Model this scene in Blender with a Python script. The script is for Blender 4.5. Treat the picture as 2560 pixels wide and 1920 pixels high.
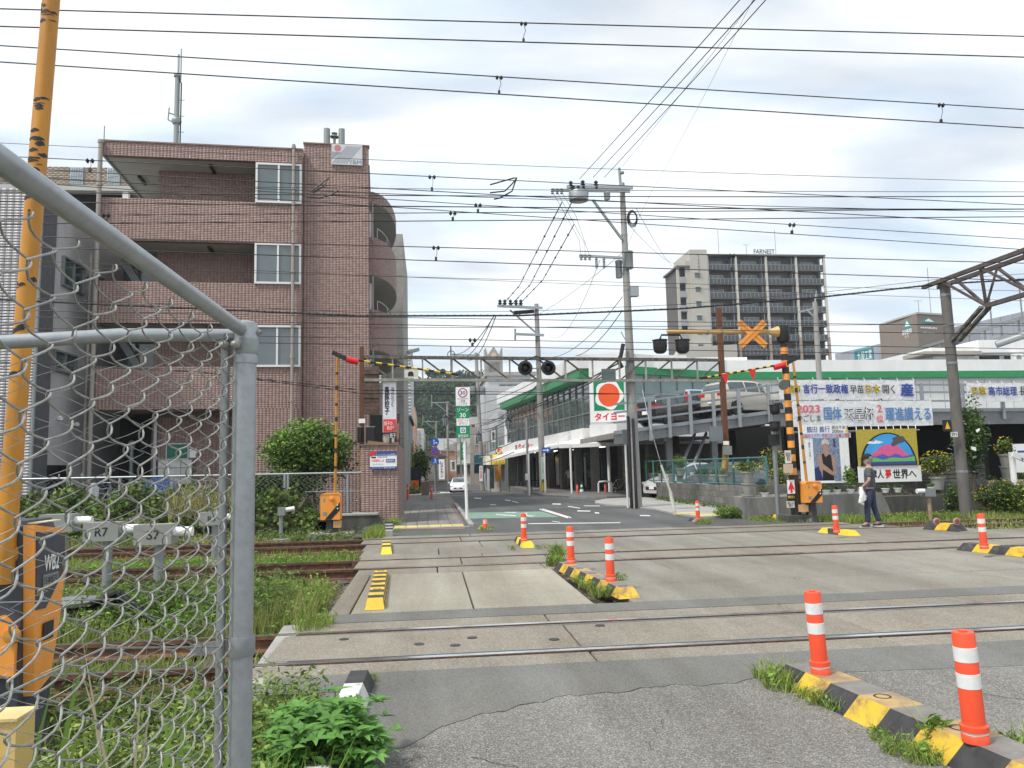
import bpy, math, random
import numpy as np
from mathutils import Vector, Matrix
random.seed(7); rng = np.random.default_rng(7)
S = bpy.context.scene
for o in list(S.objects): bpy.data.objects.remove(o)
# ---------------------------------------------------------------- camera
# World frame: +x runs along the tracks to the right, +y crosses them up the street, z is up.
FPX = 1923.0; EYE = 1.5; PITCH = math.atan(208 / FPX); ROLL = .023; YAW = math.atan(.109)
fwd = Vector((math.sin(YAW) * math.cos(PITCH), math.cos(YAW) * math.cos(PITCH), math.sin(PITCH)))
r0 = Vector((math.cos(YAW), -math.sin(YAW), 0)); u0 = r0.cross(fwd)
CR = r0 * math.cos(ROLL) - u0 * math.sin(ROLL); CU = u0 * math.cos(ROLL) + r0 * math.sin(ROLL)
CAM = Vector((0, 0, EYE))
cd = bpy.data.cameras.new('camera'); cam = bpy.data.objects.new('camera', cd); S.collection.objects.link(cam)
cd.sensor_width = 36; cd.lens = 36 * FPX / 2560; cd.clip_end = 3000; cd.clip_start = .05
cam.matrix_world = Matrix(((CR.x, CU.x, -fwd.x, 0), (CR.y, CU.y, -fwd.y, 0), (CR.z, CU.z, -fwd.z, EYE), (0, 0, 0, 1)))
S.camera = cam
# ---------------------------------------------------------------- sky, sun, exposure
SUN_EL, SUN_AZ = math.radians(56), math.radians(-118)      # azimuth from +y towards +x
W = bpy.data.worlds.new('World'); S.world = W; W.use_nodes = True
nt = W.node_tree; nt.nodes.clear(); N = nt.nodes.new; L = nt.links.new
out = N('ShaderNodeOutputWorld'); bg = N('ShaderNodeBackground'); sky = N('ShaderNodeTexSky')
sky.sky_type = 'NISHITA'; sky.sun_disc = False; sky.sun_elevation = SUN_EL; sky.sun_rotation = SUN_AZ; sky.dust_density = 1.5
tc = N('ShaderNodeTexCoord'); sx = N('ShaderNodeSeparateXYZ'); L(tc.outputs['Generated'], sx.inputs[0])
mz = N('ShaderNodeMath'); mz.operation = 'MAXIMUM'; L(sx.outputs['Z'], mz.inputs[0]); mz.inputs[1].default_value = .02
az = N('ShaderNodeMath'); az.operation = 'ADD'; L(mz.outputs[0], az.inputs[0]); az.inputs[1].default_value = .22
dx = N('ShaderNodeMath'); dx.operation = 'DIVIDE'; L(sx.outputs['X'], dx.inputs[0]); L(az.outputs[0], dx.inputs[1])
dy = N('ShaderNodeMath'); dy.operation = 'DIVIDE'; L(sx.outputs['Y'], dy.inputs[0]); L(az.outputs[0], dy.inputs[1])
cx = N('ShaderNodeCombineXYZ'); L(dx.outputs[0], cx.inputs[0]); L(dy.outputs[0], cx.inputs[1])
mp = N('ShaderNodeMapping'); mp.inputs['Rotation'].default_value = (0, 0, .5); mp.inputs['Scale'].default_value = (1, 1.9, 1); mp.inputs['Location'].default_value = (1.3, .4, 0); L(cx.outputs[0], mp.inputs[0])
n1 = N('ShaderNodeTexNoise'); n1.inputs['Scale'].default_value = .9; n1.inputs['Detail'].default_value = 9; n1.inputs['Roughness'].default_value = .46; n1.inputs['Distortion'].default_value = .5; L(mp.outputs[0], n1.inputs[0])
cr = N('ShaderNodeValToRGB'); cr.color_ramp.elements[0].position = .30; cr.color_ramp.elements[1].position = .52; L(n1.outputs[0], cr.inputs[0])
cr.color_ramp.elements[0].color = (.35, .35, .35, 1); cr.color_ramp.elements[1].color = (.985, .985, .985, 1)
n2 = N('ShaderNodeTexNoise'); n2.inputs['Scale'].default_value = 1.7; n2.inputs['Detail'].default_value = 8; n2.inputs['Roughness'].default_value = .55; L(mp.outputs[0], n2.inputs[0])
cc = N('ShaderNodeValToRGB'); cc.color_ramp.elements[0].position = .36; cc.color_ramp.elements[1].position = .56; L(n2.outputs[0], cc.inputs[0])
cc.color_ramp.elements[0].color = (.76, .88, 1, 1); cc.color_ramp.elements[1].color = (.95, .985, 1, 1)
cs = N('ShaderNodeVectorMath'); cs.operation = 'SCALE'; cs.inputs['Scale'].default_value = 10.6; L(cc.outputs[0], cs.inputs[0])
mx = N('ShaderNodeMix'); mx.data_type = 'RGBA'; L(cr.outputs[0], mx.inputs[0]); L(sky.outputs[0], mx.inputs[6]); L(cs.outputs[0], mx.inputs[7])
L(mx.outputs[2], bg.inputs[0]); bg.inputs[1].default_value = .085; L(bg.outputs[0], out.inputs[0])
sd = bpy.data.lights.new('sun', 'SUN'); sd.energy = 2.6; sd.angle = math.radians(10); sd.color = (1, .96, .9)
so = bpy.data.objects.new('sun', sd); S.collection.objects.link(so)
sdir = Vector((math.sin(SUN_AZ) * math.cos(SUN_EL), math.cos(SUN_AZ) * math.cos(SUN_EL), math.sin(SUN_EL)))
so.rotation_euler = sdir.to_track_quat('Z', 'Y').to_euler()
vs = S.view_settings; vs.view_transform = 'Standard'; vs.look = 'None'; vs.exposure = 0.42; vs.gamma = 1; vs.use_curve_mapping = False
# ---------------------------------------------------------------- measuring helpers (photo pixel -> place in the world)
def ray(px, py): return CR * ((px - 1280) / FPX) + CU * ((960 - py) / FPX) + fwd
def Q(px, py, b):
    d = ray(px, py); return CAM + d * (b / d.y)
def gz(b): return -.00032 * max(0, min(b, 78) - 24) ** 2
def GP(px, py, z=None):
    zz = z if z is not None else 0; d = ray(px, py)
    for _ in range(25):
        p = CAM + d * ((zz - EYE) / d.z)
        if z is None: zz = gz(p.y)
    return p
def FM(x, y, ang, z=0): return Matrix.Translation((x, y, z)) @ Matrix.Rotation(ang, 4, 'Z')
def hit(px, py, M, b=0.):
    Mi = M.inverted(); o = Mi @ CAM; d = Mi.to_3x3() @ ray(px, py); p = o + d * ((b - o.y) / d.y); return p.x, p.z
def rect(x0, y0, x1, y1, M, b=0.):
    a = hit(x0, y0, M, b); c = hit(x1, y1, M, b); return a[0], c[0], c[1], a[1]
I4 = Matrix.Identity(4)
# ---------------------------------------------------------------- materials
MATS = {}
def mat(n, c=(.5, .5, .5), r=.7, nz=(6, .18), bump=None, metal=0, isl=0, c2=None, dirt=None, trans=0, spec=.5, obr=0, stretch=None, world=False, th=(.4, .6), emit=None, coat=0):
    if n in MATS: return MATS[n]
    m = bpy.data.materials.new(n); m.use_nodes = True; t = m.node_tree; N = t.nodes.new; L = t.links.new
    P = t.nodes['Principled BSDF']; P.inputs['Roughness'].default_value = r; P.inputs['Metallic'].default_value = metal
    P.inputs['Specular IOR Level'].default_value = spec
    if coat: P.inputs['Coat Weight'].default_value = coat
    tc = N('ShaderNodeTexCoord'); vec = tc.outputs['Object']
    if world: g = N('ShaderNodeNewGeometry'); vec = g.outputs['Position']
    if stretch: mpn = N('ShaderNodeMapping'); mpn.inputs['Scale'].default_value = stretch; L(vec, mpn.inputs[0]); vec = mpn.outputs[0]
    no = N('ShaderNodeTexNoise'); no.inputs['Scale'].default_value = nz[0]; no.inputs['Detail'].default_value = 6; no.inputs['Roughness'].default_value = .65; L(vec, no.inputs['Vector'])
    rp = N('ShaderNodeValToRGB'); L(no.outputs[0], rp.inputs[0]); a = nz[1]
    lo = c2 if c2 else tuple(x * (1 - a) for x in c); hi = c if c2 else tuple(min(1, x * (1 + a)) for x in c)
    e = rp.color_ramp.elements; e[0].position, e[1].position = th if c2 else (.3, .7); e[0].color = (*lo, 1); e[1].color = (*hi, 1)
    col = rp.outputs[0]
    def mult(col, fac, f=1.0):
        mm = N('ShaderNodeMix'); mm.data_type = 'RGBA'; mm.blend_type = 'MULTIPLY'; mm.inputs[0].default_value = f; L(col, mm.inputs[6]); L(fac, mm.inputs[7]); return mm.outputs[2]
    if isl or obr:
        s = isl or obr
        if isl: g2 = N('ShaderNodeNewGeometry'); ro = g2.outputs['Random Per Island']
        else: g2 = N('ShaderNodeObjectInfo'); ro = g2.outputs['Random']
        r2 = N('ShaderNodeValToRGB'); L(ro, r2.inputs[0]); r2.color_ramp.elements[0].color = (1 - s, 1 - s, 1 - s, 1); r2.color_ramp.elements[1].color = (1, 1, 1, 1); col = mult(col, r2.outputs[0])
    if dirt:   # (scale, colour, lo, hi, strength)
        nd = N('ShaderNodeTexNoise'); nd.inputs['Scale'].default_value = dirt[0]; nd.inputs['Detail'].default_value = 8; nd.inputs['Roughness'].default_value = .7; L(vec, nd.inputs['Vector'])
        rd = N('ShaderNodeMapRange'); rd.inputs[1].default_value = dirt[2]; rd.inputs[2].default_value = dirt[3]; rd.inputs[4].default_value = dirt[4]; L(nd.outputs[0], rd.inputs[0])
        md = N('ShaderNodeMix'); md.data_type = 'RGBA'; L(rd.outputs[0], md.inputs[0]); L(col, md.inputs[6]); md.inputs[7].default_value = (*dirt[1], 1); col = md.outputs[2]
    L(col, P.inputs['Base Color'])
    if bump:
        nb = N('ShaderNodeTexNoise'); nb.inputs['Scale'].default_value = bump[0]; nb.inputs['Detail'].default_value = 5; L(vec, nb.inputs['Vector'])
        bn = N('ShaderNodeBump'); bn.inputs['Strength'].default_value = bump[1]; bn.inputs['Distance'].default_value = bump[2] if len(bump) > 2 else .01; L(nb.outputs[0], bn.inputs['Height']); L(bn.outputs[0], P.inputs['Normal'])
    if trans: P.inputs['Transmission Weight'].default_value = trans
    if emit: P.inputs['Emission Color'].default_value = (*c, 1); P.inputs['Emission Strength'].default_value = emit
    m['col'] = 1; MATS[n] = m; m.diffuse_color = (*c, 1); return m
def leafmat(n, c, var=.55):
    if n in MATS: return MATS[n]
    m = mat(n, c, .55, (1.5, .3), isl=var, spec=.35); t = m.node_tree; P = t.nodes['Principled BSDF']
    tr = t.nodes.new('ShaderNodeBsdfTranslucent'); ad = t.nodes.new('ShaderNodeMixShader'); ad.inputs[0].default_value = .3
    src = P.inputs['Base Color'].links[0].from_socket; t.links.new(src, tr.inputs[0]); o = t.nodes['Material Output']
    t.links.new(P.outputs[0], ad.inputs[1]); t.links.new(tr.outputs[0], ad.inputs[2]); t.links.new(ad.outputs[0], o.inputs[0]); return m
def speck(n, base, lite, dark, sc=260, r=.9, dirt=None, big=(.5, .2), bump=.25, obr=0, cover=(.42, .62), streak=.3):
    """stone-chip surface: voronoi chips of light and dark aggregate in a binder"""
    if n in MATS: return MATS[n]
    m = mat(n, base, r, (big[0], big[1]), world=True, dirt=dirt, obr=obr); t = m.node_tree; N = t.nodes.new; L = t.links.new; P = t.nodes['Principled BSDF']
    g = N('ShaderNodeNewGeometry'); vo = N('ShaderNodeTexVoronoi'); vo.inputs['Scale'].default_value = sc; L(g.outputs['Position'], vo.inputs['Vector'])
    sp = N('ShaderNodeSeparateColor'); L(vo.outputs['Color'], sp.inputs[0]); col = P.inputs['Base Color'].links[0].from_socket
    for ch, cc_, lo in ((0, lite, cover[1]), (1, dark, cover[0] + .2)):
        gt = N('ShaderNodeMapRange'); gt.inputs[1].default_value = lo; gt.inputs[2].default_value = lo + .12; gt.inputs[4].default_value = .75; L(sp.outputs[ch], gt.inputs[0])
        mm = N('ShaderNodeMix'); mm.data_type = 'RGBA'; L(gt.outputs[0], mm.inputs[0]); L(col, mm.inputs[6]); mm.inputs[7].default_value = (*cc_, 1); col = mm.outputs[2]
    if streak:   # wheel polish and dirt drawn out along the direction of travel
        mpn = N('ShaderNodeMapping'); mpn.inputs['Scale'].default_value = (1.3, .14, 1); L(g.outputs['Position'], mpn.inputs[0]); sn = N('ShaderNodeTexNoise'); sn.inputs['Scale'].default_value = 1.0; sn.inputs['Detail'].default_value = 7; sn.inputs['Roughness'].default_value = .6; L(mpn.outputs[0], sn.inputs['Vector'])
        sr = N('ShaderNodeValToRGB'); sr.color_ramp.elements[0].position = .36; sr.color_ramp.elements[1].position = .64; sr.color_ramp.elements[0].color = (1 - streak, 1 - streak * 1.05, 1 - streak * 1.15, 1); L(sn.outputs[0], sr.inputs[0])
        mm = N('ShaderNodeMix'); mm.data_type = 'RGBA'; mm.blend_type = 'MULTIPLY'; mm.inputs[0].default_value = 1; L(col, mm.inputs[6]); L(sr.outputs[0], mm.inputs[7]); col = mm.outputs[2]
    L(col, P.inputs['Base Color'])
    bn = N('ShaderNodeBump'); bn.inputs['Strength'].default_value = bump; bn.inputs['Distance'].default_value = .004; L(vo.outputs['Distance'], bn.inputs['Height']); L(bn.outputs[0], P.inputs['Normal']); return m
M_asph0 = speck('asphalt_worn_aggregate', (.215, .208, .192), (.42, .405, .37), (.105, .10, .095), 150, dirt=(.45, (.11, .105, .095), .42, .66, .7), bump=.5)
M_asph1 = speck('asphalt_patch', (.172, .17, .16), (.26, .255, .24), (.10, .10, .097), 180, dirt=(1.6, (.20, .19, .165), .48, .66, .75))
M_road = speck('asphalt_road', (.115, .118, .12), (.19, .19, .19), (.06, .06, .06), 90, dirt=(.35, (.08, .08, .082), .45, .7, .7))
M_slab = speck('crossing_concrete', (.285, .268, .23), (.38, .365, .32), (.19, .175, .15), 130, dirt=(1.1, (.20, .17, .13), .44, .66, .7), obr=.26, bump=.4)
M_slabL = speck('crossing_concrete_pale', (.36, .34, .27), (.48, .45, .38), (.24, .22, .18), 150, dirt=(1.3, (.27, .24, .185), .46, .7, .6), obr=.1)
M_slabt = speck('crossing_concrete_tan', (.30, .272, .225), (.40, .37, .31), (.19, .17, .14), 110, dirt=(2.2, (.22, .165, .115), .44, .68, .75), obr=.2, bump=.5)
M_conc = mat('concrete', (.33, .32, .30), .9, (3, .18), (40, .2), dirt=(1.2, (.17, .16, .15), .5, .8, .7))
M_cdark = mat('concrete_mossy', (.10, .10, .09), .95, (2.5, .4), (30, .3), dirt=(.8, (.035, .037, .03), .4, .65, .9), stretch=(1, 1, .4))
M_cgrey = mat('concrete_wall_grey', (.235, .23, .22), .92, (2, .25), (30, .3), dirt=(1.5, (.10, .10, .09), .45, .7, .8), stretch=(1, 1, .35))
M_block = mat('concrete_block', (.20, .195, .18), .95, (9, .25), (50, .4), obr=.3, dirt=(1.4, (.09, .09, .075), .45, .7, .7), world=True)
M_galv = mat('galvanised_steel', (.36, .385, .40), .42, (30, .12), metal=.55, dirt=(9, (.25, .26, .26), .5, .8, .5))
M_galvd = mat('galvanised_dull', (.27, .29, .29), .5, (25, .15), metal=.4)
M_wirem = mat('galvanised_wire', (.31, .31, .29), .5, (60, .3), metal=.35)
M_rust = mat('rusty_steel', (.20, .095, .05), .85, (14, .5), (60, .3), c2=(.09, .05, .035), obr=.2)
M_rail = mat('rail_head_polished', (.80, .81, .82), .16, (40, .06), metal=.95)
M_raild = mat('rail_head_dull', (.22, .17, .14), .5, (20, .3), metal=.5)
M_black = mat('black_paint', (.022, .022, .024), .5, (10, .4))
M_dark = mat('interior_shade_paint', (.012, .012, .014), .8, (2, .3))  # near-black that paints in the shade inside recesses and openings
M_yel = mat('yellow_paint_worn', (.68, .44, .03), .6, (6, .15), dirt=(5, (.33, .19, .05), .52, .72, .9), world=True)
M_yel2 = mat('yellow_paint_bright', (.75, .55, .04), .6, (6, .1), dirt=(9, (.3, .22, .08), .58, .75, .8), world=True)
M_blk2 = mat('black_paint_worn', (.045, .045, .047), .7, (8, .4), dirt=(7, (.16, .14, .12), .56, .75, .8), world=True)
M_whp = mat('white_paint_worn', (.62, .62, .58), .7, (6, .15), dirt=(7, (.22, .2, .17), .52, .7, .9), world=True)
M_org = mat('orange_machine_paint', (.86, .33, .055), .45, (3, .08), dirt=(12, (.45, .18, .05), .62, .8, .6))
M_pole = mat('orange_pole_paint', (.52, .225, .022), .5, (8, .22), stretch=(1, 1, .3))
M_bol = mat('bollard_orange', (.82, .085, .03), .4, (5, .05), dirt=(14, (.4, .06, .03), .66, .8, .5))
M_refl = mat('reflective_white', (.72, .73, .72), .4, (30, .08), dirt=(10, (.4, .4, .38), .6, .8, .5))
M_white = mat('white_painted_metal', (.80, .80, .79), .5, (2, .04), dirt=(2.5, (.55, .55, .52), .58, .8, .5))
M_whitew = mat('white_wall_panel', (.78, .78, .77), .6, (1, .05), dirt=(.8, (.60, .59, .56), .5, .8, .5), stretch=(1, 1, .3))
M_green = mat('green_fascia', (.02, .25, .085), .5, (3, .12))
M_red = mat('red_print', (.72, .02, .03), .5, (3, .05)); M_redr = mat('red_orange_disc', (.85, .10, .02), .5, (3, .04))
M_blue = mat('blue_sign', (.01, .12, .55), .4, (3, .05)); M_navy = mat('navy_print', (.03, .07, .33), .5, (3, .05))
M_steelb = mat('steel_blue_print', (.11, .25, .5), .5, (3, .05)); M_pink = mat('pink_print', (.75, .13, .18), .5, (3, .05))
M_ink = mat('black_print', (.012, .012, .015), .5, (3, .05)); M_wprint = mat('white_print', (.85, .85, .84), .5, (3, .03))
M_gpr = mat('green_sign', (.0, .24, .10), .4, (3, .04)); M_ylp = mat('yellow_print', (.85, .62, .03), .5, (3, .05))
M_tile = mat('brick_tile', (.385, .262, .232), .6, (.6, .06), isl=.26, spec=.4)
M_tileb = mat('brick_tile_buff', (.33, .27, .2), .6, (.6, .06), isl=.3)
M_grout = mat('tile_grout', (.20, .14, .125), .9, (5, .2))
M_soff = mat('soffit_plaster', (.44, .445, .41), .85, (2, .08))
M_glassd = mat('window_glass_dark', (.06, .085, .09), .06, (.8, .4), spec=1.0)
M_glassg = mat('window_glass_grey', (.13, .155, .165), .12, (.7, .15), spec=.8)
M_wframe = mat('window_frame_white', (.75, .74, .72), .4, (3, .03))
M_utp = mat('utility_pole_concrete', (.31, .30, .285), .85, (4, .15), (30, .15), dirt=(3, (.17, .16, .15), .5, .75, .6), stretch=(1, 1, .4))
M_catp = mat('catenary_pole_concrete', (.15, .14, .13), .85, (4, .2), (30, .15), dirt=(3, (.08, .075, .07), .45, .7, .7), stretch=(1, 1, .4))
M_truss = mat('gantry_weathered_steel', (.17, .155, .135), .7, (8, .3), c2=(.06, .055, .05))
M_wire = mat('wire_black', (.016, .016, .018), .6, (4, .2)); M_wireg = mat('wire_grey', (.10, .10, .105), .5, (4, .2))
M_ground = speck('ballast_soil', (.14, .12, .09), (.3, .28, .24), (.05, .04, .03), 28, dirt=(2.2, (.08, .09, .035), .45, .65, .8), bump=1)
M_stone = mat('ballast_stone', (.2, .18, .155), .95, (6, .3), isl=.6, dirt=(3, (.15, .09, .055), .45, .6, .6))
M_grass = leafmat('grass_green', (.34, .44, .10)); M_grassd = leafmat('grass_dry', (.50, .46, .20)); M_grassl = leafmat('weed_lush', (.27, .45, .08))
M_leaf = leafmat('leaf_mid', (.19, .30, .07), .6); M_leafd = leafmat('leaf_dark', (.085, .15, .05), .6); M_leafb = leafmat('leaf_bright', (.27, .44, .09), .5)
M_ivy = leafmat('ivy_leaf', (.19, .25, .06), .65); M_hillf = leafmat('hill_leaf', (.085, .15, .06), .6); M_hilld = leafmat('hill_leaf_dark', (.035, .075, .045), .5)
M_flow = leafmat('yellow_flower', (.80, .60, .03), .25); M_flw = leafmat('white_flower', (.8, .8, .8), .1)
M_bark = mat('bark', (.12, .095, .07), .95, (12, .4), (30, .5), stretch=(1, 1, .3))
M_paver = speck('sidewalk_paver', (.26, .25, .235), (.36, .35, .33), (.16, .155, .15), 90, obr=.22)
M_tact = mat('tactile_yellow', (.62, .52, .20), .8, (5, .15), obr=.15, dirt=(6, (.35, .3, .2), .5, .7, .6), world=True)
# ---------------------------------------------------------------- mesh builder
RL = {}
class MB:
    def __init__(s, M=None): s.v = []; s.f = []; s.m = []; s.M = M; s.sm = False
    def add(s, vs_, fs, m=0):
        k = len(s.v); s.v.extend(Vector(p) for p in vs_); s.f.extend(tuple(i + k for i in f) for f in fs); s.m.extend([m] * len(fs)); return s
    def box(s, x0, x1, y0, y1, z0, z1, m=0):
        return s.add([(x0, y0, z0), (x1, y0, z0), (x1, y1, z0), (x0, y1, z0), (x0, y0, z1), (x1, y0, z1), (x1, y1, z1), (x0, y1, z1)],
                     [(0, 3, 2, 1), (4, 5, 6, 7), (0, 1, 5, 4), (1, 2, 6, 5), (2, 3, 7, 6), (3, 0, 4, 7)], m)
    def bar(s, p, q, w, h=None, m=0, up=(0, 0, 1)):
        p = Vector(p); q = Vector(q); h = h or w; d = (q - p).normalized(); up = Vector(up)
        if abs(d.dot(up)) > .98: up = Vector((0, 1, 0))
        a = d.cross(up).normalized() * (w / 2); b = a.cross(d).normalized() * (h / 2)
        return s.add([p - a - b, p + a - b, p + a + b, p - a + b, q - a - b, q + a - b, q + a + b, q - a + b], [(0, 1, 2, 3), (7, 6, 5, 4), (0, 4, 5, 1), (1, 5, 6, 2), (2, 6, 7, 3), (3, 7, 4, 0)], m)
    def tube(s, pts, r, n=8, m=0, caps=True):
        pts = [Vector(p) for p in pts]; k = len(pts); rs = r if isinstance(r, (list, tuple)) else [r] * k; vs_ = []; fs = []; pa = None
        for i, p in enumerate(pts):
            d = (pts[min(i + 1, k - 1)] - pts[max(i - 1, 0)]).normalized()
            a = d.orthogonal().normalized() if pa is None else (pa - d * pa.dot(d)).normalized()
            pa = a; b = d.cross(a)
            for j in range(n):
                t = 2 * math.pi * j / n; vs_.append(p + (a * math.cos(t) + b * math.sin(t)) * rs[i])
        for i in range(k - 1):
            for j in range(n): j2 = (j + 1) % n; fs.append((i * n + j, i * n + j2, (i + 1) * n + j2, (i + 1) * n + j))
        if caps: fs.append(tuple(range(n - 1, -1, -1))); fs.append(tuple((k - 1) * n + j for j in range(n)))
        s.sm = True; return s.add(vs_, fs, m)
    def cyl(s, p, q, r, n=12, m=0): return s.tube([p, q], r, n, m)
    def lathe(s, prof, c=(0, 0, 0), n=14, m=0, R=None):
        c = Vector(c); vs_ = []; fs = []
        for (r, z) in prof:
            for j in range(n):
                t = 2 * math.pi * j / n; p = Vector((r * math.cos(t), r * math.sin(t), z)); vs_.append(c + (R @ p if R else p))
        for i in range(len(prof) - 1):
            for j in range(n): j2 = (j + 1) % n; fs.append((i * n + j, i * n + j2, (i + 1) * n + j2, (i + 1) * n + j))
        fs.append(tuple(range(n - 1, -1, -1))); fs.append(tuple((len(prof) - 1) * n + j for j in range(n))); s.sm = True
        return s.add(vs_, fs, m)
    def prism(s, pts, ax, t0, t1, m=0):
        """extrude 2-D outline: ax 'z' -> pts are xy, 'y' -> pts are xz, 'x' -> pts are yz"""
        f = {'z': lambda p, t: (p[0], p[1], t), 'y': lambda p, t: (p[0], t, p[1]), 'x': lambda p, t: (t, p[0], p[1])}[ax]; n = len(pts)
        vs_ = [f(p, t0) for p in pts] + [f(p, t1) for p in pts]
        return s.add(vs_, [tuple(range(n - 1, -1, -1)), tuple(range(n, 2 * n))] + [(i, (i + 1) % n, n + (i + 1) % n, n + i) for i in range(n)], m)
    def disc(s, x, y, z, r, n=24, t=.004, m=0): return s.prism([(x + r * math.cos(2 * math.pi * i / n), z + r * math.sin(2 * math.pi * i / n)) for i in range(n)], 'y', y, y + t, m)
    def build(s, name, mats, parent=None, kind=None, label=None, smooth=None):
        me = bpy.data.meshes.new(name); off = RL.get(parent.name, Vector((0, 0, 0))) if parent else Vector((0, 0, 0))
        vv = [((s.M @ p) if s.M else p) - off for p in s.v]
        me.from_pydata(vv, [], s.f); mats = mats if isinstance(mats, (list, tuple)) else [mats]
        for m in mats: me.materials.append(m)
        if len(mats) > 1: me.polygons.foreach_set('material_index', s.m)
        sm = s.sm if smooth is None else smooth
        if sm: me.polygons.foreach_set('use_smooth', [len(f) <= 4 for f in s.f])
        if sm:
            try: me.set_sharp_from_angle(angle=math.radians(50))
            except Exception: pass
        o = bpy.data.objects.new(name, me); S.collection.objects.link(o)
        if parent: o.parent = parent; RL[o.name] = off
        if kind: o['kind'] = kind
        if label: o['label'] = label
        return o
def thing(name, label, cat, loc=(0, 0, 0), group=None):
    o = bpy.data.objects.new(name, None); S.collection.objects.link(o); o.location = loc; o['label'] = label; o['category'] = cat; o.empty_display_size = .1
    if group: o['group'] = group
    RL[o.name] = Vector(loc); return o
def tag(o, label, cat, group=None):
    o['label'] = label; o['category'] = cat
    if group: o['group'] = group
    return o
def box(name, m, parent, *a, M=None, kind=None, label=None): return MB(M).box(*a).build(name, m, parent, kind, label)
def copy_tree(r, loc, label=None, group=None, rotz=None):
    c = r.copy(); S.collection.objects.link(c); c.location = loc
    if rotz is not None: c.rotation_euler = (0, 0, rotz)
    if label: c['label'] = label
    if group: c['group'] = group
    for ch in r.children:
        d = ch.copy(); S.collection.objects.link(d); d.parent = c
        for g in ch.children: e = g.copy(); S.collection.objects.link(e); e.parent = d
    return c
def piece(name, me, parent, loc, rotz=0, scale=None, kind=None):
    o = bpy.data.objects.new(name, me); S.collection.objects.link(o); o.parent = parent; o.location = Vector(loc) - RL.get(parent.name, Vector())
    if rotz: o.rotation_euler = (0, 0, rotz)
    if scale: o.scale = scale
    return o
def boxmesh(name, sx_, sy_, sz_, m, bev=0):
    me = bpy.data.meshes.new(name); x, y, z = sx_ / 2, sy_ / 2, sz_ / 2
    b = MB()
    if bev:
        k = bev; b.add([(-x, -y, -z), (x, -y, -z), (x, y, -z), (-x, y, -z), (-x, -y, z - k), (x, -y, z - k), (x, y, z - k), (-x, y, z - k), (-x + k, -y + k, z), (x - k, -y + k, z), (x - k, y - k, z), (-x + k, y - k, z)],
            [(0, 3, 2, 1), (0, 1, 5, 4), (1, 2, 6, 5), (2, 3, 7, 6), (3, 0, 4, 7), (4, 5, 9, 8), (5, 6, 10, 9), (6, 7, 11, 10), (7, 4, 8, 11), (8, 9, 10, 11)])
    else: b.box(-x, x, -y, y, -z, z)
    me.from_pydata(b.v, [], b.f); me.materials.append(m); return me
# ---------------------------------------------------------------- lettering
TC = {}
def text_mesh(s):
    c = bpy.data.curves.new('lettering', 'FONT'); c.body = s; c.size = 1; c.resolution_u = 3; c.align_x = 'CENTER'; c.space_line = .92
    o = bpy.data.objects.new('lettering', c); me = bpy.data.meshes.new_from_object(o); bpy.data.objects.remove(o); return me
def txt(s, m, parent, x0, x1, z0, z1, M=None, y=0, bold=.015, name='lettering', vertical=False):
    """flat lettering fitted to a box; heavier weights are thin layers of the same glyphs shifted a little"""
    if vertical: s = '\n'.join(s)
    me = text_mesh(s); n = len(me.vertices); co = np.zeros(n * 3); me.vertices.foreach_get('co', co); co = co.reshape(-1, 3); nl = len(me.loops); vi = np.zeros(nl, int); me.loops.foreach_get('vertex_index', vi)
    npol = len(me.polygons); ls = np.zeros(npol, int); lt = np.zeros(npol, int); me.polygons.foreach_get('loop_start', ls); me.polygons.foreach_get('loop_total', lt); faces = [tuple(vi[a:a + c]) for a, c in zip(ls, lt)]; bpy.data.meshes.remove(me)
    bd = max(0, bold - .008); sh = [(0, 0)] if bd <= 0 else [(-bd, 0), (bd, 0), (0, bd), (0, -bd)] if bd > .012 else [(-bd, 0), (bd, 0)]
    lo, hi = co.min(0), co.max(0); V = []; Fc = []
    for k, (sx_, sz_) in enumerate(sh):
        q = np.zeros_like(co); q[:, 0] = x0 + (co[:, 0] - lo[0] + sx_ + bd) / (hi[0] - lo[0] + 2 * bd) * (x1 - x0); q[:, 2] = z0 + (co[:, 1] - lo[1] + sz_ + bd) / (hi[1] - lo[1] + 2 * bd) * (z1 - z0); q[:, 1] = y - .0007 * k; V.append(q); Fc += [tuple(i + k * n for i in f) for f in faces]
    Mm = np.array(M or I4); q = np.concatenate(V) @ Mm[:3, :3].T + Mm[:3, 3]; off = RL.get(parent.name, Vector()) if parent else Vector(); q -= np.array(off)
    me = bpy.data.meshes.new(name); me.from_pydata(q.tolist(), [], Fc); me.materials.append(m)
    o = bpy.data.objects.new(name, me); S.collection.objects.link(o); o.parent = parent; RL[o.name] = off; return o
# ---------------------------------------------------------------- foliage
def npmesh(name, co, faces, mats, parent=None, mi=None, kind=None):
    me = bpy.data.meshes.new(name); off = np.array(RL.get(parent.name, Vector((0, 0, 0)))) if parent else np.zeros(3)
    nf, k = faces.shape; me.vertices.add(len(co)); me.vertices.foreach_set('co', (co - off).ravel()); me.loops.add(nf * k); me.loops.foreach_set('vertex_index', faces.ravel().astype(np.int32))
    me.polygons.add(nf); me.polygons.foreach_set('loop_start', np.arange(0, nf * k, k, dtype=np.int32)); 
    for m in (mats if isinstance(mats, (list, tuple)) else [mats]): me.materials.append(m)
    if mi is not None: me.polygons.foreach_set('material_index', mi.astype(np.int32))
    me.update(calc_edges=True); me.validate(); o = bpy.data.objects.new(name, me); S.collection.objects.link(o)
    if parent: o.parent = parent; RL[o.name] = Vector(off)
    if kind: o['kind'] = kind
    return o
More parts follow.
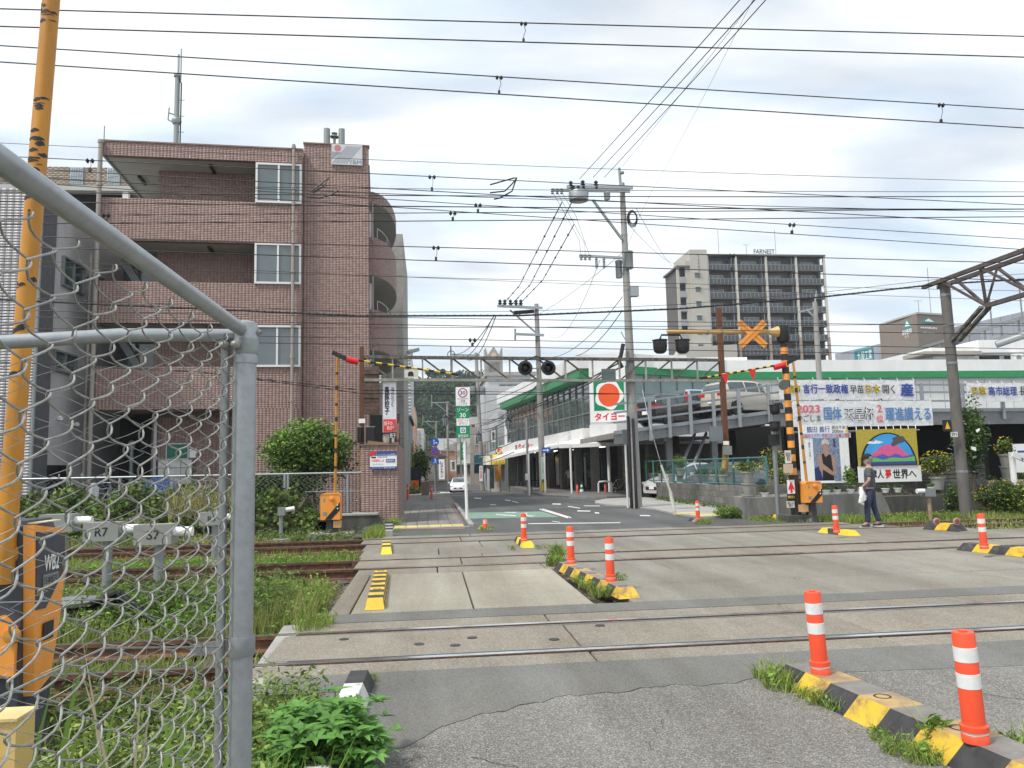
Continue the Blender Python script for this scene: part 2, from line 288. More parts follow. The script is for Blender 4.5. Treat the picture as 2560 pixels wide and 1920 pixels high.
def leaves(c, size, asp=.5, droop=.3, up=0.35, var=.4):
    """one folded leaf (2 quads) per centre"""
    n = len(c); d = rng.normal(size=(n, 3)); d[:, 2] = d[:, 2] * .6 - droop; d /= np.linalg.norm(d, axis=1)[:, None]
    nn = rng.normal(size=(n, 3)); nn[:, 2] += up * 3; s = np.cross(d, nn); s /= np.linalg.norm(s, axis=1)[:, None] + 1e-9; nr = np.cross(s, d)
    L_ = (size * (1 + var * rng.uniform(-1, 1, n)))[:, None]; w = L_ * asp * .5
    base = c - d * L_ * .5; tip = c + d * L_ * .5; l = c - s * w + nr * L_ * .1; r = c + s * w + nr * L_ * .1
    co = np.stack([base, r, tip, l], 1).reshape(-1, 3); f = np.arange(n * 4).reshape(n, 4); return co, f
def blades(c, h, w, lean=.35):
    """grass blades: 2 quads"""
    n = len(c); a = rng.uniform(0, 2 * math.pi, n); s = np.stack([np.cos(a), np.sin(a), a * 0], 1); b = rng.uniform(0, 2 * math.pi, n)
    l = np.stack([np.cos(b), np.sin(b), b * 0], 1) * (lean * rng.uniform(.2, 1, n))[:, None]; hh = (h * rng.uniform(.5, 1.2, n))[:, None]; z = np.array([[0, 0, 1.]])
    ww = s * w; p1 = c + z * hh * .5 + l * hh * .3; p2 = c + z * hh + l * hh
    co = np.stack([c - ww, c + ww, p1 + ww * .8, p1 - ww * .8, p2 + ww * .1, p2 - ww * .1], 1).reshape(-1, 3); k = np.arange(n)[:, None] * 6
    return co, np.concatenate([k + np.array([[0, 1, 2, 3]]), k + np.array([[3, 2, 4, 5]])], 0)
def join(*cf):
    co = []; fs = []; mi = []; k = 0
    for i, (c, f) in enumerate(cf): co.append(c); fs.append(f + k); mi.append(np.full(len(f), i)); k += len(c)
    return np.concatenate(co), np.concatenate(fs), np.concatenate(mi)
def ellip(n, c, r, shell=.55, clumps=0, cr=.3):
    """points in an ellipsoid gathered in clumps so that the outline is uneven"""
    if clumps:
        d = rng.normal(size=(clumps, 3)); d /= np.linalg.norm(d, axis=1)[:, None]; cc_ = d * (shell + (1 - shell) * rng.uniform(0, 1, (clumps, 1))) * (1 - cr * .5)
        k = rng.integers(0, clumps, n); e = rng.normal(size=(n, 3)); e /= np.linalg.norm(e, axis=1)[:, None]; p = cc_[k] + e * (rng.uniform(0, 1, (n, 1)) ** .4) * cr * (.6 + .8 * rng.uniform(0, 1, clumps)[k])[:, None]
    else:
        d = rng.normal(size=(n, 3)); d /= np.linalg.norm(d, axis=1)[:, None]; p = d * (shell + (1 - shell) * rng.uniform(0, 1, (n, 1)))
    return p * np.array(r) + np.array(c)
def tree(name, label, cat, base, crown_c, r, n, size, mats, trunk_r=.08, clumps=40, cr=.32, group=None, mix=(.6, .4), asp=.55, limbs=5):
    t = thing(name, label, cat, base, group); b = MB(); base = Vector(base); cc_ = Vector(crown_c)
    b.tube([base, base.lerp(cc_, .5) + Vector((trunk_r, 0, 0)), cc_], [trunk_r, trunk_r * .8, trunk_r * .3], 7)
    for i in range(limbs):
        a = i * 2.4; e = cc_ + Vector((math.cos(a) * r[0] * .7, math.sin(a) * r[1] * .7, r[2] * random.uniform(-.3, .6))); s0 = base.lerp(cc_, random.uniform(.3, .7)); b.tube([s0, s0.lerp(e, .5) + Vector((0, 0, .1 * r[2])), e], [trunk_r * .5, trunk_r * .35, trunk_r * .12], 5)
    b.build('trunk', M_bark, t); parts = []
    for k, (m, w) in enumerate(zip(mats, mix)): parts.append(leaves(ellip(int(n * w), crown_c, r, .5, clumps, cr), size, asp))
    co, f, mi = join(*parts); npmesh('crown', co, f, list(mats), t, mi, 'stuff'); return t
# ================================================================ GROUND
def sheet(name, xs, ys, zf, m, kind='structure'):
    b = MB(); nx = len(xs)
    vs_ = [(x, y, zf(x, y)) for y in ys for x in xs]; fs = [(j * nx + i, j * nx + i + 1, (j + 1) * nx + i + 1, (j + 1) * nx + i) for j in range(len(ys) - 1) for i in range(nx - 1)]
    return b.add(vs_, fs).build(name, m, None, kind, smooth=True)
def poly(name, pts, z, m, parent=None, kind='structure', th=.02):
    return MB().prism(pts, 'z', z - th, z).build(name, m, parent, kind)
rand2 = lambda x, y: (math.sin(x * 3.1 + y * 1.7) + math.sin(x * 1.3 - y * 4.3) + math.sin(x * 7.1 + y * 5.3) * .5)
sheet('ground', [-1200, -300, -80, -30] + [x * .5 for x in range(-40, 41)] + [30, 80, 300, 1200], [-40, -10] + [x * .5 for x in range(-4, 48)] + [24, 30, 40, 50, 60, 70, 80, 150, 400, 1500],
      lambda x, y: gz(y) - .22 + (.02 * rand2(x, y) if y < 20 else -.1), M_ground)
sheet('road', [-70, -20, -6, -2, 0, 2, 4, 6, 9.4, 20, 70], [24, 27, 30, 34, 38, 42, 46, 50, 55, 60, 66, 72, 78, 100, 140], lambda x, y: gz(y), M_road)
poly('road', [(-1.75, 18.0), (9.35, 18.0), (9.35, 24.02), (-1.75, 24.02)], 0, M_road)
poly('asphalt_pavement', [(-.62, -3), (14, -3), (14, 5.62), (-.95, 5.62), (-.62, 5.0)], 0, M_asph0)
poly('asphalt_strip', [(-1.15, 5.55), (1, 5.55), (2.4, 5.4), (4, 5.3), (14, 5.2), (14, 6.0), (-1.2, 6.0)], .003, M_asph1)
poly('asphalt_strip', [(-1.25, 8.0), (12.5, 8.0), (12.5, 8.46), (-.95, 8.46)], 0, M_asph1)
edge_ = [(x, np.interp(x, [-.6, -.35, .1, .55, 1.2, 2.4], [3.9, 4.25, 4.72, 5.05, 5.22, 5.3]) + .035 * math.sin(x * 9) + .02 * math.sin(x * 23 + 1) + .012 * math.sin(x * 51)) for x in np.linspace(-.6, 2.35, 60)]
MB().prism(edge_ + [(2.35, 5.62), (-.6, 5.62)], 'z', -.01, .0045).build('asphalt_patch', M_asph1, None, 'structure')
crk = MB()
for i in range(len(edge_) - 1):
    (xa_, ya_), (xb_, yb_) = edge_[i], edge_[i + 1]
    w_ = .0012 + .0012 * math.sin(i * 1.7)
    if 10 < i < 52 and (i // 5) % 3 == 1: crk.add([(xa_, ya_ - w_, .0052), (xb_, yb_ - w_, .0052), (xb_, yb_ + w_, .0052), (xa_, ya_ + w_, .0052)], [(0, 1, 2, 3)])
for (cx0, cy0, cx1, cy1) in ((.2, 4.2, .9, 3.6), (1.5, 4.9, 1.1, 4.1), (3.4, 4.8, 4.3, 3.9), (-.1, 8.05, .5, 8.4), (3.2, 8.1, 3.6, 8.42)):
    pc = [Vector((cx0, cy0, 0)).lerp(Vector((cx1, cy1, 0)), i / 14) + Vector((.02 * math.sin(i * 2.1), .015 * math.sin(i * 3.3), .0052)) for i in range(15)]
    for i in range(14): a_, b_ = pc[i], pc[i + 1]; crk.add([a_ + Vector((-.002, -.002, 0)), b_ + Vector((-.002, -.002, 0)), b_ + Vector((.002, .002, 0)), a_ + Vector((.002, .002, 0))], [(0, 1, 2, 3)])
crk.build('crack', M_black, None, 'structure')
# crossing deck slabs, each laid with an open joint
deck = thing('crossing_deck', 'concrete slabs laid between and beside the rails of the level crossing', 'crossing deck', (0, 8, 0)); del deck['category']; del deck['label']; deck['kind'] = 'structure'
def slabrow(a0, a1, b0, b1, step, m, off=0, j=.018):
    x = a0; first = True
    while x < a1 - .1:
        w = (step - off) if first and off else step; first = False; x1 = min(a1, x + w)
        me = boxmesh('slab', x1 - x - j, b1 - b0 - j, .16, m, .008); o = piece('slab', me, deck, ((x + x1) / 2, (b0 + b1) / 2, -.082 + random.uniform(-.004, .002))); o.rotation_euler = (random.uniform(-.002, .002), random.uniform(-.0015, .0015), 0); x = x1
RB = [(6.42, 7.55), (12.21, 13.34), (16.2, 17.33)]
slabrow(-1.42, 12.5, 6.02, 6.37, 2.5, M_slabt, -.2); slabrow(-1.35, 12.5, 6.51, 7.46, 2.6, M_slabt); slabrow(-1.3, 12.5, 7.62, 8.0, 2.5, M_slabt, .05)
slabrow(-1.1, -.86, 8.48, 11.5, .4, M_slabt); slabrow(-.86, 1.78, 8.48, 11.5, 1.32, M_slabL)
slabrow(-1.1, 1.9, 11.52, 12.12, 1.6, M_slabt, .4)
for k, (c0, c1) in enumerate(((8.46, 9.7), (9.7, 10.9), (10.9, 12.12))): slabrow(2.2, 12.8, c0, c1, 2.45, M_slab, .6 * k)
slabrow(-1.2, 13, 12.3, 13.26, 2.6, M_slabt, .9); slabrow(-1.2, 13, 13.42, 13.85, 2.4, M_slab, .3)
slabrow(-1.25, 12.6, 13.87, 15.0, 2.1, M_slab, .7); slabrow(-1.3, 11.4, 15.0, 16.1, 2.3, M_slab)
slabrow(-1.45, 10.4, 16.3, 17.24, 2.6, M_slab, .5); slabrow(-1.5, 9.9, 17.42, 18.0, 2.4, M_slab)
box('slab_bed', M_ground, deck, -1.1, 12.5, 6.05, 18.0, -.25, -.17)
# low lift-holes in the slabs
b = MB()
for px, py in ((860, 1598), (1048, 1610), (1180, 1594), (1138, 1613), (1385, 1598), (1500, 1563)):
    p = GP(px, py); b.lathe([(.045, -.01), (.045, .003)], (p.x, p.y, 0), 12)
b.build('lifting_hole', M_blk2, deck, 'stuff')
# tracks
def rail_prof(bc, zt): return [(bc - .0325, zt), (bc + .0325, zt), (bc + .0325, zt - .035), (bc + .01, zt - .045), (bc + .01, zt - .12), (bc + .061, zt - .14), (bc + .061, zt - .15), (bc - .061, zt - .15), (bc - .061, zt - .14), (bc - .01, zt - .12), (bc - .01, zt - .045), (bc - .0325, zt - .035)]
sleeper_me = boxmesh('sleeper', .22, 2.1, .12, mat('sleeper_timber', (.13, .10, .08), .95, (4, .4), (20, .5), stretch=(4, .5, 1), obr=.4), .01)
for k, (r_a, r_b) in enumerate(RB):
    tr = thing('railway_track', 'x', 'x', (0, (r_a + r_b) / 2, 0)); del tr['category']; del tr['label']; tr['kind'] = 'structure'
    for rb in (r_a, r_b):
        ro = MB().prism(rail_prof(rb, .002), 'x', -60, 80).build('rail', M_rust, tr, smooth=False)
        m = M_rail if k == 0 or (k == 1) else M_raild
        box('rail_head', m, ro, -60, 80, rb - .031, rb + .031, .002, .0055)
        s = 1 if rb == r_a else -1
        g = MB().prism([(rb + s * .085, .001), (rb + s * .10, .001), (rb + s * .10, -.13), (rb + s * .085, -.13)], 'x', -1.3, 12.5); g.build('guard_rail', M_galvd if k == 0 else M_rust, tr)
    for i in range(30): piece('sleeper', sleeper_me, tr, (-1.9 - i * .62, (r_a + r_b) / 2, -.215 + random.uniform(-.01, .01)), random.uniform(-.02, .02))
    for i in range(24): piece('sleeper', sleeper_me, tr, (13.2 + i * .62, (r_a + r_b) / 2, -.215))
    b = MB()
    for i in range(16):
        for rb in (r_a, r_b):
            for s in (-1, 1): b.box(-1.9 - i * .62 - .06, -1.9 - i * .62 + .06, rb + s * .1 - .045, rb + s * .1 + .045, -.15, -.125).lathe([(.014, -.125), (.014, -.09), (.008, -.085)], (-1.9 - i * .62, rb + s * .1, 0), 6)
    b.build('rail_clip', M_rust, tr, 'stuff', smooth=False)
# old rails laid beside the near track as a guard
tr = thing('spare_rail_stack', 'two rusty spare rails lying in the weeds just nearer than the front track', 'rails', (-4, 5.9, -.15))
for bb, z in ((5.95, -.06), (5.72, -.07)): MB().prism(rail_prof(bb, z), 'x', -12, -1.75).build('rail', M_rust, tr)
# dirt packed beside the rails and in the joints
M_dirt = mat('packed_dirt', (.06, .052, .04), .95, (20, .4))
for r_a, r_b in RB:
    for y_ in (r_a - .043, r_b + .043):
        dd = MB(); x_ = -1.2
        while x_ < 12: l_ = random.uniform(.2, .9); w_ = random.uniform(.004, .016); dd.add([(x_, y_ - w_, -.001), (x_ + l_, y_ - w_ * .6, -.001), (x_ + l_, y_ + w_ * .6, -.001), (x_, y_ + w_, -.001)], [(0, 1, 2, 3)]); x_ += l_ + random.uniform(0, .3)
        dd.build('packed_dirt', M_dirt, deck, 'stuff')
# ballast stones
def stones(name, n, x0, x1, y0, y1, z, s, parent=None):
    base = np.array([[1, 0, 0], [-1, 0, 0], [0, 1, 0], [0, -1, 0], [0, 0, 1], [0, 0, -1]]) * 1.; F = np.array([[0, 2, 4], [2, 1, 4], [1, 3, 4], [3, 0, 4], [2, 0, 5], [1, 2, 5], [3, 1, 5], [0, 3, 5]])
    c = np.stack([rng.uniform(x0, x1, n), rng.uniform(y0, y1, n), np.full(n, z)], 1); sz = s * rng.uniform(.5, 1.3, (n, 1, 1)); v_ = base[None] * rng.uniform(.6, 1.2, (n, 6, 3)) * sz
    a = rng.uniform(0, 6.28, n); ca, sa = np.cos(a)[:, None], np.sin(a)[:, None]; x = v_[:, :, 0] * ca - v_[:, :, 1] * sa; y = v_[:, :, 0] * sa + v_[:, :, 1] * ca; v_ = np.stack([x, y, v_[:, :, 2] * .7], 2) + c[:, None]
    return npmesh(name, v_.reshape(-1, 3), (F[None] + (np.arange(n) * 6)[:, None, None]).reshape(-1, 3), M_stone, parent, kind='stuff')
stones('ballast', 9000, -9, -1.3, 5.4, 8.6, -.19, .03); stones('ballast', 5000, -14, -1.3, 11.3, 18.3, -.19, .035); stones('ballast', 3500, 12.5, 24, 11, 19, -.19, .035)
MB().prism([(-1.05, 5.6), (-1.35, 5.98), (-1.45, 8.0), (-1.3, 8.05), (-1.1, 6.0), (-.9, 5.55)], 'z', -.22, -.004).build('concrete_edge', M_conc, None, 'structure')
# pavements beyond the crossing
sw = thing('left_pavement', 'x', 'x', (-.4, 24, 0)); del sw['category']; del sw['label']; sw['kind'] = 'structure'
MB().prism([(-.95, 19.9), (.85, 19.3), (.9, 20.3), (1.0, 33), (-1.5, 33), (-1.05, 24)], 'z', -.05, .012).build('paving_bed', M_grout, sw)
pm = boxmesh('paver', .285, .285, .05, M_paver, .004)
for i in range(7):
    for j in range(40):
        x, y = -1.12 + i * .3, 20.95 + j * .3
        if x > .95 or x < -1.0 - j * .008: continue
        piece('paver', pm, sw, (x, y, .004 + random.uniform(-.002, .002)), random.uniform(-.01, .01))
tm = boxmesh('tactile_paver', .29, .29, .05, M_tact, .01)
for i in range(6):
    for j in range(2): piece('tactile_paver', tm, sw, (-.78 + i * .3, 20.32 + j * .3, .008))
box('pavement_kerb', M_conc, sw, -.95, 1.0, 19.95, 20.15, -.05, .02)
box('pavement_kerb', M_conc, sw, 1.0, 1.13, 20.2, 33, -.05, .06)
MB().prism([(-1.5, 33), (1.13, 33), (1.15, 50), (-1.8, 50)], 'z', -.4, -.02).build('paving', M_paver, sw)
rs = thing('right_pavement', 'x', 'x', (8, 26, 0)); del rs['category']; del rs['label']; rs['kind'] = 'structure'
MB().prism([(6.75, 31.5), (6.45, 30), (6.5, 28.6), (6.9, 27), (7.3, 25), (7.15, 22.4), (7.3, 20.5), (9.1, 20.6), (9.6, 24.3), (9.45, 30.5), (9.55, 33.8), (7.6, 33.2)], 'z', -.05, .05).build('paving', mat('pale_paving', (.36, .35, .33), .9, (1.5, .12), dirt=(1.2, (.24, .23, .21), .5, .75, .6)), rs)
for x, y in [(7.5 + i * .3, 20.75 + j * .3) for i in range(5) for j in range(3)] + [(7.3 + i * .3, 22.0 + j * .3) for i in range(2) for j in range(2)]: piece('tactile_paver', tm, rs, (x, y, .036))
MB().prism([(6.0, 40.2), (7.2, 36.2), (12, 35.5), (13, 60), (6.2, 60)], 'z', -.5, .03).build('forecourt_paving', mat('forecourt_grey', (.16, .155, .15), .9, (2, .1)), rs)
box('pavement_kerb', M_conc, rs, 6.5, 8.3, 35.9, 36.1, -.1, .07)
# road paint (laid 4 mm proud)
M_rp = mat('road_paint_white', (.70, .70, .68), .7, (9, .1), dirt=(14, (.2, .2, .2), .5, .68, .85), world=True)
M_rg = mat('road_paint_green', (.19, .34, .25), .8, (3, .12), dirt=(5, (.16, .19, .17), .42, .66, .85), world=True)
def paint(name, quads, m, z=.004):
    b = MB()
    for q in quads:
        pts = []
        for px, py in q: p = GP(px, py); pts.append((p.x, p.y, gz(p.y) + z))
        b.add(pts, [tuple(range(len(pts)))])
    return b.build(name, m, None, 'structure')
def ln(x0, y0, x1, y1, w=1.6): return [(x0, y0 - w), (x1, y1 - w), (x1, y1 + w), (x0, y0 + w)]
paint('green_road_marking', [[(1150, 1281), (1356, 1279), (1398, 1293), (1165, 1297)]], M_rg)
paint('road_marking', [ln(1349, 1273, 1420, 1295, 1.3), ln(1356, 1272.5, 1428, 1294.5, 1.3), ln(1443, 1277.5, 1476, 1278, 1.2), ln(1487, 1282, 1498, 1283), ln(1420, 1266, 1450, 1271, .9), ln(1381, 1260, 1402, 1260.5), ln(1262, 1250, 1276, 1252, .8), ln(1280, 1253, 1296, 1257, .7),
    ln(1320, 1309.5, 1551, 1307, .9), ln(1186, 1245.5, 1203, 1246, 1), ln(1600, 1289, 1625, 1289.5, 1.2), ln(1460, 1264.6, 1500, 1265.2, .7), ln(1225, 1262, 1240, 1262, .7), ln(1400, 1306, 1380, 1303, .6), ln(1100, 1231, 1125, 1231.5, .8)], M_rp)
paint('road_marking', [[(1308, 1283.5), (1322, 1282), (1316, 1285), (1318, 1288.5), (1342, 1290.5), (1325, 1292.3), (1308, 1289)], ln(1240, 1287, 1290, 1290, 1), ln(1262, 1281.3, 1290, 1281.6, .8)], M_rp, .008)
# cracks / drain lids
MB().prism([(7.9, 24.3), (8.5, 24.3), (8.5, 24.8), (7.9, 24.8)], 'z', .04, .056).build('manhole_cover', M_galvd, None, 'structure')
# ================================================================ KERB BEAMS AND BOLLARDS
def kerb_beam(label, p0, p1, w, h, stripe, mats, z0=0, start=0, skew=.07, name='kerb_beam', chamf=.045, taper=True, holes=0, group=None, cat='kerb'):
    p0 = Vector(p0); p1 = Vector(p1); d = (p1 - p0); Ln = d.length; ang = math.atan2(d.y, d.x); M = Matrix.Translation((p0.x, p0.y, z0)) @ Matrix.Rotation(ang, 4, 'Z')
    t = thing(name, label, cat, (p0.x, p0.y, z0), group); n = max(1, round(Ln / stripe)); st = Ln / n
    for i in range(n):
        a, c = i * st, (i + 1) * st; e0 = .1 if (i == 0 and taper) else 0; e1 = .1 if (i == n - 1 and taper) else 0; k0 = 0 if i == 0 else skew; k1 = 0 if i == n - 1 else skew
        b = MB(M); y0, y1 = -w / 2, w / 2
        P = [(a, y0, 0), (a, y1, 0), (a + e0 + k0, y1 - chamf, h), (a + e0 + k0, y0 + chamf, h)]; R_ = [(c, y0, 0), (c, y1, 0), (c - e1 + k1, y1 - chamf, h), (c - e1 + k1, y0 + chamf, h)]
        b.add(P + R_, [(0, 1, 2, 3), (7, 6, 5, 4), (0, 3, 7, 4), (1, 5, 6, 2), (3, 2, 6, 7), (0, 4, 5, 1)])
        k_ = (i + start) % 2
        if len(mats) > 2: b.m = [0, 0, 0, 0, 1, 0]; b.build('stripe', [mats[k_], mats[2 + k_]], t)
        else: b.build('stripe', mats[k_], t)
    for k in range(holes):
        b = MB(M); b.lathe([(.05, h - .01), (.05, h + .0015), (.038, h + .002), (.036, h - .008)], (Ln * (k + .6) / holes, 0, 0), 14); b.build('lifting_hole', M_black, t)
    return t
def K(px0, py0, px1, py1, z=0): return GP(px0, py0, z), GP(px1, py1, z)
a_, b_ = GP(1938, 1652, .13), GP(2530, 1905, .13); d_ = (b_ - a_).normalized(); b2 = a_ + d_ * 3.4; nrm = Vector((-d_.y, d_.x, 0))
if nrm.x < 0: nrm = -nrm
M_tg = mat('beam_top_grey', (.20, .185, .17), .65, (7, .25), dirt=(9, (.42, .40, .37), .6, .74, .8), world=True); M_tt = mat('beam_top_tan', (.43, .29, .12), .65, (6, .25), dirt=(4, (.22, .17, .13), .45, .62, .9), world=True)
M_topw = mat('beam_worn_yellow', (.66, .43, .04), .6, (5, .15), dirt=(5.5, (.24, .15, .09), .47, .62, .9), world=True)
kerb_beam('long black and yellow kerb beam in the right foreground carrying two orange bollards', a_ + nrm * .13, b2 + nrm * .13, .36, .13, .27, (M_blk2, M_topw, M_tg, M_tt), holes=6, skew=.06, chamf=.07)
kerb_beam('black and yellow kerb beam between footway and carriageway in the middle of the crossing', GP(1405, 1404, .1), GP(1574, 1474, .1), .26, .11, .29, (M_blk2, M_topw, M_tg, M_tt), holes=5, start=0)
kerb_beam('flat yellow and black striped beam along the left edge of the footway', GP(938, 1502, .08) + Vector((0, -.1, 0)), GP(953, 1424, .08), .21, .09, .2, (M_yel, M_blk2), holes=5, chamf=.02, skew=.05)
kerb_beam('short yellow and black block at the left edge beyond the second track', *K(966, 1386, 966, 1362), .2, .09, .4, (M_yel2, M_blk2), chamf=.02, skew=.1)
kerb_beam('stubby yellow kerb block under the bollard in the middle of the footway', *K(1322, 1370, 1300, 1352), .25, .1, .33, (M_yel2, M_blk2))
kerb_beam('short yellow and black kerb beam with one bollard, in front of the walking man', *K(2138, 1340, 2058, 1330), .26, .1, .3, (M_yel2, M_blk2))
e0 = GP(2405, 1374, 0); kerb_beam('black and yellow kerb beam at the right edge carrying a bollard', e0, e0 + (GP(2560, 1390, 0) - e0) * 1.6, .26, .12, .3, (M_blk2, M_yel), start=0)
kb = kerb_beam('dark striped kerb beam with two round reflectors beside the grass on the right', *K(2318, 1322, 2408, 1328), .3, .14, .3, (M_blk2, M_yel), skew=.08)
for px in (2342, 2392):
    p = GP(px, 1311, .14); b = MB(); R = Matrix.Rotation(math.radians(90), 3, 'X'); b.lathe([(.05, -.02), (.075, -.01), (.075, .01), (.05, .02)], (p.x, p.y, .2), 12, R=R); b.build('reflector', M_conc, kb)
    MB().lathe([(.05, .02), (.05, .025)], (p.x, p.y, .2), 12, R=R).build('reflector_lens', mat('reflector_red', (.35, .06, .03), .3), kb)
kerb_beam('black and white painted kerb beam half hidden by a leafy plant in the foreground', (-.5, 5.72, 0), (-.55, 3.6, 0), .2, .12, .33, (M_blk2, M_whp), chamf=.04, start=0)
kerb_beam('yellow ended kerb block at the foot of the warning post', *K(1902, 1292, 1950, 1300), .22, .13, .35, (M_blk2, M_yel2))
kerb_beam('low grey block under the small bollard on the far side of the crossing', *K(1726, 1302, 1760, 1305), .2, .08, .2, (M_blk2, M_conc))
kerb_beam('small block with a red and white marker near the foot of the zone sign', *K(1203, 1322, 1226, 1325), .2, .1, .2, (M_yel2, M_conc))
# striped marker block by the fence corner
p = GP(973, 1340); t = thing('striped_marker_block', 'squat concrete block with black and white stripes beside the fence corner', 'marker', (p.x, p.y, 0))
box('block', M_conc, t, p.x - .08, p.x + .08, p.y - .08, p.y + .08, 0, .12)
for i in range(6): box('stripe', M_whp if i % 2 == 0 else M_blk2, t, p.x - .083, p.x + .083, p.y - .083, p.y + .083, .12 + i * .033, .153 + i * .033)
def make_bollard(h, label):
    t = thing('flexible_bollard', label, 'bollard', (0, 0, 0), 'orange bollards on the crossing'); r = .052
    MB().lathe([(.062, 0), (.062, .035), (.057, .04)], (0, 0, 0), 18).build('base', M_bol, t)
    MB().lathe([(.0585, .04), (.0585, .052)], (0, 0, 0), 18).build('base_ring', M_refl, t)
    MB().lathe([(.064, .052), (.064, .078), (.054, .085)], (0, 0, 0), 18).build('base_collar', M_bol, t)
    MB().lathe([(r, .08), (r, h - .01), (r - .004, h - .002), (.02, h), (.02, h + .006), (.001, h + .007)], (0, 0, 0), 22).build('body', M_bol, t)
    for z in (h * .86, h * .62): MB().lathe([(r + .0002, z - h * .13 - .001), (r + .0015, z - h * .13), (r + .0015, z), (r + .0002, z + .001)], (0, 0, 0), 22).build('reflective_band', M_refl, t)
    return t
bol = make_bollard(.52, 'orange bollard nearest the camera, on the beam at the lower right'); first = True
for px, py, z, lab, tilt in ((2440, 1853, .13, 'orange bollard nearest the camera, on the beam at the lower right', .04), (2052, 1683, .13, 'second orange bollard standing on the long beam at the lower right', .045), (1527, 1453, .11, 'orange bollard on the near end of the middle kerb beam', .01), (1428, 1409, .11, 'orange bollard on the far end of the middle kerb beam', .01),
    (1310, 1353, .1, 'orange bollard on the yellow block in the middle of the footway', .0), (2092, 1332, .1, 'orange bollard in front of the walking man', .03), (2461, 1372, .12, 'orange bollard on the beam at the right edge', .03), (1745, 1299, .08, 'small distant orange bollard near the leaning white pole', 0), (1213, 1318, .1, 'short orange and white marker near the zone sign foot', 0)):
    p = GP(px, py, z); p.z = z
    o = bol if first else copy_tree(bol, p, lab); o.location = p; o['label'] = lab; first = False; o.rotation_euler = (0, -tilt, random.uniform(0, 6) if False else 0)
    if px == 1213: o.scale = (1, 1, .35)
    if px == 1745: o.scale = (1, 1, .9)
# ================================================================ BUILDINGS
TW, TH = .116, .0615
def tiles(name, rects, m, parent, w=TW, h=TH, kind='stuff', off=0, gap=.008, th=.004):
    """real tiles standing proud of the wall: rects = (M, x0, x1, z0, z1, y)"""
    V = []; 
    for (M, x0, x1, z0, z1, y) in rects:
        Mm = np.array(M or I4); nz_ = max(1, round((z1 - z0) / h)); hh = (z1 - z0) / nz_
        for j in range(nz_):
            xs = np.arange(x0 - (j % 2) * off * w, x1, w); a = np.maximum(xs, x0) + gap / 2; c = np.minimum(xs + w, x1) - gap / 2; ok = c - a > .01; a, c = a[ok], c[ok]; n = len(a)
            zb, zt = z0 + j * hh + gap / 2, z0 + (j + 1) * hh - gap / 2; yy = y - th + rng.uniform(-.001, .001, n)
            co = np.stack([np.stack([a, np.full(n, y), np.full(n, zb)], 1), np.stack([c, np.full(n, y), np.full(n, zb)], 1), np.stack([c, np.full(n, y), np.full(n, zt)], 1), np.stack([a, np.full(n, y), np.full(n, zt)], 1),
                np.stack([a, yy, np.full(n, zb)], 1), np.stack([c, yy, np.full(n, zb)], 1), np.stack([c, yy, np.full(n, zt)], 1), np.stack([a, yy, np.full(n, zt)], 1)], 1)
            V.append((co @ Mm[:3, :3].T) + Mm[:3, 3])
    co = np.concatenate(V); n = len(co); F = np.array([[4, 5, 6, 7], [0, 1, 5, 4], [1, 2, 6, 5], [2, 3, 7, 6], [3, 0, 4, 7]])
    return npmesh(name, co.reshape(-1, 3), (F[None] + (np.arange(n) * 8)[:, None, None]).reshape(-1, 4), m, parent, kind=kind)
def window(parent, M, x0, x1, z0, z1, y=0, n=2, fr=.05, mf=None, mg=None, name='window', rows=1, dep=.06):
    """frame bars around and between panes; returns the frame (the panes are its children)"""
    mf = mf or M_wframe; mg = mg or M_glassg; b = MB(M); b.box(x0, x1, y - dep, y + .03, z0, z0 + fr); b.box(x0, x1, y - dep, y + .03, z1 - fr, z1); b.box(x0, x0 + fr, y - dep, y + .03, z0 + fr, z1 - fr); b.box(x1 - fr, x1, y - dep, y + .03, z0 + fr, z1 - fr)
    w = (x1 - x0) / n
    for i in range(1, n): b.box(x0 + i * w - fr * .45, x0 + i * w + fr * .45, y - dep * .9, y + .03, z0 + fr, z1 - fr)
    for k in range(1, rows): zz = z0 + k * (z1 - z0) / rows; b.box(x0 + fr, x1 - fr, y - dep * .8, y + .03, zz - fr * .4, zz + fr * .4)
    f = b.build(name, mf, parent, smooth=False)
    for i in range(n):
        for k in range(rows):
            h = (z1 - z0) / rows; MB(M).box(x0 + i * w + fr * .5, x0 + (i + 1) * w - fr * .5, y - .015 + (i % 2) * .008, y + .002, z0 + k * h + fr * .4, z0 + (k + 1) * h - fr * .4).build('pane', mg, f)
    return f
# ---- brick-tiled apartment block on the left
FB = FM(-4.4, 27, .062); H_ = lambda px, py, b=0.: hit(px, py, FB, b)
xl = H_(252, 500)[0]; xw = H_(638, 500)[0]; xr = H_(757, 500)[0]; xt = H_(922, 500, .22)[0]
bb = thing('apartment_building', 'brown brick tiled apartment block with long balconies and a tower bearing a framed logo', 'building', (-8, 31, 0))
zb = [(12.42, 12.92), (9.45, 10.93), (6.6, 8.03), (3.68, 5.12)]; rects = []
w = MB(FB)
for z0, z1 in zb: w.box(xl, xr, 0, .18, z0, z1); rects.append((FB, xl, xr, z0, z1, 0))
for i in range(1, 4): w.box(xw, xr, .012, .18, zb[i][1], zb[i - 1][0])
w.box(xw, xr, 0, .18, -.2, 3.68); rects.append((FB, xw, xr, 0, 3.68, 0))
for i in range(1, 4): pass
xm = H_(395, 500, 1.3)[0]
w.box(xm, xw + .1, 1.3, 1.5, 0, 12.9); 
for i in range(1, 4): rects.append((FB, xm, xw, zb[i][1] - .3, zb[i - 1][0], 1.3))
rects.append((FB, H_(392, 1100, 1.3)[0], xw, 0, 3.5, 1.3))
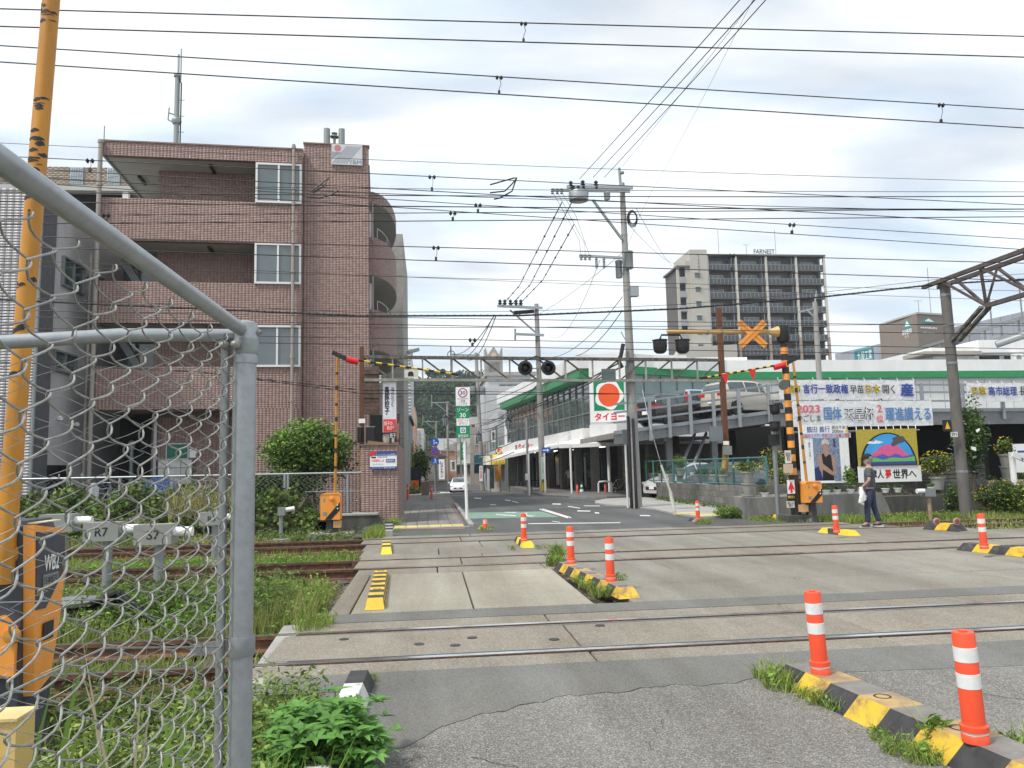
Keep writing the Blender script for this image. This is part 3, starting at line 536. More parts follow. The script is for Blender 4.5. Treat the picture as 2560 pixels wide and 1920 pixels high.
w.box(xr + .0, xt, .22, .4, -.2, 13.25); rects.append((FB, xr + .002, xt, 0, 13.25, .22))
w.box(xt - .2, xt, .4, 9.2, -.2, 12.6); rects.append((FB @ Matrix.Translation((xt, 0, 0)) @ Matrix.Rotation(math.pi / 2, 4, 'Z'), .4, 9.2, 3.2, 12.6, -.002))
w.box(xl, xm, 4.4, 4.6, 0, 12.4); w.box(xl + .3, xt, 9, 9.2, 0, 12.6)
w.build('wall', M_grout, bb); tiles('brick_tiles', rects, M_tile, bb)
cap = MB(FB); cap.box(xl - .02, xr, -.03, .2, 12.92, 12.97); cap.box(xr - .02, xt + .03, .18, .45, 13.25, 13.30); cap.box(xt - .2, xt + .03, .45, 9.2, 12.6, 12.65)
cap.build('coping', mat('coping_brown', (.22, .155, .12), .6), bb)
for i, (z0, z1) in enumerate(zb): MB(FB).box(xl + .02, xw, .18, 4.4, z0 + .02, z0 + .2).build('balcony_soffit', M_soff, bb)
MB(FB).box(xl + .02, xr - .02, .2, 9.1, 12.62, 12.8).build('roof', M_conc, bb)
for i in range(3): MB(FB).box(xl, xl + .06, .05, 4.4, zb[i][0] - .04, zb[i][0] + .02).build('soffit_edge', M_galvd, bb)
for i in range(1, 4):
    z1 = zb[i - 1][0]; z0 = zb[i][1]; window(bb, FB, xw + .01, xr - .04, z0 - .01, z0 + 1.44, -.002, 2, .07)
    b = MB(FB); c = (xw + xl) / 2 + .9; b.box(c - .05, c + .05, .45, 1.2, z1 - .07, z1 + .01); b.build('soffit_light', M_black, bb)
b = MB(FB); b.box(xl + .6, xl + .7, 1.8, 2.6, 12.35, 12.43); b.build('soffit_light', M_black, bb)
# first-floor side openings, stair flight and dark glazing at the left end
for i in (2, 3):
    z0 = zb[i][1]; MB(FB).box(xl + .1, xm, 2.2, 2.3, z0 - .6, zb[i - 1][0]).build('stair_glazing', M_glassd, bb); MB(FB).bar((xl + .1, 2.1, z0 + 1.3), (xm, 2.1, z0 - .9), .12, .25).build('stair_stringer', M_galvd, bb)
MB(FB).box(xl + .2, H_(392, 1100, 1.3)[0], 2.0, 2.1, 0, 3.6).build('entrance_shade_sheet', M_dark, bb)  # flat sheet whose black paints the shade of the entrance
b = MB(FB); x_ = H_(330, 1100, 1.6)[0]; b.cyl((x_, 1.6, 0), (x_, 1.6, 2.4), .07, 10); b.cyl((x_ - .7, 1.7, 0), (x_ - .7, 1.7, 2.0), .05, 8); b.lathe([(.12, 2.4), (.12, 2.7), (.03, 2.75)], (x_, 1.6, 0), 10); b.build('riser_pipe', M_galvd, bb)
x_ = H_(389, 1100, 1.25)[0]; box('door_jamb', M_galv, bb, x_ - .04, x_ + .06, 1.15, 1.32, 0, 3.5, M=FB)
r_ = rect(418, 1111, 469, 1146, FB, 1.27); nb = MB(FB).box(r_[0] - .03, r_[1] + .03, 1.24, 1.29, r_[2] - .03, r_[3] + .03).build('notice_board', M_wframe, bb); MB(FB).box(*r_[:2], 1.225, 1.24, *r_[2:]).build('board_face', mat('board_green', (.01, .16, .10), .5), nb)
r_ = rect(474, 1122, 492, 1144, FB, 1.27); box('notice_sheet', M_wprint, bb, r_[0], r_[1], 1.255, 1.275, r_[2], r_[3], M=FB)
r_ = rect(398, 1150, 482, 1210, FB, 1.2); mb = MB(FB).box(r_[0], r_[1], 1.05, 1.28, r_[2], r_[3]).build('mailbox_bank', M_galvd, bb)
dw, dh = (r_[1] - r_[0]) / 3, (r_[3] - r_[2]) / 3
for i in range(3):
    for j in range(3): b = MB(FB); b.box(r_[0] + i * dw + .02, r_[0] + (i + 1) * dw - .02, 1.035, 1.052, r_[2] + j * dh + .02, r_[2] + (j + 1) * dh - .02); b.build('mailbox_door', mat('mailbox_steel', (.5, .5, .48), .35, metal=.3), mb)
# downpipes
def dpipe(px, y, z0, z1, r, parent=bb, m=None, Mx=FB):
    x = H_(px, 800, y)[0]; b = MB(Mx); b.cyl((x, y, z0), (x, y, z1), r, 10)
    for z in np.arange(z0 + .8, z1, 1.5): b.lathe([(r * 1.35, z), (r * 1.35, z + .1)], (x, y, 0), 10)
    return b.build('downpipe', m or mat('pipe_beige', (.34, .30, .27), .6, (5, .1)), parent)
dpipe(731, -.14, 1.6, 13.05, .055); dpipe(236, -.1, 0, 12.9, .075); dpipe(222, .3, 0, 9, .05)
# logo panel on the tower
r_ = rect(829, 361, 906, 415, FB, .2); lp = MB(FB).box(r_[0], r_[1], .15, .205, r_[2], r_[3]).build('logo_panel', mat('logo_panel_white', (.60, .60, .60), .5, (5, .05)), bb)
x0, x1, z0, z1 = r_; ww, hh = x1 - x0, z1 - z0; M_lg = mat('logo_grey', (.27, .30, .36), .5); M_lr = mat('logo_red', (.55, .2, .2), .5)
MB(FB).disc(x0 + ww * .2, .145, z1 - hh * .2, hh * .16, 20, .004).build('logo_disc', M_lr, lp)
b = MB(FB)
for i in range(6):
    a = i * ww * .085; b.add([(x0 + ww * (.02) + a, .146, z0 + hh * .06), (x0 + ww * .06 + a, .146, z0 + hh * .06), (x0 + ww * .5 + a + ww * .04, .146, z1 - hh * .08), (x0 + ww * .5 + a, .146, z1 - hh * .08)], [(0, 1, 2, 3)])
b.add([(x0 + .01, .1465, z0 + hh * .25), (x0 + ww * .32, .1465, z0 + hh * .6), (x0 + .01, .1465, z0 + hh * .62)], [(0, 1, 2)]); b.build('logo_stripes', M_lg, lp)
txt('Y&M', M_lg, lp, x0 + ww * .55, x1 - ww * .03, z0 + hh * .05, z0 + hh * .25, FB, .146, .03)
# rounded side balconies
xe = (FB.inverted() @ Q(990, 650, 32.3)).x; yc = 4.9; sy = 3.9
def hull(y0s=yc, n=18, k=1.0): return [(xt + (xe - xt) * k * math.sin(math.pi * i / n), yc - sy * math.cos(math.pi * i / n)) for i in range(n + 1)]
for z0, z1, nm in ((11.4, 11.85, 'canopy'), (8.62, 10.1, 'balcony'), (5.85, 7.38, 'balcony'), (3.1, 4.6, 'balcony')):
    pts = hull(); b = MB(FB); b.prism(pts, 'z', z0, z0 + .14); sl = b.build(nm, M_soff, bb, smooth=False)
    b = MB(FB); o_ = hull(); i_ = hull(k=.9); n = len(o_); V = [(x, y, z0 + .001) for x, y in o_] + [(x, y, z1) for x, y in o_] + [(x, y, z1) for x, y in i_]
    b.add(V, [(i, i + 1, n + i + 1, n + i) for i in range(n - 1)] + [(n + i, n + i + 1, 2 * n + i + 1, 2 * n + i) for i in range(n - 1)] + [(2 * n + i, 2 * n + i + 1, i + 1, i) for i in range(n - 1)]); b.build('parapet', M_grout, sl, smooth=False)
    rc = []
    for i in range(n - 1):
        p, q = Vector(o_[i]), Vector(o_[i + 1]); d = q - p; rc.append((FB @ Matrix.Translation((p.x, p.y, 0)) @ Matrix.Rotation(math.atan2(d.y, d.x), 4, 'Z'), 0, d.length, z0 + .01, z1 - .02, -.003))
    tiles('brick_tiles', rc, M_tile, sl)
for z in (8.75, 5.98):
    b = MB(FB); pl = hull(k=.8)[2:9]; 
    for (x, y) in pl[::3]: b.cyl((x, y, z + 1.3), (x, y, z + 1.75), .02, 6)
    b.tube([(x, y, z + 1.75) for x, y in pl], .022, 6); b.build('handrail', M_galv, bb)
for z0, z1 in ((10.1, 11.35), (7.4, 8.6), (4.6, 5.85)):
    b = MB(FB); x = xt + .12; b.cyl((x, .75, z0 - .2), (x, .75, z1), .035, 8); b.build('riser_pipe', M_galvd, bb)
    Ms = FB @ Matrix.Translation((xt + .01, 0, 0)) @ Matrix.Rotation(math.pi / 2, 4, 'Z'); window(bb, Ms, 1.4, 3.0, z0 - .9, z1 - .15, -.02, 2, .06, mg=M_glassd); box('air_conditioner', M_galvd, bb, 3.2, 3.9, -.4, -.05, z0 - .3, z0 + .3, M=Ms)
# roof gear
def rel(px, py, b): p = Q(px, py, b); return p
p = rel(826, 352, 28.5); rv = thing('roof_vents', 'two grey vent stacks and a small cowl on top of the brick tower', 'vents', (p.x, 28.5, 12.6))
for dx in (-.13, .42): MB().cyl((p.x + dx, 28.5, 12.6), (p.x + dx, 28.5, 14.4), .12, 12).build('vent_stack', M_galvd, rv)
MB().lathe([(.05, 12.6), (.05, 14.1), (.16, 14.12), (.16, 14.16), (.05, 14.2), (.12, 14.28), (.02, 14.32)], (p.x + .14, 28.6, 0), 12).build('vent_cowl', M_galvd, rv)
p = rel(440, 360, 31); am = thing('antenna_mast', 'tall grey antenna mast rising from the roof of the brick apartment block', 'antenna', (p.x, 31, 12.7))
zz = lambda py: rel(440, py, 31).z
b = MB(); b.cyl((p.x, 31, 12.7), (p.x, 31, zz(190)), .1, 10); b.lathe([(.15, zz(310)), (.2, zz(303)), (.15, zz(296))], (p.x, 31, 0), 12); b.lathe([(.15, zz(192)), (.15, zz(188))], (p.x, 31, 0), 12); b.build('mast', M_galvd, am)
MB().cyl((p.x + .12, 31, zz(200)), (p.x + .12, 31, zz(122)), .035, 6).build('antenna_rod', M_galv, am); MB().cyl((p.x + .02, 31, zz(200)), (p.x + .02, 31, zz(136)), .05, 6).build('antenna_rod', M_galv, am)
MB().tube([(p.x + .17, 30.95, 12.7), (p.x + .17, 30.95, zz(210)), (p.x + .05, 30.95, zz(195))], .03, 6).build('cable', M_black, am)
b = MB()
for y in (330, 290, 250): b.bar((p.x - .05, 31, zz(y)), (p.x + .3, 31, zz(y)), .02)
b.tube([(p.x - .3, 31, zz(270)), (p.x - .33, 31, zz(300)), (p.x, 31, zz(310))], .03, 6); b.bar((p.x - .33, 31, zz(282)), (p.x + .05, 31, zz(290)), .05); b.build('bracket', M_galvd, am)
tag(MB(FB).cyl((xl, .1, 12.9), (xl, .1, 13.5), .02, 6).build('lightning_rod', M_galvd), 'short thin rod on the left roof corner of the brick block', 'rod')
# ---- grey rendered building beside it
gb = thing('grey_building', 'plain light grey rendered building left of the brick block with two dark side windows', 'building', (-15, 28, 0)); ga = Q(127, 900, 25.5).x
gxm = mat('render_grey', (.48, .47, .48), .85, (1.2, .12), dirt=(1, (.22, .21, .21), .5, .8, .5), stretch=(1, 1, .25))
box('wall', gxm, gb, ga - 3.5, ga, 25.5, 38, -.2, 10.9)
GS = Matrix.Translation((ga, 0, 0)) @ Matrix.Rotation(math.pi / 2, 4, 'Z')
def ys(px): return ga / (Q(px, 900, 1).x)          # depth at which the side wall is met
for (p0, p1, t0, t1) in ((143, 199, 638, 712), (129, 186, 872, 925)):
    y0, y1 = ys(p0), ys(p1); window(gb, GS, y0, y1, Q(p0, t1, y0).z, Q(p0, t0, y0).z, -.01, 2, .06, mf=M_galvd, mg=M_glassd, dep=.1)
for p0, p1 in ((146, 160), (178, 188)):
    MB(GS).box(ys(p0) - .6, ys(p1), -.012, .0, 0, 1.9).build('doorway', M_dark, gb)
y0 = ys(200); zc = Q(200, 680, y0).z; b = MB(); b.lathe([(.001, .0), (.22, -.02), (.3, -.15), (.28, -.16)], (ga + .3, y0 + .3, zc), 12); b.build('vent_hood', M_galv, gb)
for py in (1045, 1055): MB().lathe([(.09, -.05), (.09, .03), (.02, .08)], (ga + .08, ys(150 if py == 1045 else 192), Q(150, py, 26).z), 10).build('vent_cap', M_wprint, gb)
MB().cyl((ga + .12, ys(212), 0), (ga + .12, ys(212), 8), .05, 8).build('downpipe', M_galvd, gb)
# ---- white tiled building at the far left edge
wt = thing('white_tiled_building', 'white building clad in small horizontal tiles at the left edge behind the fence', 'building', (-17, 25, 0)); xe_ = Q(88, 900, 24.4).x
box('wall', mat('grout_dark', (.12, .12, .13), .9), wt, xe_ - 6, xe_, 24.4, 25.4, -.2, 10.4)
tiles('wall_tiles', [(None, xe_ - 4, xe_, 0, 10.4, 24.4)], mat('tile_white', (.50, .48, .49), .4, (.6, .05), isl=.15), wt, w=.2, h=.09, off=0, gap=.014)
MB().cyl((xe_ + .06, 24.3, 0), (xe_ + .06, 24.3, 10), .05, 8).build('downpipe', M_galvd, wt)
# ---- buff tiled house behind
bh = thing('buff_tiled_building', 'buff brick tiled building with a pierced parapet seen behind the brick block', 'building', (-14, 37, 0)); xa, xb_ = Q(85, 430, 37).x, Q(345, 470, 37).x
zt = Q(115, 416, 37).z; box('wall', M_grout, bh, xa - 4, xb_, 37, 44, 0, zt); tiles('brick_tiles', [(None, xa - 2, xb_, zt - 1.0, zt, 37), (None, xa - 2, xb_, zt - 7, zt - 2.6, 37.0)], M_tileb, bh, w=.25, h=.09, off=.5)
box('eave', M_soff, bh, xa - 4, xb_ + .3, 36.4, 37.0, zt - 1.35, zt - 1.1); box('gallery_shade_sheet', M_dark, bh, xa - 2, xb_ - .3, 36.95, 36.985, zt - 2.4, zt - 1.36); box('column', M_wprint, bh, xb_ - .5, xb_ - .25, 36.5, 36.75, zt - 4, zt - 1.36)  # shaded gap under the eave is painted as a flat black sheet
for px in (190, 282):
    x = Q(px, 440, 36.9).x; g = MB()
    for i in range(5): g.bar((x - .25 + i * .11, 36.93, zt - .9), (x - .2 + i * .11, 36.93, zt - .05), .03)
    for i in range(3): g.bar((x - .25, 36.93, zt - .2 - i * .3), (x + .25, 36.93, zt - .15 - i * .3), .03)
    box('grille_opening', mat('pale_opening', (.55, .62, .68), .6), bh, x - .28, x + .28, 36.95, 36.985, zt - .95, zt - .02); g.build('grille', M_galv, bh)
# ---- concrete fin wall and slim tiled house beyond the balconies
cw = thing('concrete_house', 'narrow bare concrete building beyond the rounded balconies', 'building', (-2, 38, 0)); p0, p1 = Q(984, 900, 37.5).x, Q(1009, 900, 37.5).x
box('wall', M_conc, cw, p0 - .6, p1, 37.5, 46, -.3, Q(1000, 585, 37.5).z)
b = MB()
for z in range(1, 13, 2): b.box(p0 - .6, p1 + .002, 37.494, 37.5, z, z + .02)
b.build('shutter_joint', M_cdark, cw, 'stuff')
th_ = thing('slim_white_house', 'slim white tiled house jutting over the footway beside the concrete building', 'building', (-1.5, 50, 0)); p1 = Q(1027, 900, 49).x
z0, z1 = Q(1020, 1040, 49).z, Q(1020, 872, 49).z
box('wall', mat('house_white', (.60, .61, .62), .7), th_, p1 - 3, p1, 49, 58, z0, z1); tiles('wall_tiles', [(None, p1 - 2, p1, z0, z1, 49)], mat('tile_pale', (.66, .67, .68), .5, isl=.1), th_, w=.4, h=.2, off=0, gap=.03)
box('lower_storey', M_galvd, th_, p1 - 3, p1 - .12, 49.2, 58, 0, z0 - .05); box('floor_slab', M_cdark, th_, p1 - 3, p1 + .02, 48.95, 58, z0 - .15, z0)
# ---- dumpling restaurant front tucked under the block
rf = thing('restaurant_front', 'dark restaurant porch with a sloping wooden eave under the brick block', 'shop front', (-2, 25.5, 0)); x0, x1 = Q(926, 1000, 26.4).x, Q(948, 1000, 26.4).x
b = MB(); 
for i in range(12): b.box(x0 - .2, x1, 26.3 + random.uniform(-.05, .02), 26.5, 3.4 + i * .135, 3.4 + (i + 1) * .135 - .01)
b.build('stone_cladding', mat('stone_cladding', (.13, .085, .07), .9, (8, .5), (20, .6)), rf, 'stuff')
xq0, xq1 = Q(925, 1090, 25.2).x, Q(990, 1090, 25.2).x
box('porch_shade_sheet', M_dark, rf, xq0, xq1 + .1, 25.4, 25.6, 2.3, 3.3); MB().prism([(xq0, 2.42), (xq1 + .1, 2.3), (xq1 + .1, 2.22), (xq0, 2.22)], 'y', 24.2, 25.5).build('eave', mat('eave_wood', (.33, .19, .09), .7), rf)  # porch backing is a black sheet that paints the shade under the eave
MB().prism([(25.5, 3.35), (24.1, 2.32), (24.1, 2.22), (25.5, 3.2)], 'x', xq1 - .05, xq1 + .12).build('barge_board', mat('barge_brown', (.14, .05, .035), .7), rf)
MB().lathe([(.02, -.16), (.11, -.14), (.13, 0), (.11, .14), (.02, .16)], (xq1 - .3, 25.2, 2.52), 14).build('paper_lantern', mat('lantern_paper', (.6, .58, .52), .8), rf)
nb = MB().box(xq1 - .16, xq1 + .06, 24.15, 24.2, 2.32, 2.66).build('name_board', M_ink, rf); txt('餃子\n屋', M_wprint, nb, xq1 - .14, xq1 + .04, 2.34, 2.64, None, 24.148)
# vertical shop sign
r_ = rect(957, 952, 991, 1080, I4, 25.0); x0, x1, z0, z1 = r_; sg = thing('vertical_shop_sign', 'tall white vertical sign with black brush characters and a red foot hanging below the gantry', 'sign', ((x0 + x1) / 2, 25, z0))
box('sign_box', M_galvd, sg, x0 - .02, x1 + .02, 25.0, 25.16, z0 - .02, z1 + .02); box('panel', mat('panel_lilac_white', (.70, .71, .76), .4), sg, x0, x1, 24.985, 25.0, z0, z1); zr = z0 + (z1 - z0) * .25; box('red_foot', mat('sign_red', (.72, .05, .05), .4), sg, x0 + .012, x1 - .012, 24.975, 24.99, z0 + .012, zr)
w_ = x1 - x0; txt('黒豚餃子', M_ink, sg, x0 + w_ * .12, x0 + w_ * .5, z0 + (z1 - z0) * .34, z1 - (z1 - z0) * .12, None, 24.983, .045, vertical=True); txt('毎日包む', M_ink, sg, x0 + w_ * .62, x0 + w_ * .88, z0 + (z1 - z0) * .49, z1 - (z1 - z0) * .12, None, 24.983, .02, vertical=True)
txt('餃子の', M_wprint, sg, x0 + w_ * .1, x0 + w_ * .7, zr - (zr - z0) * .48, zr - (zr - z0) * .15, None, 24.973, .02); txt('あかり', M_wprint, sg, x0 + w_ * .3, x0 + w_ * .92, z0 + (zr - z0) * .16, z0 + (zr - z0) * .5, None, 24.973, .02)
# ---- low brick wall with estate agent's board
lw = thing('brick_wall', 'low wall of brown brick tiles beside the footway carrying a white and blue notice board', 'wall', (-1.7, 22, 0)); xL, xR = Q(903, 1200, 21.95).x, Q(996, 1200, 21.95).x; zt = Q(960, 1113, 21.95).z
box('core', M_grout, lw, xL, xR, 21.96, 22.3, -.2, zt); box('core', M_grout, lw, xR - .22, xR, 22.3, 26.5, -.2, zt)
tiles('brick_tiles', [(None, xL, xR, 0, zt, 21.96), (Matrix.Translation((xR, 0, 0)) @ Matrix.Rotation(math.pi / 2, 4, 'Z'), 21.97, 26.5, 0, zt, 0)], M_tile, lw); box('coping', mat('coping_brown', (.22, .155, .12), .6), lw, xL - .02, xR + .02, 21.92, 22.32, zt, zt + .04)
r_ = rect(925, 1130, 992, 1172, I4, 21.9); x0, x1, z0, z1 = r_; ab = thing('estate_agent_board', 'white board with red corner and navy bands of small print on the low brick wall', 'sign', ((x0 + x1) / 2, 21.9, z0)); w_, h_ = x1 - x0, z1 - z0
box('panel', M_wprint, ab, x0, x1, 21.9, 21.93, z0, z1); MB().add([(x0, 21.894, z1), (x0 + w_ * .3, 21.894, z1), (x0 + w_ * .12, 21.894, z1 - h_ * .22), (x0, 21.894, z1 - h_ * .27)], [(0, 3, 2, 1)]).build('red_corner', M_red, ab)
box('navy_band', M_navy, ab, x0, x1, 21.892, 21.899, z0, z0 + h_ * .14); MB().add([(x0 + w_ * .3, 21.893, z1), (x1, 21.893, z1), (x1, 21.893, z1 - h_ * .22), (x0 + w_ * .12, 21.893, z1 - h_ * .22)], [(0, 3, 2, 1)]).build('navy_band', M_navy, ab)
txt('ユーミーコーポレーション株式会社', M_wprint, ab, x0 + w_ * .22, x0 + w_ * .95, z1 - h_ * .2, z1 - h_ * .11, None, 21.89); txt('お部屋探しは', M_red, ab, x0 + w_ * .05, x0 + w_ * .52, z0 + h_ * .42, z0 + h_ * .58, None, 21.897); txt('ユーミーネット', M_navy, ab, x0 + w_ * .1, x0 + w_ * .5, z0 + h_ * .22, z0 + h_ * .34, None, 21.897)
bx = box('boxed_notice', M_navy, ab, x0 + w_ * .6, x0 + w_ * .94, 21.893, 21.899, z0 + h_ * .38, z0 + h_ * .58); txt('満室御礼', M_wprint, ab, x0 + w_ * .62, x0 + w_ * .92, z0 + h_ * .42, z0 + h_ * .55, None, 21.891); txt('ユーミーネット ☎ 099-808-7955', M_wprint, ab, x0 + w_ * .08, x0 + w_ * .93, z0 + h_ * .03, z0 + h_ * .11, None, 21.89)
txt('鹿児島市 賃貸 管理', M_ink, ab, x0 + w_ * .28, x0 + w_ * .65, z0 + h_ * .66, z0 + h_ * .73, None, 21.897); box('name_pill', M_ink, ab, x0 + w_ * .05, x0 + w_ * .22, 21.895, 21.899, z0 + h_ * .64, z0 + h_ * .72)
# ================================================================ SUPERMARKET
tm_ = thing('supermarket', 'white two storey supermarket with green roof band, glass upper floor and rounded corner', 'building', (8, 50, -.3))
Lp = Q(1262, 1100, 68); Rp = Q(1476, 1000, 43.2); Cq = Q(1566, 1000, 42.6)
d = (Rp - Lp).xy; ang = math.atan2(d.y, d.x); FT = FM(Lp.x, Lp.y, ang); LT = d.length; z0g = 3.6; z1g = 6.55; ZT = 7.85
d2 = (Cq - Rp).xy; a2 = math.atan2(d2.y, d2.x); FC = FM(Rp.x, Rp.y, a2); LC = d2.length
E1 = Q(1822, 1000, 46.0); FR = FM(Cq.x, Cq.y, math.atan2(E1.y - Cq.y, E1.x - Cq.x)); LR = (E1 - Cq).xy.length
E2 = Vector((60, 47.5, 0)); F2 = FM(E1.x, E1.y, math.atan2(E2.y - E1.y, E2.x - E1.x)); L2 = (E2 - E1).xy.length
w = MB(FT); w.box(0, LT, .0, 6, z1g + .62, ZT - .04); w.box(-.0, 1.2, -.02, 6, -.8, z1g + .62); w.box(1.2, LT, -.03, .3, 2.95, z0g); w.build('wall', M_whitew, tm_)
g = MB(FT); g.add([(1.3, -.62, z1g - .02), (LT, -.62, z1g - .02), (LT, -.62, z1g + .5), (1.3, -.62, z1g + .5), (1.3, 0, z1g - .1), (LT, 0, z1g - .1), (LT, 0, z1g + .62), (1.3, 0, z1g + .62)], [(0, 1, 2, 3), (4, 0, 3, 7), (0, 4, 5, 1), (3, 2, 6, 7), (1, 5, 6, 2)]); g.build('green_band', M_green, tm_)
MB(FT).box(.2, LT + .1, -.7, 6, z1g + .5, ZT).build('parapet', M_whitew, tm_)
def curtain(M, x0, x1, z0, z1, nx, rows, mg, y=.05):
    w = (x1 - x0) / nx; b = MB(M)
    for i in range(nx + 1): b.box(x0 + i * w - .03, x0 + i * w + .03, y - .09, y, z0, z1)
    for k in range(len(rows)): b.box(x0, x1, y - .075, y, z0 + (z1 - z0) * rows[k] - .03, z0 + (z1 - z0) * rows[k] + .03)
    fr = b.build('window_grid', M_galvd, tm_)
    for i in range(nx):
        for k in range(len(rows) - 1): MB(M).box(x0 + i * w + .03, x0 + (i + 1) * w - .03, y - .02 + random.uniform(-.004, .004), y + .01, z0 + (z1 - z0) * rows[k] + .03, z0 + (z1 - z0) * rows[k + 1] - .03).build('pane', mg, fr)
curtain(FT, 1.3, LT - .1, z0g, z1g + .1, 17, (0, .3, .62, 1), M_glassd)
# fascia and sloping canopy over the pavement, with stays
MB(FT).prism([(-.3, 2.42), (LT, 2.95), (LT, 3.62), (-.3, 3.4)], 'y', -.55, -.03).build('shop_fascia', M_whitew, tm_)
cp = MB(FT); cp.add([(4, -.56, 2.85), (LT, -.56, 3.05), (LT + .2, -2.0, 2.72), (4.4, -2.0, 2.2), (4.4, -2.0, 2.02), (LT + .2, -2.0, 2.55), (LT, -.56, 2.86), (4, -.56, 2.4)], [(0, 1, 2, 3), (3, 2, 5, 4), (4, 5, 6, 7), (0, 3, 4, 7)]); cp.build('canopy', M_whitew, tm_)
for i in range(6): x = 4.5 + i * (LT - 6) / 5; MB(FT).bar((x, -.56, 3.55), (x + .3, -1.9, 2.25 + .47 * x / LT), .04).build('canopy_stay', M_white, tm_)
cp = MB(); A = FT @ Vector((LT, -.55, 0)); B_ = FT @ Vector((LT + .2, -2.0, 0)); C_ = Q(1566, 1000, 42.2); D_ = Q(1573, 1000, 40.0)
cp.add([(A.x, A.y, 3.05), (C_.x, C_.y, 3.1), (D_.x, D_.y, 2.72), (B_.x, B_.y, 2.72), (B_.x, B_.y, 2.5), (D_.x, D_.y, 2.5), (C_.x, C_.y, 2.86), (A.x, A.y, 2.86)], [(0, 3, 2, 1), (3, 4, 5, 2), (4, 7, 6, 5)]); cp.build('canopy', M_whitew, tm_)
w = MB(FC); w.box(-.02, LC, -.25, 4, 3.05, z1g + .35); w.box(-.02, LC, -.2, 6, z1g + .35, ZT); w.build('corner_wall', M_whitew, tm_)
# round fascia at corner
b = MB(); prof = []
for i in range(9): t = i / 8; p = (FT @ Vector((LT - 3 * (1 - t), -.56, 0))) if False else None
b = MB(FC); b.box(-.05, LC + .05, -.6, -.25, 2.95, 3.75); b.build('shop_fascia', M_whitew, tm_)
# corner logo board
r_ = rect(1483, 951, 1563, 1053, FC, -.34); x0, x1, z0, z1 = r_; lb = MB(FC).box(rect(1473, 951, 1563, 1053, FC, -.34)[0], x1 + .05, -.33, -.26, z0, z1 + .03).build('corner_sign', M_wprint, tm_)
w_, h_ = x1 - x0, z1 - z0; gz0 = z0 + h_ * .27; MB(FC).box(x0, x1, -.345, -.33, gz0, z1).build('green_square', M_gpr, lb)
cx_, cz_ = (x0 + x1) / 2, (gz0 + z1) / 2; pts = []
for i in range(48): t = 2 * math.pi * i / 48; rr = w_ * (.455 + .035 * math.cos(5 * t + .6)); pts.append((cx_ + rr * math.cos(t), cz_ + rr * math.sin(t) * (z1 - gz0) / w_ * 1.0))
MB(FC).prism(pts, 'y', -.352, -.345).build('white_petal', M_wprint, lb); pts = [(cx_ + w_ * .35 * math.cos(2 * math.pi * i / 40), cz_ + w_ * .36 * math.sin(2 * math.pi * i / 40) * (z1 - gz0) / w_ * 1.05) for i in range(40)]
MB(FC).prism(pts, 'y', -.36, -.352).build('red_disc', M_redr, lb); txt('タイヨー', M_red, lb, x0 + .02, x1 - .0, z0 + h_ * .03, z0 + h_ * .22, FC, -.335, .045)
# right-hand wing
for F, LL, seg in ((FR, LR, 1), (F2, L2, 2)):
    MB(F).box(0, LL, 0, 9, z1g + .55, ZT).build('parapet', M_whitew, tm_); MB(F).box(0, LL, -.06, .3, z1g + .12, z1g + .55).build('green_band', M_green, tm_)
    MB(F).box(0, LL, .3, .6, -.4, z1g + .12).build('wall', M_whitew if seg == 2 else M_galvd, tm_)
curtain(FR, .3, LR - .2, z0g - .4, z1g + .1, 6, (0, .4, .7, 1), mat('glass_teal', (.16, .24, .24), .15, (.5, .2), spec=.8), .25)
MB(FR).box(-1.5, LR + 4, -.9, .3, 3.05, 3.75).build('shop_fascia', M_whitew, tm_); MB(FR).box(-1, LR + 10, -1.8, .2, 2.6, 2.75).build('canopy', M_whitew, tm_)
b = MB(F2)
for i in range(40): b.box(2 + i * 1.0, 2.02 + i, .29, .3, 3, z1g)
b.build('panel_joint', M_galvd, tm_, 'stuff')
# rooftop cabin
p = Q(1775, 885, 50); rc = MB(); rc.box(p.x - 1, p.x + 2.6, 50, 54, ZT - .2, ZT + .75); rc.build('roof_cabin', M_whitew, tm_)
p = Q(1560, 880, 54); MB().prism([(p.x - 3, ZT), (p.x + 6, ZT), (p.x + 6, ZT + 1.0), (p.x + 3, ZT + 1.1), (p.x, ZT + .7), (p.x - 1.5, ZT + 1.1), (p.x - 3, ZT + .95)], 'y', 54, 58).build('plant_room', M_whitew, tm_)
# ground floor: dark shop interior with columns, back wall, shutters, ceiling lights
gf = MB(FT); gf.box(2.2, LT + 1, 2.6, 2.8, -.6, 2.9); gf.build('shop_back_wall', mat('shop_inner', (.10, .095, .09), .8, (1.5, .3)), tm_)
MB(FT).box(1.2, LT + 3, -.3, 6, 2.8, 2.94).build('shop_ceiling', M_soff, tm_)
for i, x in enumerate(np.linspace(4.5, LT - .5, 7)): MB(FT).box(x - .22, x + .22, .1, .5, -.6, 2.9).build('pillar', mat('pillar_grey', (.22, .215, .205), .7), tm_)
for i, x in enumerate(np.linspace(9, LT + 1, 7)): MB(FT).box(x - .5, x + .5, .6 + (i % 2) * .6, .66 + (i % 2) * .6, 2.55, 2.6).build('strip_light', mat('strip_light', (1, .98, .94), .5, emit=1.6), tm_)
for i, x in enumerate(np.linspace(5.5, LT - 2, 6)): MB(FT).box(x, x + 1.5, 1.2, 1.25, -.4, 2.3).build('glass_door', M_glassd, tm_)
MB(FT).box(1.2, 4.0, -.6, .2, -.7, 2.75).build('side_wall', M_conc, tm_); b = MB(FT)
for i in range(14): b.box(1.3 + i * .19, 1.33 + i * .19, -.64, -.6, -.5, 2.6)
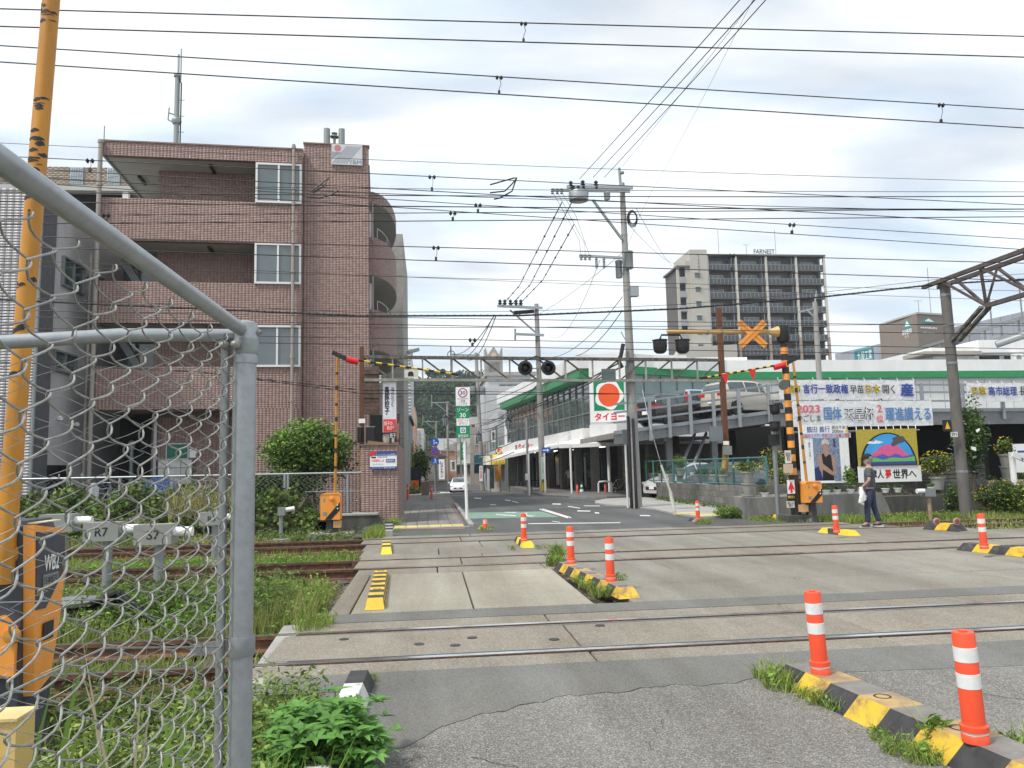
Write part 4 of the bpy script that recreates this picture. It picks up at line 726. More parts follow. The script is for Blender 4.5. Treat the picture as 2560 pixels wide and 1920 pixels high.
b.build('shutter_rib', M_galvd, tm_, 'stuff'); MB(FT).box(4.0, 7, .5, .6, -.7, 2.8).build('side_wall', M_galvd, tm_)
w = MB(); p0, p1 = Q(1560, 1150, 43.5), Q(1650, 1150, 44.5); w.box(p0.x - .3, p1.x + 6, 43.6, 43.8, -.2, 2.95); w.build('side_wall', mat('side_wall_warm', (.23, .21, .19), .8), tm_)
for px, b_ in ((1525, 40.6), (1430, 43.6)):
    p = GP(px, 1239 if px == 1430 else 1236); tp = 2.6; MB().cyl((p.x, p.y, p.z), (p.x - .02, p.y, tp), .085 if px == 1525 else .06, 10).build('canopy_post', M_white, tm_)
r_ = rect(1293, 1104, 1333, 1128, FT, -.6); txt('タイヨー', M_red, tm_, r_[0], r_[1], 2.85, 3.3, FT, -.565, .05); MB(FT).box(r_[0] - .9, r_[0] - .3, -.575, -.555, 2.85, 3.25).build('small_logo', M_green, tm_); MB(FT).disc(r_[0] - .6, -.58, 3.05, .15, 16).build('red_disc', M_redr, tm_)
# ================================================================ CARS
def make_car(label, cat, L_=4.3, Wd=1.78, Ht=1.55, col=(.6, .6, .58), kind='suv', group=None, name='parked_car', plate='鹿児島 300 さ 12-34', lamp=(.5, .02, .02), rearacc=None):
    t = thing(name, label, cat, (0, 0, 0), group); cp = mat('car_paint_%02d%02d%02d' % tuple(int(c * 99) for c in col), col, .25, (2, .04), coat=.6, spec=.6)
    # stations along x (rear -> front): (x, zbelt, ztop, wbelt, wtop)
    h = Ht; hood = h * .62; g = .22
    if kind == 'suv': st = [(-.5, .50, .52, .80, .7), (-.49, .60, .68, .88, .8), (-.475, .63, .80, .93, .78), (-.44, .635, .93, .96, .76), (-.36, .64, .985, .99, .76), (-.2, .64, 1, 1, .77), (0, .635, .995, 1, .77), (.1, .63, .96, 1, .76), (.2, .62, .82, .99, .76), (.27, .61, .66, .98, .8), (.36, .58, .60, .96, .82), (.44, .52, .54, .9, .75), (.485, .44, .46, .8, .7), (.5, .36, .38, .72, .66)]
    elif kind == 'hatch': st = [(-.5, .52, .54, .86, .76), (-.49, .60, .85, .93, .80), (-.46, .61, .96, .97, .79), (-.38, .61, .99, .99, .80), (-.1, .61, 1, 1, .80), (.12, .61, .98, 1, .79), (.24, .60, .84, 1, .80), (.33, .58, .66, .98, .84), (.42, .54, .58, .94, .82), (.48, .46, .5, .88, .76), (.5, .38, .4, .8, .7)]
    else: st = [(-.5, .56, .6, .82, .72), (-.48, .66, .70, .9, .76), (-.40, .66, .78, .95, .72), (-.3, .65, .90, .98, .70), (-.12, .64, .99, 1, .71), (.04, .63, 1, 1, .72), (.14, .62, .93, 1, .73), (.24, .60, .76, .99, .78), (.31, .58, .63, .98, .82), (.4, .54, .56, .94, .8), (.47, .46, .48, .85, .72), (.5, .36, .38, .75, .66)]
    hw = Wd / 2; V = []; n = len(st); ring = 14
    def sec(s, grow=0):
        x, zb, zt_, wb, wt = s; x *= L_; zb *= h; zt_ *= h; wb = wb * hw + grow; wt = wt * hw + grow; z0 = g
        half = [(wb * .93, z0), (wb * 1.0, z0 + .1), (wb * 1.01, zb * .65), (wb * .985, zb), (wt + (wb - wt) * .45, zb + (zt_ - zb) * .5), (wt, zt_ - (zt_ - zb) * .12), (wt * .86, zt_)]
        return [(x, y, z) for y, z in half] + [(x, -y, z) for y, z in reversed(half)]
    b = MB(); S_ = [sec(s) for s in st]; V = [p for s in S_ for p in s]
    fs = [(i * ring + j, (i + 1) * ring + j, (i + 1) * ring + (j + 1) % ring, i * ring + (j + 1) % ring) for i in range(n - 1) for j in range(ring)]
    fs += [tuple(range(ring)), tuple((n - 1) * ring + j for j in reversed(range(ring)))]
    b.add(V, fs); b.sm = True; body = b.build('body', cp, t)
    # glass: offset patches over the greenhouse
    def lerp(a, c, f): return tuple(a[k] + (c[k] - a[k]) * f for k in range(5))
    def at(x):
        for i in range(n - 1):
            if st[i][0] <= x <= st[i + 1][0]: return lerp(st[i], st[i + 1], (x - st[i][0]) / (st[i + 1][0] - st[i][0]))
    def side(xa, xb):
        for sgn in (1, -1):
            b = MB(); N_ = 5; V = []
            for i in range(N_ + 1):
                s = sec(at(xa + (xb - xa) * i / N_), .006); p3, p4, p5 = Vector(s[3]), Vector(s[4]), Vector(s[5]); lo = p3.lerp(p4, .12)
                for q in (lo, p4, p5): V.append((q.x, sgn * q.y, q.z))
            b.add(V, [(i * 3 + j, (i + 1) * 3 + j, (i + 1) * 3 + j + 1, i * 3 + j + 1) for i in range(N_) for j in range(2)]); b.build('side_window', M_glassd, t)
    x0 = -.40 if kind != 'sedan' else -.3
    side(x0, -.17); side(-.15, .04); side(.055, .17 if kind != 'sedan' else .2)
    def endglass(xs, nm):
        b = MB(); V = []
        for x in xs:
            s = sec(at(x), 0); wt = s[6][1] * 1.02; z = s[6][2]
            for f in (-1, -.5, 0, .5, 1): V.append((x * L_ + (.012 if nm == 'windscreen' else -.012), wt * f, z + .008))
        b.add(V, [(i * 5 + j, i * 5 + j + 1, (i + 1) * 5 + j + 1, (i + 1) * 5 + j) for i in range(len(xs) - 1) for j in range(4)]); b.sm = True; b.build(nm, M_glassd, t)
    endglass((.105, .15, .2, .25) if kind == 'suv' else (.13, .19, .24, .31) if kind == 'hatch' else (.08, .14, .2, .28), 'windscreen')
    endglass((-.485, -.475, -.455, -.425) if kind == 'suv' else (-.495, -.488, -.475, -.455) if kind == 'hatch' else (-.44, -.38, -.3, -.2), 'rear_window')
    for sx_ in (-.31, .31):
        for sy_ in (-1, 1):
            c = Vector((sx_ * L_, sy_ * (hw - .09), .33)); R = Matrix.Rotation(math.radians(90), 3, 'X')
            w = MB().lathe([(.2, -.11), (.33, -.11), (.345, -.06), (.345, .06), (.33, .11), (.2, .11)], c, 20, R=R).build('wheel', mat('tyre_rubber', (.03, .03, .03), .85), t)
            MB().lathe([(.02, -.1), (.20, -.105), (.21, -.115), (.21, .115), (.20, .105), (.02, .1)], c, 14, R=R).build('rim', mat('alloy_rim', (.45, .45, .46), .3, metal=.8), w)
            MB().lathe([(.39, -.085), (.39, .085)], c + Vector((0, 0, .02)), 20, R=R).build('wheel_arch', M_black, t)
    ml = mat('tail_lamp_red', lamp, .25, spec=.8); mh = mat('head_lamp', (.55, .57, .6), .15, spec=1)
    for sy_ in (-1, 1):
        zt_ = .60 * h; b = MB(); 
        if kind == 'hatch': b.box(-.502 * L_, -.485 * L_, *sorted((sy_ * hw * .80, sy_ * hw * .97)), .45 * h, .9 * h)
        else: b.box(-.503 * L_, -.455 * L_, *sorted((sy_ * hw * .5, sy_ * hw * .96)), .55 * h, .63 * h)
        b.build('tail_light', ml, t)
        b = MB(); b.box(.43 * L_, .492 * L_, *sorted((sy_ * hw * .52, sy_ * hw * .90)), .40 * h, .475 * h); b.build('headlight', mh, t)
        b = MB(); b.box(.12 * L_, .16 * L_, *sorted((sy_ * hw * 1.0, sy_ * (hw + .2))), .63 * h, .72 * h); b.build('wing_mirror', cp, t)
    box('rear_bumper', M_black, t, -.508 * L_, -.47 * L_, -hw * .82, hw * .82, g, g + .22); box('front_bumper', M_black, t, .44 * L_, .498 * L_, -hw * .7, hw * .7, g, g + .16)
    pl = box('number_plate', M_wprint, t, -.512 * L_, -.505 * L_, -.17, .17, .34 * h, .34 * h + .17); box('number_plate', M_wprint, t, .498 * L_, .505 * L_, -.17, .17, .26 * h, .26 * h + .16)
    box('underbody', M_black, t, -.44 * L_, .44 * L_, -hw * .9, hw * .9, .16, g + .03)
    if kind == 'sedan': box('grille', M_black, t, .488 * L_, .502 * L_, -hw * .5, hw * .5, .24 * h, .33 * h)
    return t
def place(t, p, rot): t.location = p; t.rotation_euler = (0, 0, rot)
# ================================================================ PARKING DECK
dk = thing('parking_deck', 'grey steel upper parking deck with a railed ramp beside the supermarket', 'parking deck', (15, 36, 0))
DA, DB_ = Vector((8.7, 33.0, 0)), Vector((16.3, 34.4, 0)); zA, zB = 2.9, 3.85
def ramp_z(x): return zA + (zB - zA) * max(0, min(1, (x - DA.x) / (DB_.x - DA.x)))
def ramp_y(x): return 33.0 + (x - 8.7) * .184 if x < 16.3 else 34.4 + (x - 16.3) * .122
M_dsteel = mat('deck_steel_grey', (.20, .205, .21), .55, (4, .2), dirt=(2, (.12, .11, .10), .5, .8, .6)); M_deckrail = mat('deck_rail_grey', (.30, .32, .34), .5, (6, .12), metal=.2)
b = MB(); xs = [8.0, 16.3, 60]
b.add([(8.0, ramp_y(8.0), ramp_z(8)), (16.3, 34.4, zB), (60, ramp_y(60), zB), (60, 45.2, zB), (16.3, 42, zB), (8.0, 40.5, ramp_z(8)), (8.0, ramp_y(8.0), ramp_z(8) - .25), (16.3, 34.4, zB - .25), (60, ramp_y(60), zB - .25), (60, 45.2, zB - .25), (16.3, 42, zB - .25), (8.0, 40.5, ramp_z(8) - .25)],
      [(0, 1, 4, 5), (1, 2, 3, 4), (6, 11, 10, 7), (7, 10, 9, 8), (0, 6, 7, 1), (1, 7, 8, 2), (5, 4, 10, 11), (0, 5, 11, 6), (4, 3, 9, 10), (2, 8, 9, 3)]); b.build('deck_slab', M_conc, dk)
def edge(x0, x1, dz0, dz1, dy=-.08, th=.16):
    y0, y1 = ramp_y(x0) + dy, ramp_y(x1) + dy; a, c = ramp_z(x0), ramp_z(x1)
    return MB().add([(x0, y0, a + dz0), (x1, y1, c + dz0), (x1, y1, c + dz1), (x0, y0, a + dz1), (x0, y0 + th, a + dz0), (x1, y1 + th, c + dz0), (x1, y1 + th, c + dz1), (x0, y0 + th, a + dz1)], [(0, 1, 2, 3), (4, 7, 6, 5), (0, 4, 5, 1), (3, 2, 6, 7), (0, 3, 7, 4), (1, 5, 6, 2)])
edge(8.0, 16.3, -.52, -.1).build('edge_beam', M_dsteel, dk); edge(16.3, 60, -.75, -.12).build('edge_beam', M_dsteel, dk); edge(8.0, 16.3, -.1, .06, -.14).build('kerb_plate', M_deckrail, dk); edge(16.3, 60, -.12, .05, -.14).build('kerb_plate', M_deckrail, dk)
for x in [Q(px, 1050, b_).x for px, b_ in ((1622, 33.2), (1668, 33.5), (1719, 33.8), (1777, 34.0), (1841, 34.2), (1915, 34.5))] + [19.3 + i * 2.35 for i in range(14)]:
    MB().bar((x, ramp_y(x) - .18, ramp_z(x) - .5), (x, ramp_y(x) - .18, ramp_z(x) + 1.28), .13, .13).build('rail_post', M_deckrail, dk)
for dz in (.42, .85, 1.22):
    for x0, x1 in ((8.0, 16.3), (16.3, 52)): MB().bar((x0, ramp_y(x0) - .12, ramp_z(x0) + dz), (x1, ramp_y(x1) - .12, ramp_z(x1) + dz), .07, .09).build('rail', M_deckrail, dk)
for i, x in enumerate((10.9, 13.2, 16.6, 20, 24, 28, 33, 38)):
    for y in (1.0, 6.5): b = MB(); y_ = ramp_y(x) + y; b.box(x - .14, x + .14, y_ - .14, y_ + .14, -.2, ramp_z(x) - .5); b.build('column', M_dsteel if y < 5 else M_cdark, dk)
for i in range(7): x = 10.5 + i * 5; MB().bar((x, ramp_y(x) + .2, ramp_z(x) - .45), (x, 41, ramp_z(x) - .45), .18, .36).build('cross_beam', M_dsteel, dk)
for sx0 in (0, .55): MB().bar((10.2 + sx0, 32.2, .3), (12.4 + sx0, 35, 2.9), .08, .14).build('stair_stringer', M_dsteel, dk)
box('painted_shade_wall', mat('parking_shade_black', (.02, .02, .02), .9), dk, 17, 60, 43.0, 43.2, -.3, 3.55); box('floor', mat('parking_floor_shade', (.07, .07, .07), .9), dk, 9.9, 60, 20.8, 43, -.02, .02)  # added near-black wall and darkened floor paint in the shade below deck
# cars on the ramp and beneath it
c1 = make_car('beige SUV parked at the top of the ramp, its tail towards the street', 'car', Ht=1.64, col=(.52, .48, .41), group='cars on the parking ramp'); p = Q(1862, 1037, 36.4); place(c1, (p.x, 36.4, ramp_z(p.x) + .02), math.radians(22))
c2 = make_car('pale blue small car with tall red tail light between the beige and the black car', 'car', 3.5, 1.6, 1.6, (.30, .42, .52), 'hatch', lamp=(.7, .03, .02), group='cars on the parking ramp'); p = Q(1752, 1050, 37.8); place(c2, (p.x, 37.8, ramp_z(p.x) + .02), math.radians(28))
c3 = make_car('black hatchback lowest on the parking ramp', 'car', 4.0, 1.72, 1.5, (.02, .02, .025), 'suv', group='cars on the parking ramp'); p = Q(1690, 1058, 37.0); place(c3, (p.x, 37.0, ramp_z(p.x) + .02), math.radians(26))
for px, b_, r_, col, lab in ((1812, 32, 205, (.10, .11, .12), 'dark grey car in the shade under the deck, beside the pot plants'), (1725, 33.5, 200, (.55, .55, .55), 'silver car in the shade under the ramp end'), (1905, 35, 200, (.02, .02, .03), 'black car deep in the shade behind the striped post')):
    c = make_car(lab, 'car', 4.2, 1.7, 1.5, col, 'sedan'); p = Q(px, 1200, b_); place(c, (p.x, b_, .02), math.radians(r_))
ct = make_car('white saloon car coming down the far street towards the crossing', 'car', 4.5, 1.76, 1.47, (.78, .79, .80), 'sedan', name='oncoming_car'); p = GP(1149, 1231); place(ct, (p.x, p.y + 2.2, p.z), math.radians(-90 - 4))
# ================================================================ BANNERS AND POSTERS
M_cloth = mat('banner_cloth', (.80, .80, .80), .75, (2, .03), (5, .7, .05))
def banner(label, M, px0, py0, px1, py1, items, name='banner', y=0, sag=.02):
    x0, x1, z0, z1 = rect(px0, py0, px1, py1, M, y); t = thing(name, label, 'banner', M @ Vector(((x0 + x1) / 2, y, z0))); b = MB(M); nx, nz_ = 36, 6
    V = [(x0 + (x1 - x0) * i / nx, y + .012 * math.sin(i * 1.3 + j) + .006 * math.sin(i * 3.1), z0 + (z1 - z0) * j / nz_ - sag * math.sin(math.pi * i / nx * 4) ** 2 * (1 if j in (0, nz_) else 0)) for j in range(nz_ + 1) for i in range(nx + 1)]
    b.add(V, [(j * (nx + 1) + i, j * (nx + 1) + i + 1, (j + 1) * (nx + 1) + i + 1, (j + 1) * (nx + 1) + i) for j in range(nz_) for i in range(nx)]); b.sm = True; b.build('cloth', M_cloth, t)
    for s, m, a, c, d_, e, bold in items:
        r = rect(a, c, d_, e, M, y)
        if isinstance(m, tuple): txt(s, m[1], t, r[0], r[1], r[2], r[3], M, y - .045, bold + .018); txt(s, m[0], t, r[0], r[1], r[2], r[3], M, y - .053, bold - .03)
        else: txt(s, m, t, *r, M, y - .045, bold)
    for i in range(9): x = x0 + (x1 - x0) * i / 8; MB(M).bar((x, y, z1 - .02), (x + .03, y + .12, z1 + .12), .015).build('tie', M_wprint, t)
    return t
FN = FM(17.1, 34.12, .122)
banner('upper white banner with yellow, blue and black slogan, hung on the deck railing', FN, 1946, 949, 2289, 996, [('高市', (M_ylp, M_ink), 1971, 961, 2001, 983, .03), ('言行一致政権', M_navy, 2005, 960, 2120, 984, .035), ('早苗', M_ink, 2123, 962, 2159, 984, .02), ('日本', (M_ylp, M_ink), 2161, 961, 2201, 984, .03), ('開く', M_ink, 2204, 962, 2237, 984, .02), ('産', M_navy, 2248, 958, 2284, 991, .05)])
banner('lower white banner with pink 2023 and pale blue slogan, under the upper one', FN, 1980, 1002, 2333, 1063, [('2023', M_pink, 1990, 1013, 2049, 1032, .03), ('かごしま', M_ink, 1990, 1037, 2052, 1054, .02), ('国体', M_steelb, 2057, 1017, 2104, 1050, .03), ('天皇杯', (M_wprint, M_ink), 2108, 1017, 2185, 1050, .03), ('2', M_pink, 2191, 1012, 2204, 1031, .03), ('位', M_pink, 2189, 1038, 2208, 1056, .03), ('躍進讃える', M_steelb, 2211, 1018, 2327, 1051, .03)], y=-.05)
banner('white banner with yellow and blue characters on the railing at the right edge', FN, 2415, 957, 2660, 1003, [('民意', (M_ylp, M_ink), 2425, 966, 2465, 988, .03), ('高市総理', M_navy, 2468, 966, 2542, 989, .03), ('長', M_ink, 2546, 966, 2568, 989, .02)])
FP = FM(10.4, 20.75, -.03); x0, x1, z0, z1 = rect(1996, 1063, 2128, 1206, FP); po = thing('swimmer_poster', 'tall poster of a swimmer in cap and dark suit between columns of vertical writing', 'poster', FP @ Vector(((x0 + x1) / 2, 0, z0)))
box('board', M_wprint, po, x0, x1, 0, .04, z0, z1, M=FP); R_ = lambda *a: rect(*a, FP)
r = R_(2003, 1084, 2127, 1094); box('blue_strip', mat('pale_blue_print', (.45, .62, .8), .5), po, r[0], r[1], -.005, 0, r[2], r[3], M=FP); txt('伝説のスイマー甲突川から五輪２連覇', M_red, po, r[0] + .02, r[1] - .03, r[2] + .012, r[3] - .008, FP, -.008, .02)
for s, m, q, bd in (('鶴田 義行', M_navy, (2016, 1066, 2075, 1081), .02), ('競泳平泳ぎ', M_ink, (2079, 1064, 2121, 1072), .01), ('200m', M_ink, (2079, 1074, 2108, 1082), .02), ('金', M_ylp, (2111, 1073, 2122, 1082), .03)): txt(s, m, po, *R_(*q), FP, -.003, bd)
for s, m, q in (('一九二八年 アムステルダム', M_ink, (2116, 1098, 2123, 1195)), ('一九三二年 ロサンゼルス', M_ink, (2107, 1098, 2114, 1190)), ('「勝利への道」', M_navy, (2020, 1098, 2028, 1150)), ('苦しいくらいが楽だ', M_ink, (2011, 1098, 2016, 1190)), ('平気になって本当の', M_ink, (2005, 1098, 2010, 1180))): txt(s, m, po, *R_(*q), FP, -.003, .01, vertical=True)
x0, x1, z0, z1 = R_(2031, 1095, 2104, 1202); w_, h_ = x1 - x0, z1 - z0; ph = box('photo_print', mat('photo_blue', (.10, .16, .30), .5, (22, .7), c2=(.30, .36, .45)), po, x0, x1, -.006, -.001, z0, z1, M=FP)
def flat(nm, m, pts, y, par, M, X0, Z0, W_, H__): return MB(M).add([(X0 + a * W_, y, Z0 + c * H__) for a, c in pts], [tuple(range(len(pts)))]).build(nm, m, par)
M_skin = mat('print_skin', (.42, .25, .19), .5, (20, .2)); F_ = lambda nm, m, pts, y=-.008: flat(nm, m, pts, y, ph, FP, x0, z0, w_, h_)
F_('printed_skin', M_skin, [(.2, .25), (.12, .5), (.2, .62), (.36, .66), (.36, .72), (.56, .72), (.58, .65), (.72, .6), (.84, .45), (.8, .3), (.9, .2), (.7, .12), (.75, .3), (.66, .4), (.35, .4), (.35, .28), (.6, .15), (.5, .08)])
F_('printed_suit', M_ink, [(.28, .0), (.33, .4), (.3, .62), (.38, .64), (.45, .55), (.58, .62), (.66, .6), (.68, .4), (.72, .0)], -.0095); F_('printed_face', M_skin, [(.36, .72), (.34, .84), (.4, .88), (.55, .88), (.6, .82), (.57, .72), (.46, .67)], -.0095); F_('printed_cap', mat('print_cap', (.6, .58, .52), .5), [(.32, .84), (.34, .93), (.46, .98), (.58, .94), (.62, .84), (.47, .87)], -.011)
F_('printed_arm', M_skin, [(.3, .42), (.72, .2), (.75, .14), (.66, .13), (.24, .3)], -.011); F_('printed_navy', mat('print_navy_dark', (.02, .03, .12), .5), [(0, 0), (.0, .3), (.2, .35), (.3, .0)], -.0075)
txt('競泳', M_ink, ph, x0 + w_ * .76, x0 + w_ * .86, z0 + h_ * .78, z0 + h_ * .97, FP, -.012, .02, vertical=True)
FV = FM(12, 20.62, -.03); x0, x1, z0, z1 = rect(2141, 1074, 2300, 1203, FV); vp = thing('volcano_painting', 'painted sign of a pink smoking volcano under a black arch on gold cloth', 'painting', FV @ Vector(((x0 + x1) / 2, 0, z0))); w_, h_ = x1 - x0, z1 - z0; zs = z0 + h_ * .30
box('board', M_wprint, vp, x0 - .02, x1 + .06, 0, .05, z0, zs, M=FV); gp = box('gold_panel', mat('gold_cloth', (.48, .38, .05), .6, (30, .25), (25, .6, .02)), vp, x0, x1, -.01, .04, zs, z1, M=FV)
def arch(k, zlo): return [((x0 + x1) / 2 + w_ * k * math.cos(math.pi * i / 24), zlo + (z1 - zs) * k * 2 * .94 * math.sin(math.pi * i / 24)) for i in range(25)]
MB(FV).prism(arch(.47, zs + .02), 'y', -.02, -.01).build('black_arch', M_ink, gp); MB(FV).prism(arch(.43, zs + .06), 'y', -.026, -.02).build('painted_sky', mat('paint_sky', (.05, .36, .78), .5, (2, .2)), gp)
V_ = lambda nm, c, pts, y: flat(nm, mat('paint_' + nm, c, .5, (25, .2)), pts, y, gp, FV, x0, zs, w_, z1 - zs)
V_('mountain', (.72, .12, .30), [(.14, .25), (.3, .42), (.42, .58), (.47, .56), (.52, .6), (.58, .56), (.64, .58), (.74, .42), (.9, .22)], -.030); V_('ridge_blue', (.10, .10, .5), [(.1, .2), (.16, .3), (.28, .26), (.4, .33), (.5, .25), (.62, .34), (.74, .24), (.9, .3), (.92, .18)], -.033); V_('meadow', (.15, .5, .1), [(.08, .1), (.1, .2), (.25, .24), (.4, .17), (.55, .23), (.75, .2), (.93, .25), (.94, .1)], -.036); V_('sea', (.05, .06, .3), [(.06, .03), (.07, .12), (.94, .12), (.95, .03)], -.039)
V_('smoke', (.10, .08, .10), [(.57, .52), (.55, .6), (.59, .66), (.58, .76), (.66, .8), (.76, .8), (.8, .72), (.77, .64), (.68, .6), (.62, .55)], -.031); V_('cloud', (.85, .88, .9), [(.14, .62), (.2, .68), (.26, .66), (.3, .7), (.38, .67), (.43, .64), (.36, .61), (.25, .6)], -.031)
q = rect(2166, 1174, 2217, 1196, FV); txt('薩摩人', M_ink, vp, x0 + w_ * .07, q[1] - .08, q[2], q[3], FV, -.003, .035); q = rect(2212, 1173, 2229, 1196, FV); txt('夢', M_red, vp, *q, FV, -.003, .04); q = rect(2231, 1173, 2292, 1196, FV); txt('世界へ', M_ink, vp, *q, FV, -.003, .035)
for i in range(9): x = x0 + w_ * i / 8; MB(FV).bar((x, 0, z1 - .02), (x + .05, .1, z1 + .09), .014).build('tie', M_wprint, vp)
# scaffold that carries both boards
fr = thing('board_scaffold', 'dark pipe frame standing behind the swimmer poster and the painting', 'frame', (12, 21, 0))
for x in (10.3, 11.9, 13.9): MB().cyl((x, 20.95, 0), (x, 20.95, 2.35), .03, 8).build("upright", M_dsteel, fr)
for z in (1.0, 2.3): MB().cyl((10.1, 20.9, z), (14.1, 20.9, z), .025, 8).build('cross_tube', M_dsteel, fr)
# ================================================================ RIGHT-HAND WALLS, FENCE, POTS
wl = thing('block_wall', 'low weathered concrete block wall carrying plants beside the right pavement', 'wall', (9.6, 26, 0)); hB = .2
blk = boxmesh('block', .385, .13, .19, M_block, .008)
def blocks(P0, P1, rows, z0=.0):
    d = (P1 - P0); n = int(d.length / .4); a = math.atan2(d.y, d.x)
    for j in range(rows):
        for i in range(n + 1):
            t = (i + .5 * (j % 2)) * .4; 
            if t > d.length: continue
            p = P0 + d.normalized() * t; piece('block', blk, wl, (p.x, p.y, z0 + hB * (j + .5)), a)
    M = FM(P0.x, P0.y, a); MB(M).box(-.2, d.length, -.055, .06, -.1, z0 + rows * hB - .01).build('mortar', M_cdark, wl)
W0, W1, W2, W3 = Vector((9.5, 31.5, 0)), Vector((9.72, 24.3, 0)), Vector((9.35, 21.0, 0)), Vector((20, 20.9, 0)); W1b = Vector((9.5, 33.8, 0))
blocks(W0, W1, 4, -.05); blocks(W1, W2, 4, -.03); blocks(W2, Vector((16, 21.0, 0)), 4, .05)
rw = thing('retaining_wall', 'smooth dark concrete retaining wall with a sloping end beside the grass', 'wall', (10, 19.6, 0)); x0, z_ = hit(1873, 1241, FM(0, 19.5, 0)); x1 = hit(2206, 1236, FM(0, 19.5, 0))[0]; x2 = hit(2238, 1290, FM(0, 19.5, 0))[0]
MB().prism([(x0, -.2), (x0, .56), (x1, .60), (x2, -.2)], 'y', 19.5, 20.9).build('wall_body', M_cgrey, rw); MB().prism([(x2 - .4, -.2), (x2 - .4, .45), (16.2, .5), (16.2, -.2)], 'y', 20.2, 20.8).build('wall_body', M_cdark, rw)
box('earth_fill', M_ground, rw, 9.6, 26, 20.7, 21.4, -.2, .6)
tf = thing('green_fence', 'low blue green wire fence on top of the block wall among the flower pots', 'fence', (9.6, 26, .75)); M_teal = mat('teal_fence_paint', (.06, .19, .18), .5, (10, .15)); pts = [W1b, W0, W1, W2]
for i in range(3):
    A, B = pts[i], pts[i + 1]; n = max(1, round((B - A).length / 1.5))
    for z in (.80, 1.62): MB().cyl((A.x + .12, A.y, z), (B.x + .12, B.y, z), .022, 6).build('rail', M_teal, tf)
    for k in range(n + 1): p = A.lerp(B, k / n); MB().cyl((p.x + .12, p.y, .7), (p.x + .12, p.y, 1.66), .03, 6).build('post', M_teal, tf)
def chain(name, parent, A, B, z0, z1, pitch, r, m, n=3, kind='stuff', step=1):
    """zigzag wires of a far chain-link net, one mesh"""
    d = Vector((B[0] - A[0], B[1] - A[1], 0)); Ln = d.length; d.normalize(); nn = Vector((-d.y, d.x, 0)); b = MB(); k = int(Ln / pitch)
    for i in range(k):
        pts = []; j = 0; z = z1
        while z >= z0: s = (i + .5 + (.5 if j % 2 else -.5) * .98) * pitch; p = Vector((A[0], A[1], 0)) + d * s + nn * (.003 if j % 2 else -.003); pts.append((p.x, p.y, z)); z -= pitch * .55; j += 1
        for q in range(len(pts) - 1): b.bar(pts[q], pts[q + 1], r * 2)
    return b.build(name, m, parent, kind, smooth=False)
chain('wire_net', tf, (W1.x + .12, W1.y), (W2.x + .12, W2.y), .8, 1.62, .12, .0018, M_teal); chain('wire_net', tf, (W0.x + .12, W0.y), (W1.x + .12, W1.y), .8, 1.62, .12, .0018, M_teal)
# pots: thing > pot, plant, flowers
M_pot = mat('pot_grey_white', (.32, .32, .29), .7, (6, .15), dirt=(5, (.2, .19, .16), .5, .75, .6)); M_potw = mat('pot_white', (.72, .73, .70), .5, (6, .06))
def pot(loc, r=.15, h=.26, label='', n=500, pr=(.28, .28, .22), flower=0, mats=None, group=None, pm=None, stack=1, size=.06, leafz=0):
    t = thing('potted_plant', label, 'potted plant', loc, group); z = 0
    for k in range(stack):
        MB(Matrix.Translation(loc)).lathe([(r * .68, z), (r * .95, z + h * .86), (r * 1.08, z + h * .86), (r * 1.08, z + h), (r * .9, z + h), (r * .85, z + h * .9)], (0, 0, 0), 14).build('pot', pm or M_pot, t); z += h * 1.02
    c = (loc[0], loc[1], loc[2] + z + pr[2] * .7 + leafz); co, f, mi = join(leaves(ellip(int(n * .6), c, pr, .3, 9, .5), size, .5), leaves(ellip(int(n * .4), c, pr, .3, 9, .5), size, .5)); npmesh('foliage', co, f, list(mats or (M_leaf, M_leafd)), t, mi, 'stuff')
    if leafz: MB().cyl((loc[0], loc[1], loc[2] + z - .1), (loc[0], loc[1], c[2]), .02, 6).build('stem', M_bark, t)
    if flower: co, f = leaves(ellip(flower, c, [q * 1.04 for q in pr], .85), .055, .9, 0, 1); npmesh('flowers', co, f, M_flow, t, kind='stuff')
    return t
def onwall(px, off=.3, z=.78):
    # where the ray meets the planted strip behind the wall (x about 9.9, runs up the street)
    x = 10.0; r_ = ray(px, 1200); b_ = x / r_.x * r_.y; return (x, b_, z)
pl = ['pot of low plants behind the blue green fence, %s' % s for s in ('farthest up the street', 'second up the street', 'under the first round bush', 'right of the first round bush', 'half way along the wall', 'nearest the brown pole on its left', 'just right of the brown pole')]
for i, px in enumerate((1655, 1680, 1700, 1745, 1762, 1788, 1808)): pot(onwall(px), .17, .3, pl[i], 260, (.22, .22, .12), size=.05)
L3 = onwall(1703, z=1.0); pot(L3, .2, .3, 'round green bush in a pot standing above the blue green fence', 1300, (.34, .34, .30), 30, (M_leafb, M_leaf), leafz=.05)
L3 = onwall(1632, z=.8); pot(L3, .2, .3, 'dark shrub with yellow tips at the far end of the block wall', 1300, (.42, .42, .5), 60, leafz=0); p = Q(1580, 1200, 36); pot((p.x, 36, 0), .22, .6, 'yellow leaved shrub in a tub beside the utility pole', 1100, (.38, .38, .55), 260, (M_leafb, M_flow), leafz=.1)
p = Q(1862, 1200, 20.4); pot((p.x, 20.2, .02), .17, .3, 'tower of three stacked pots topped by a yellow flowering plant', 700, (.36, .36, .17), 50, stack=4, pm=M_pot)
p = Q(1930, 1140, 22); pot((p.x, 22, .8), .2, .3, 'tall yellow flowering bush left of the striped warning post', 1500, (.42, .42, .42), 130, leafz=.1); p = Q(1945, 1185, 21.4); pot((p.x, 21.4, .62), .18, .2, 'low bush thick with yellow flowers at the foot of the striped post', 900, (.34, .34, .3), 170)
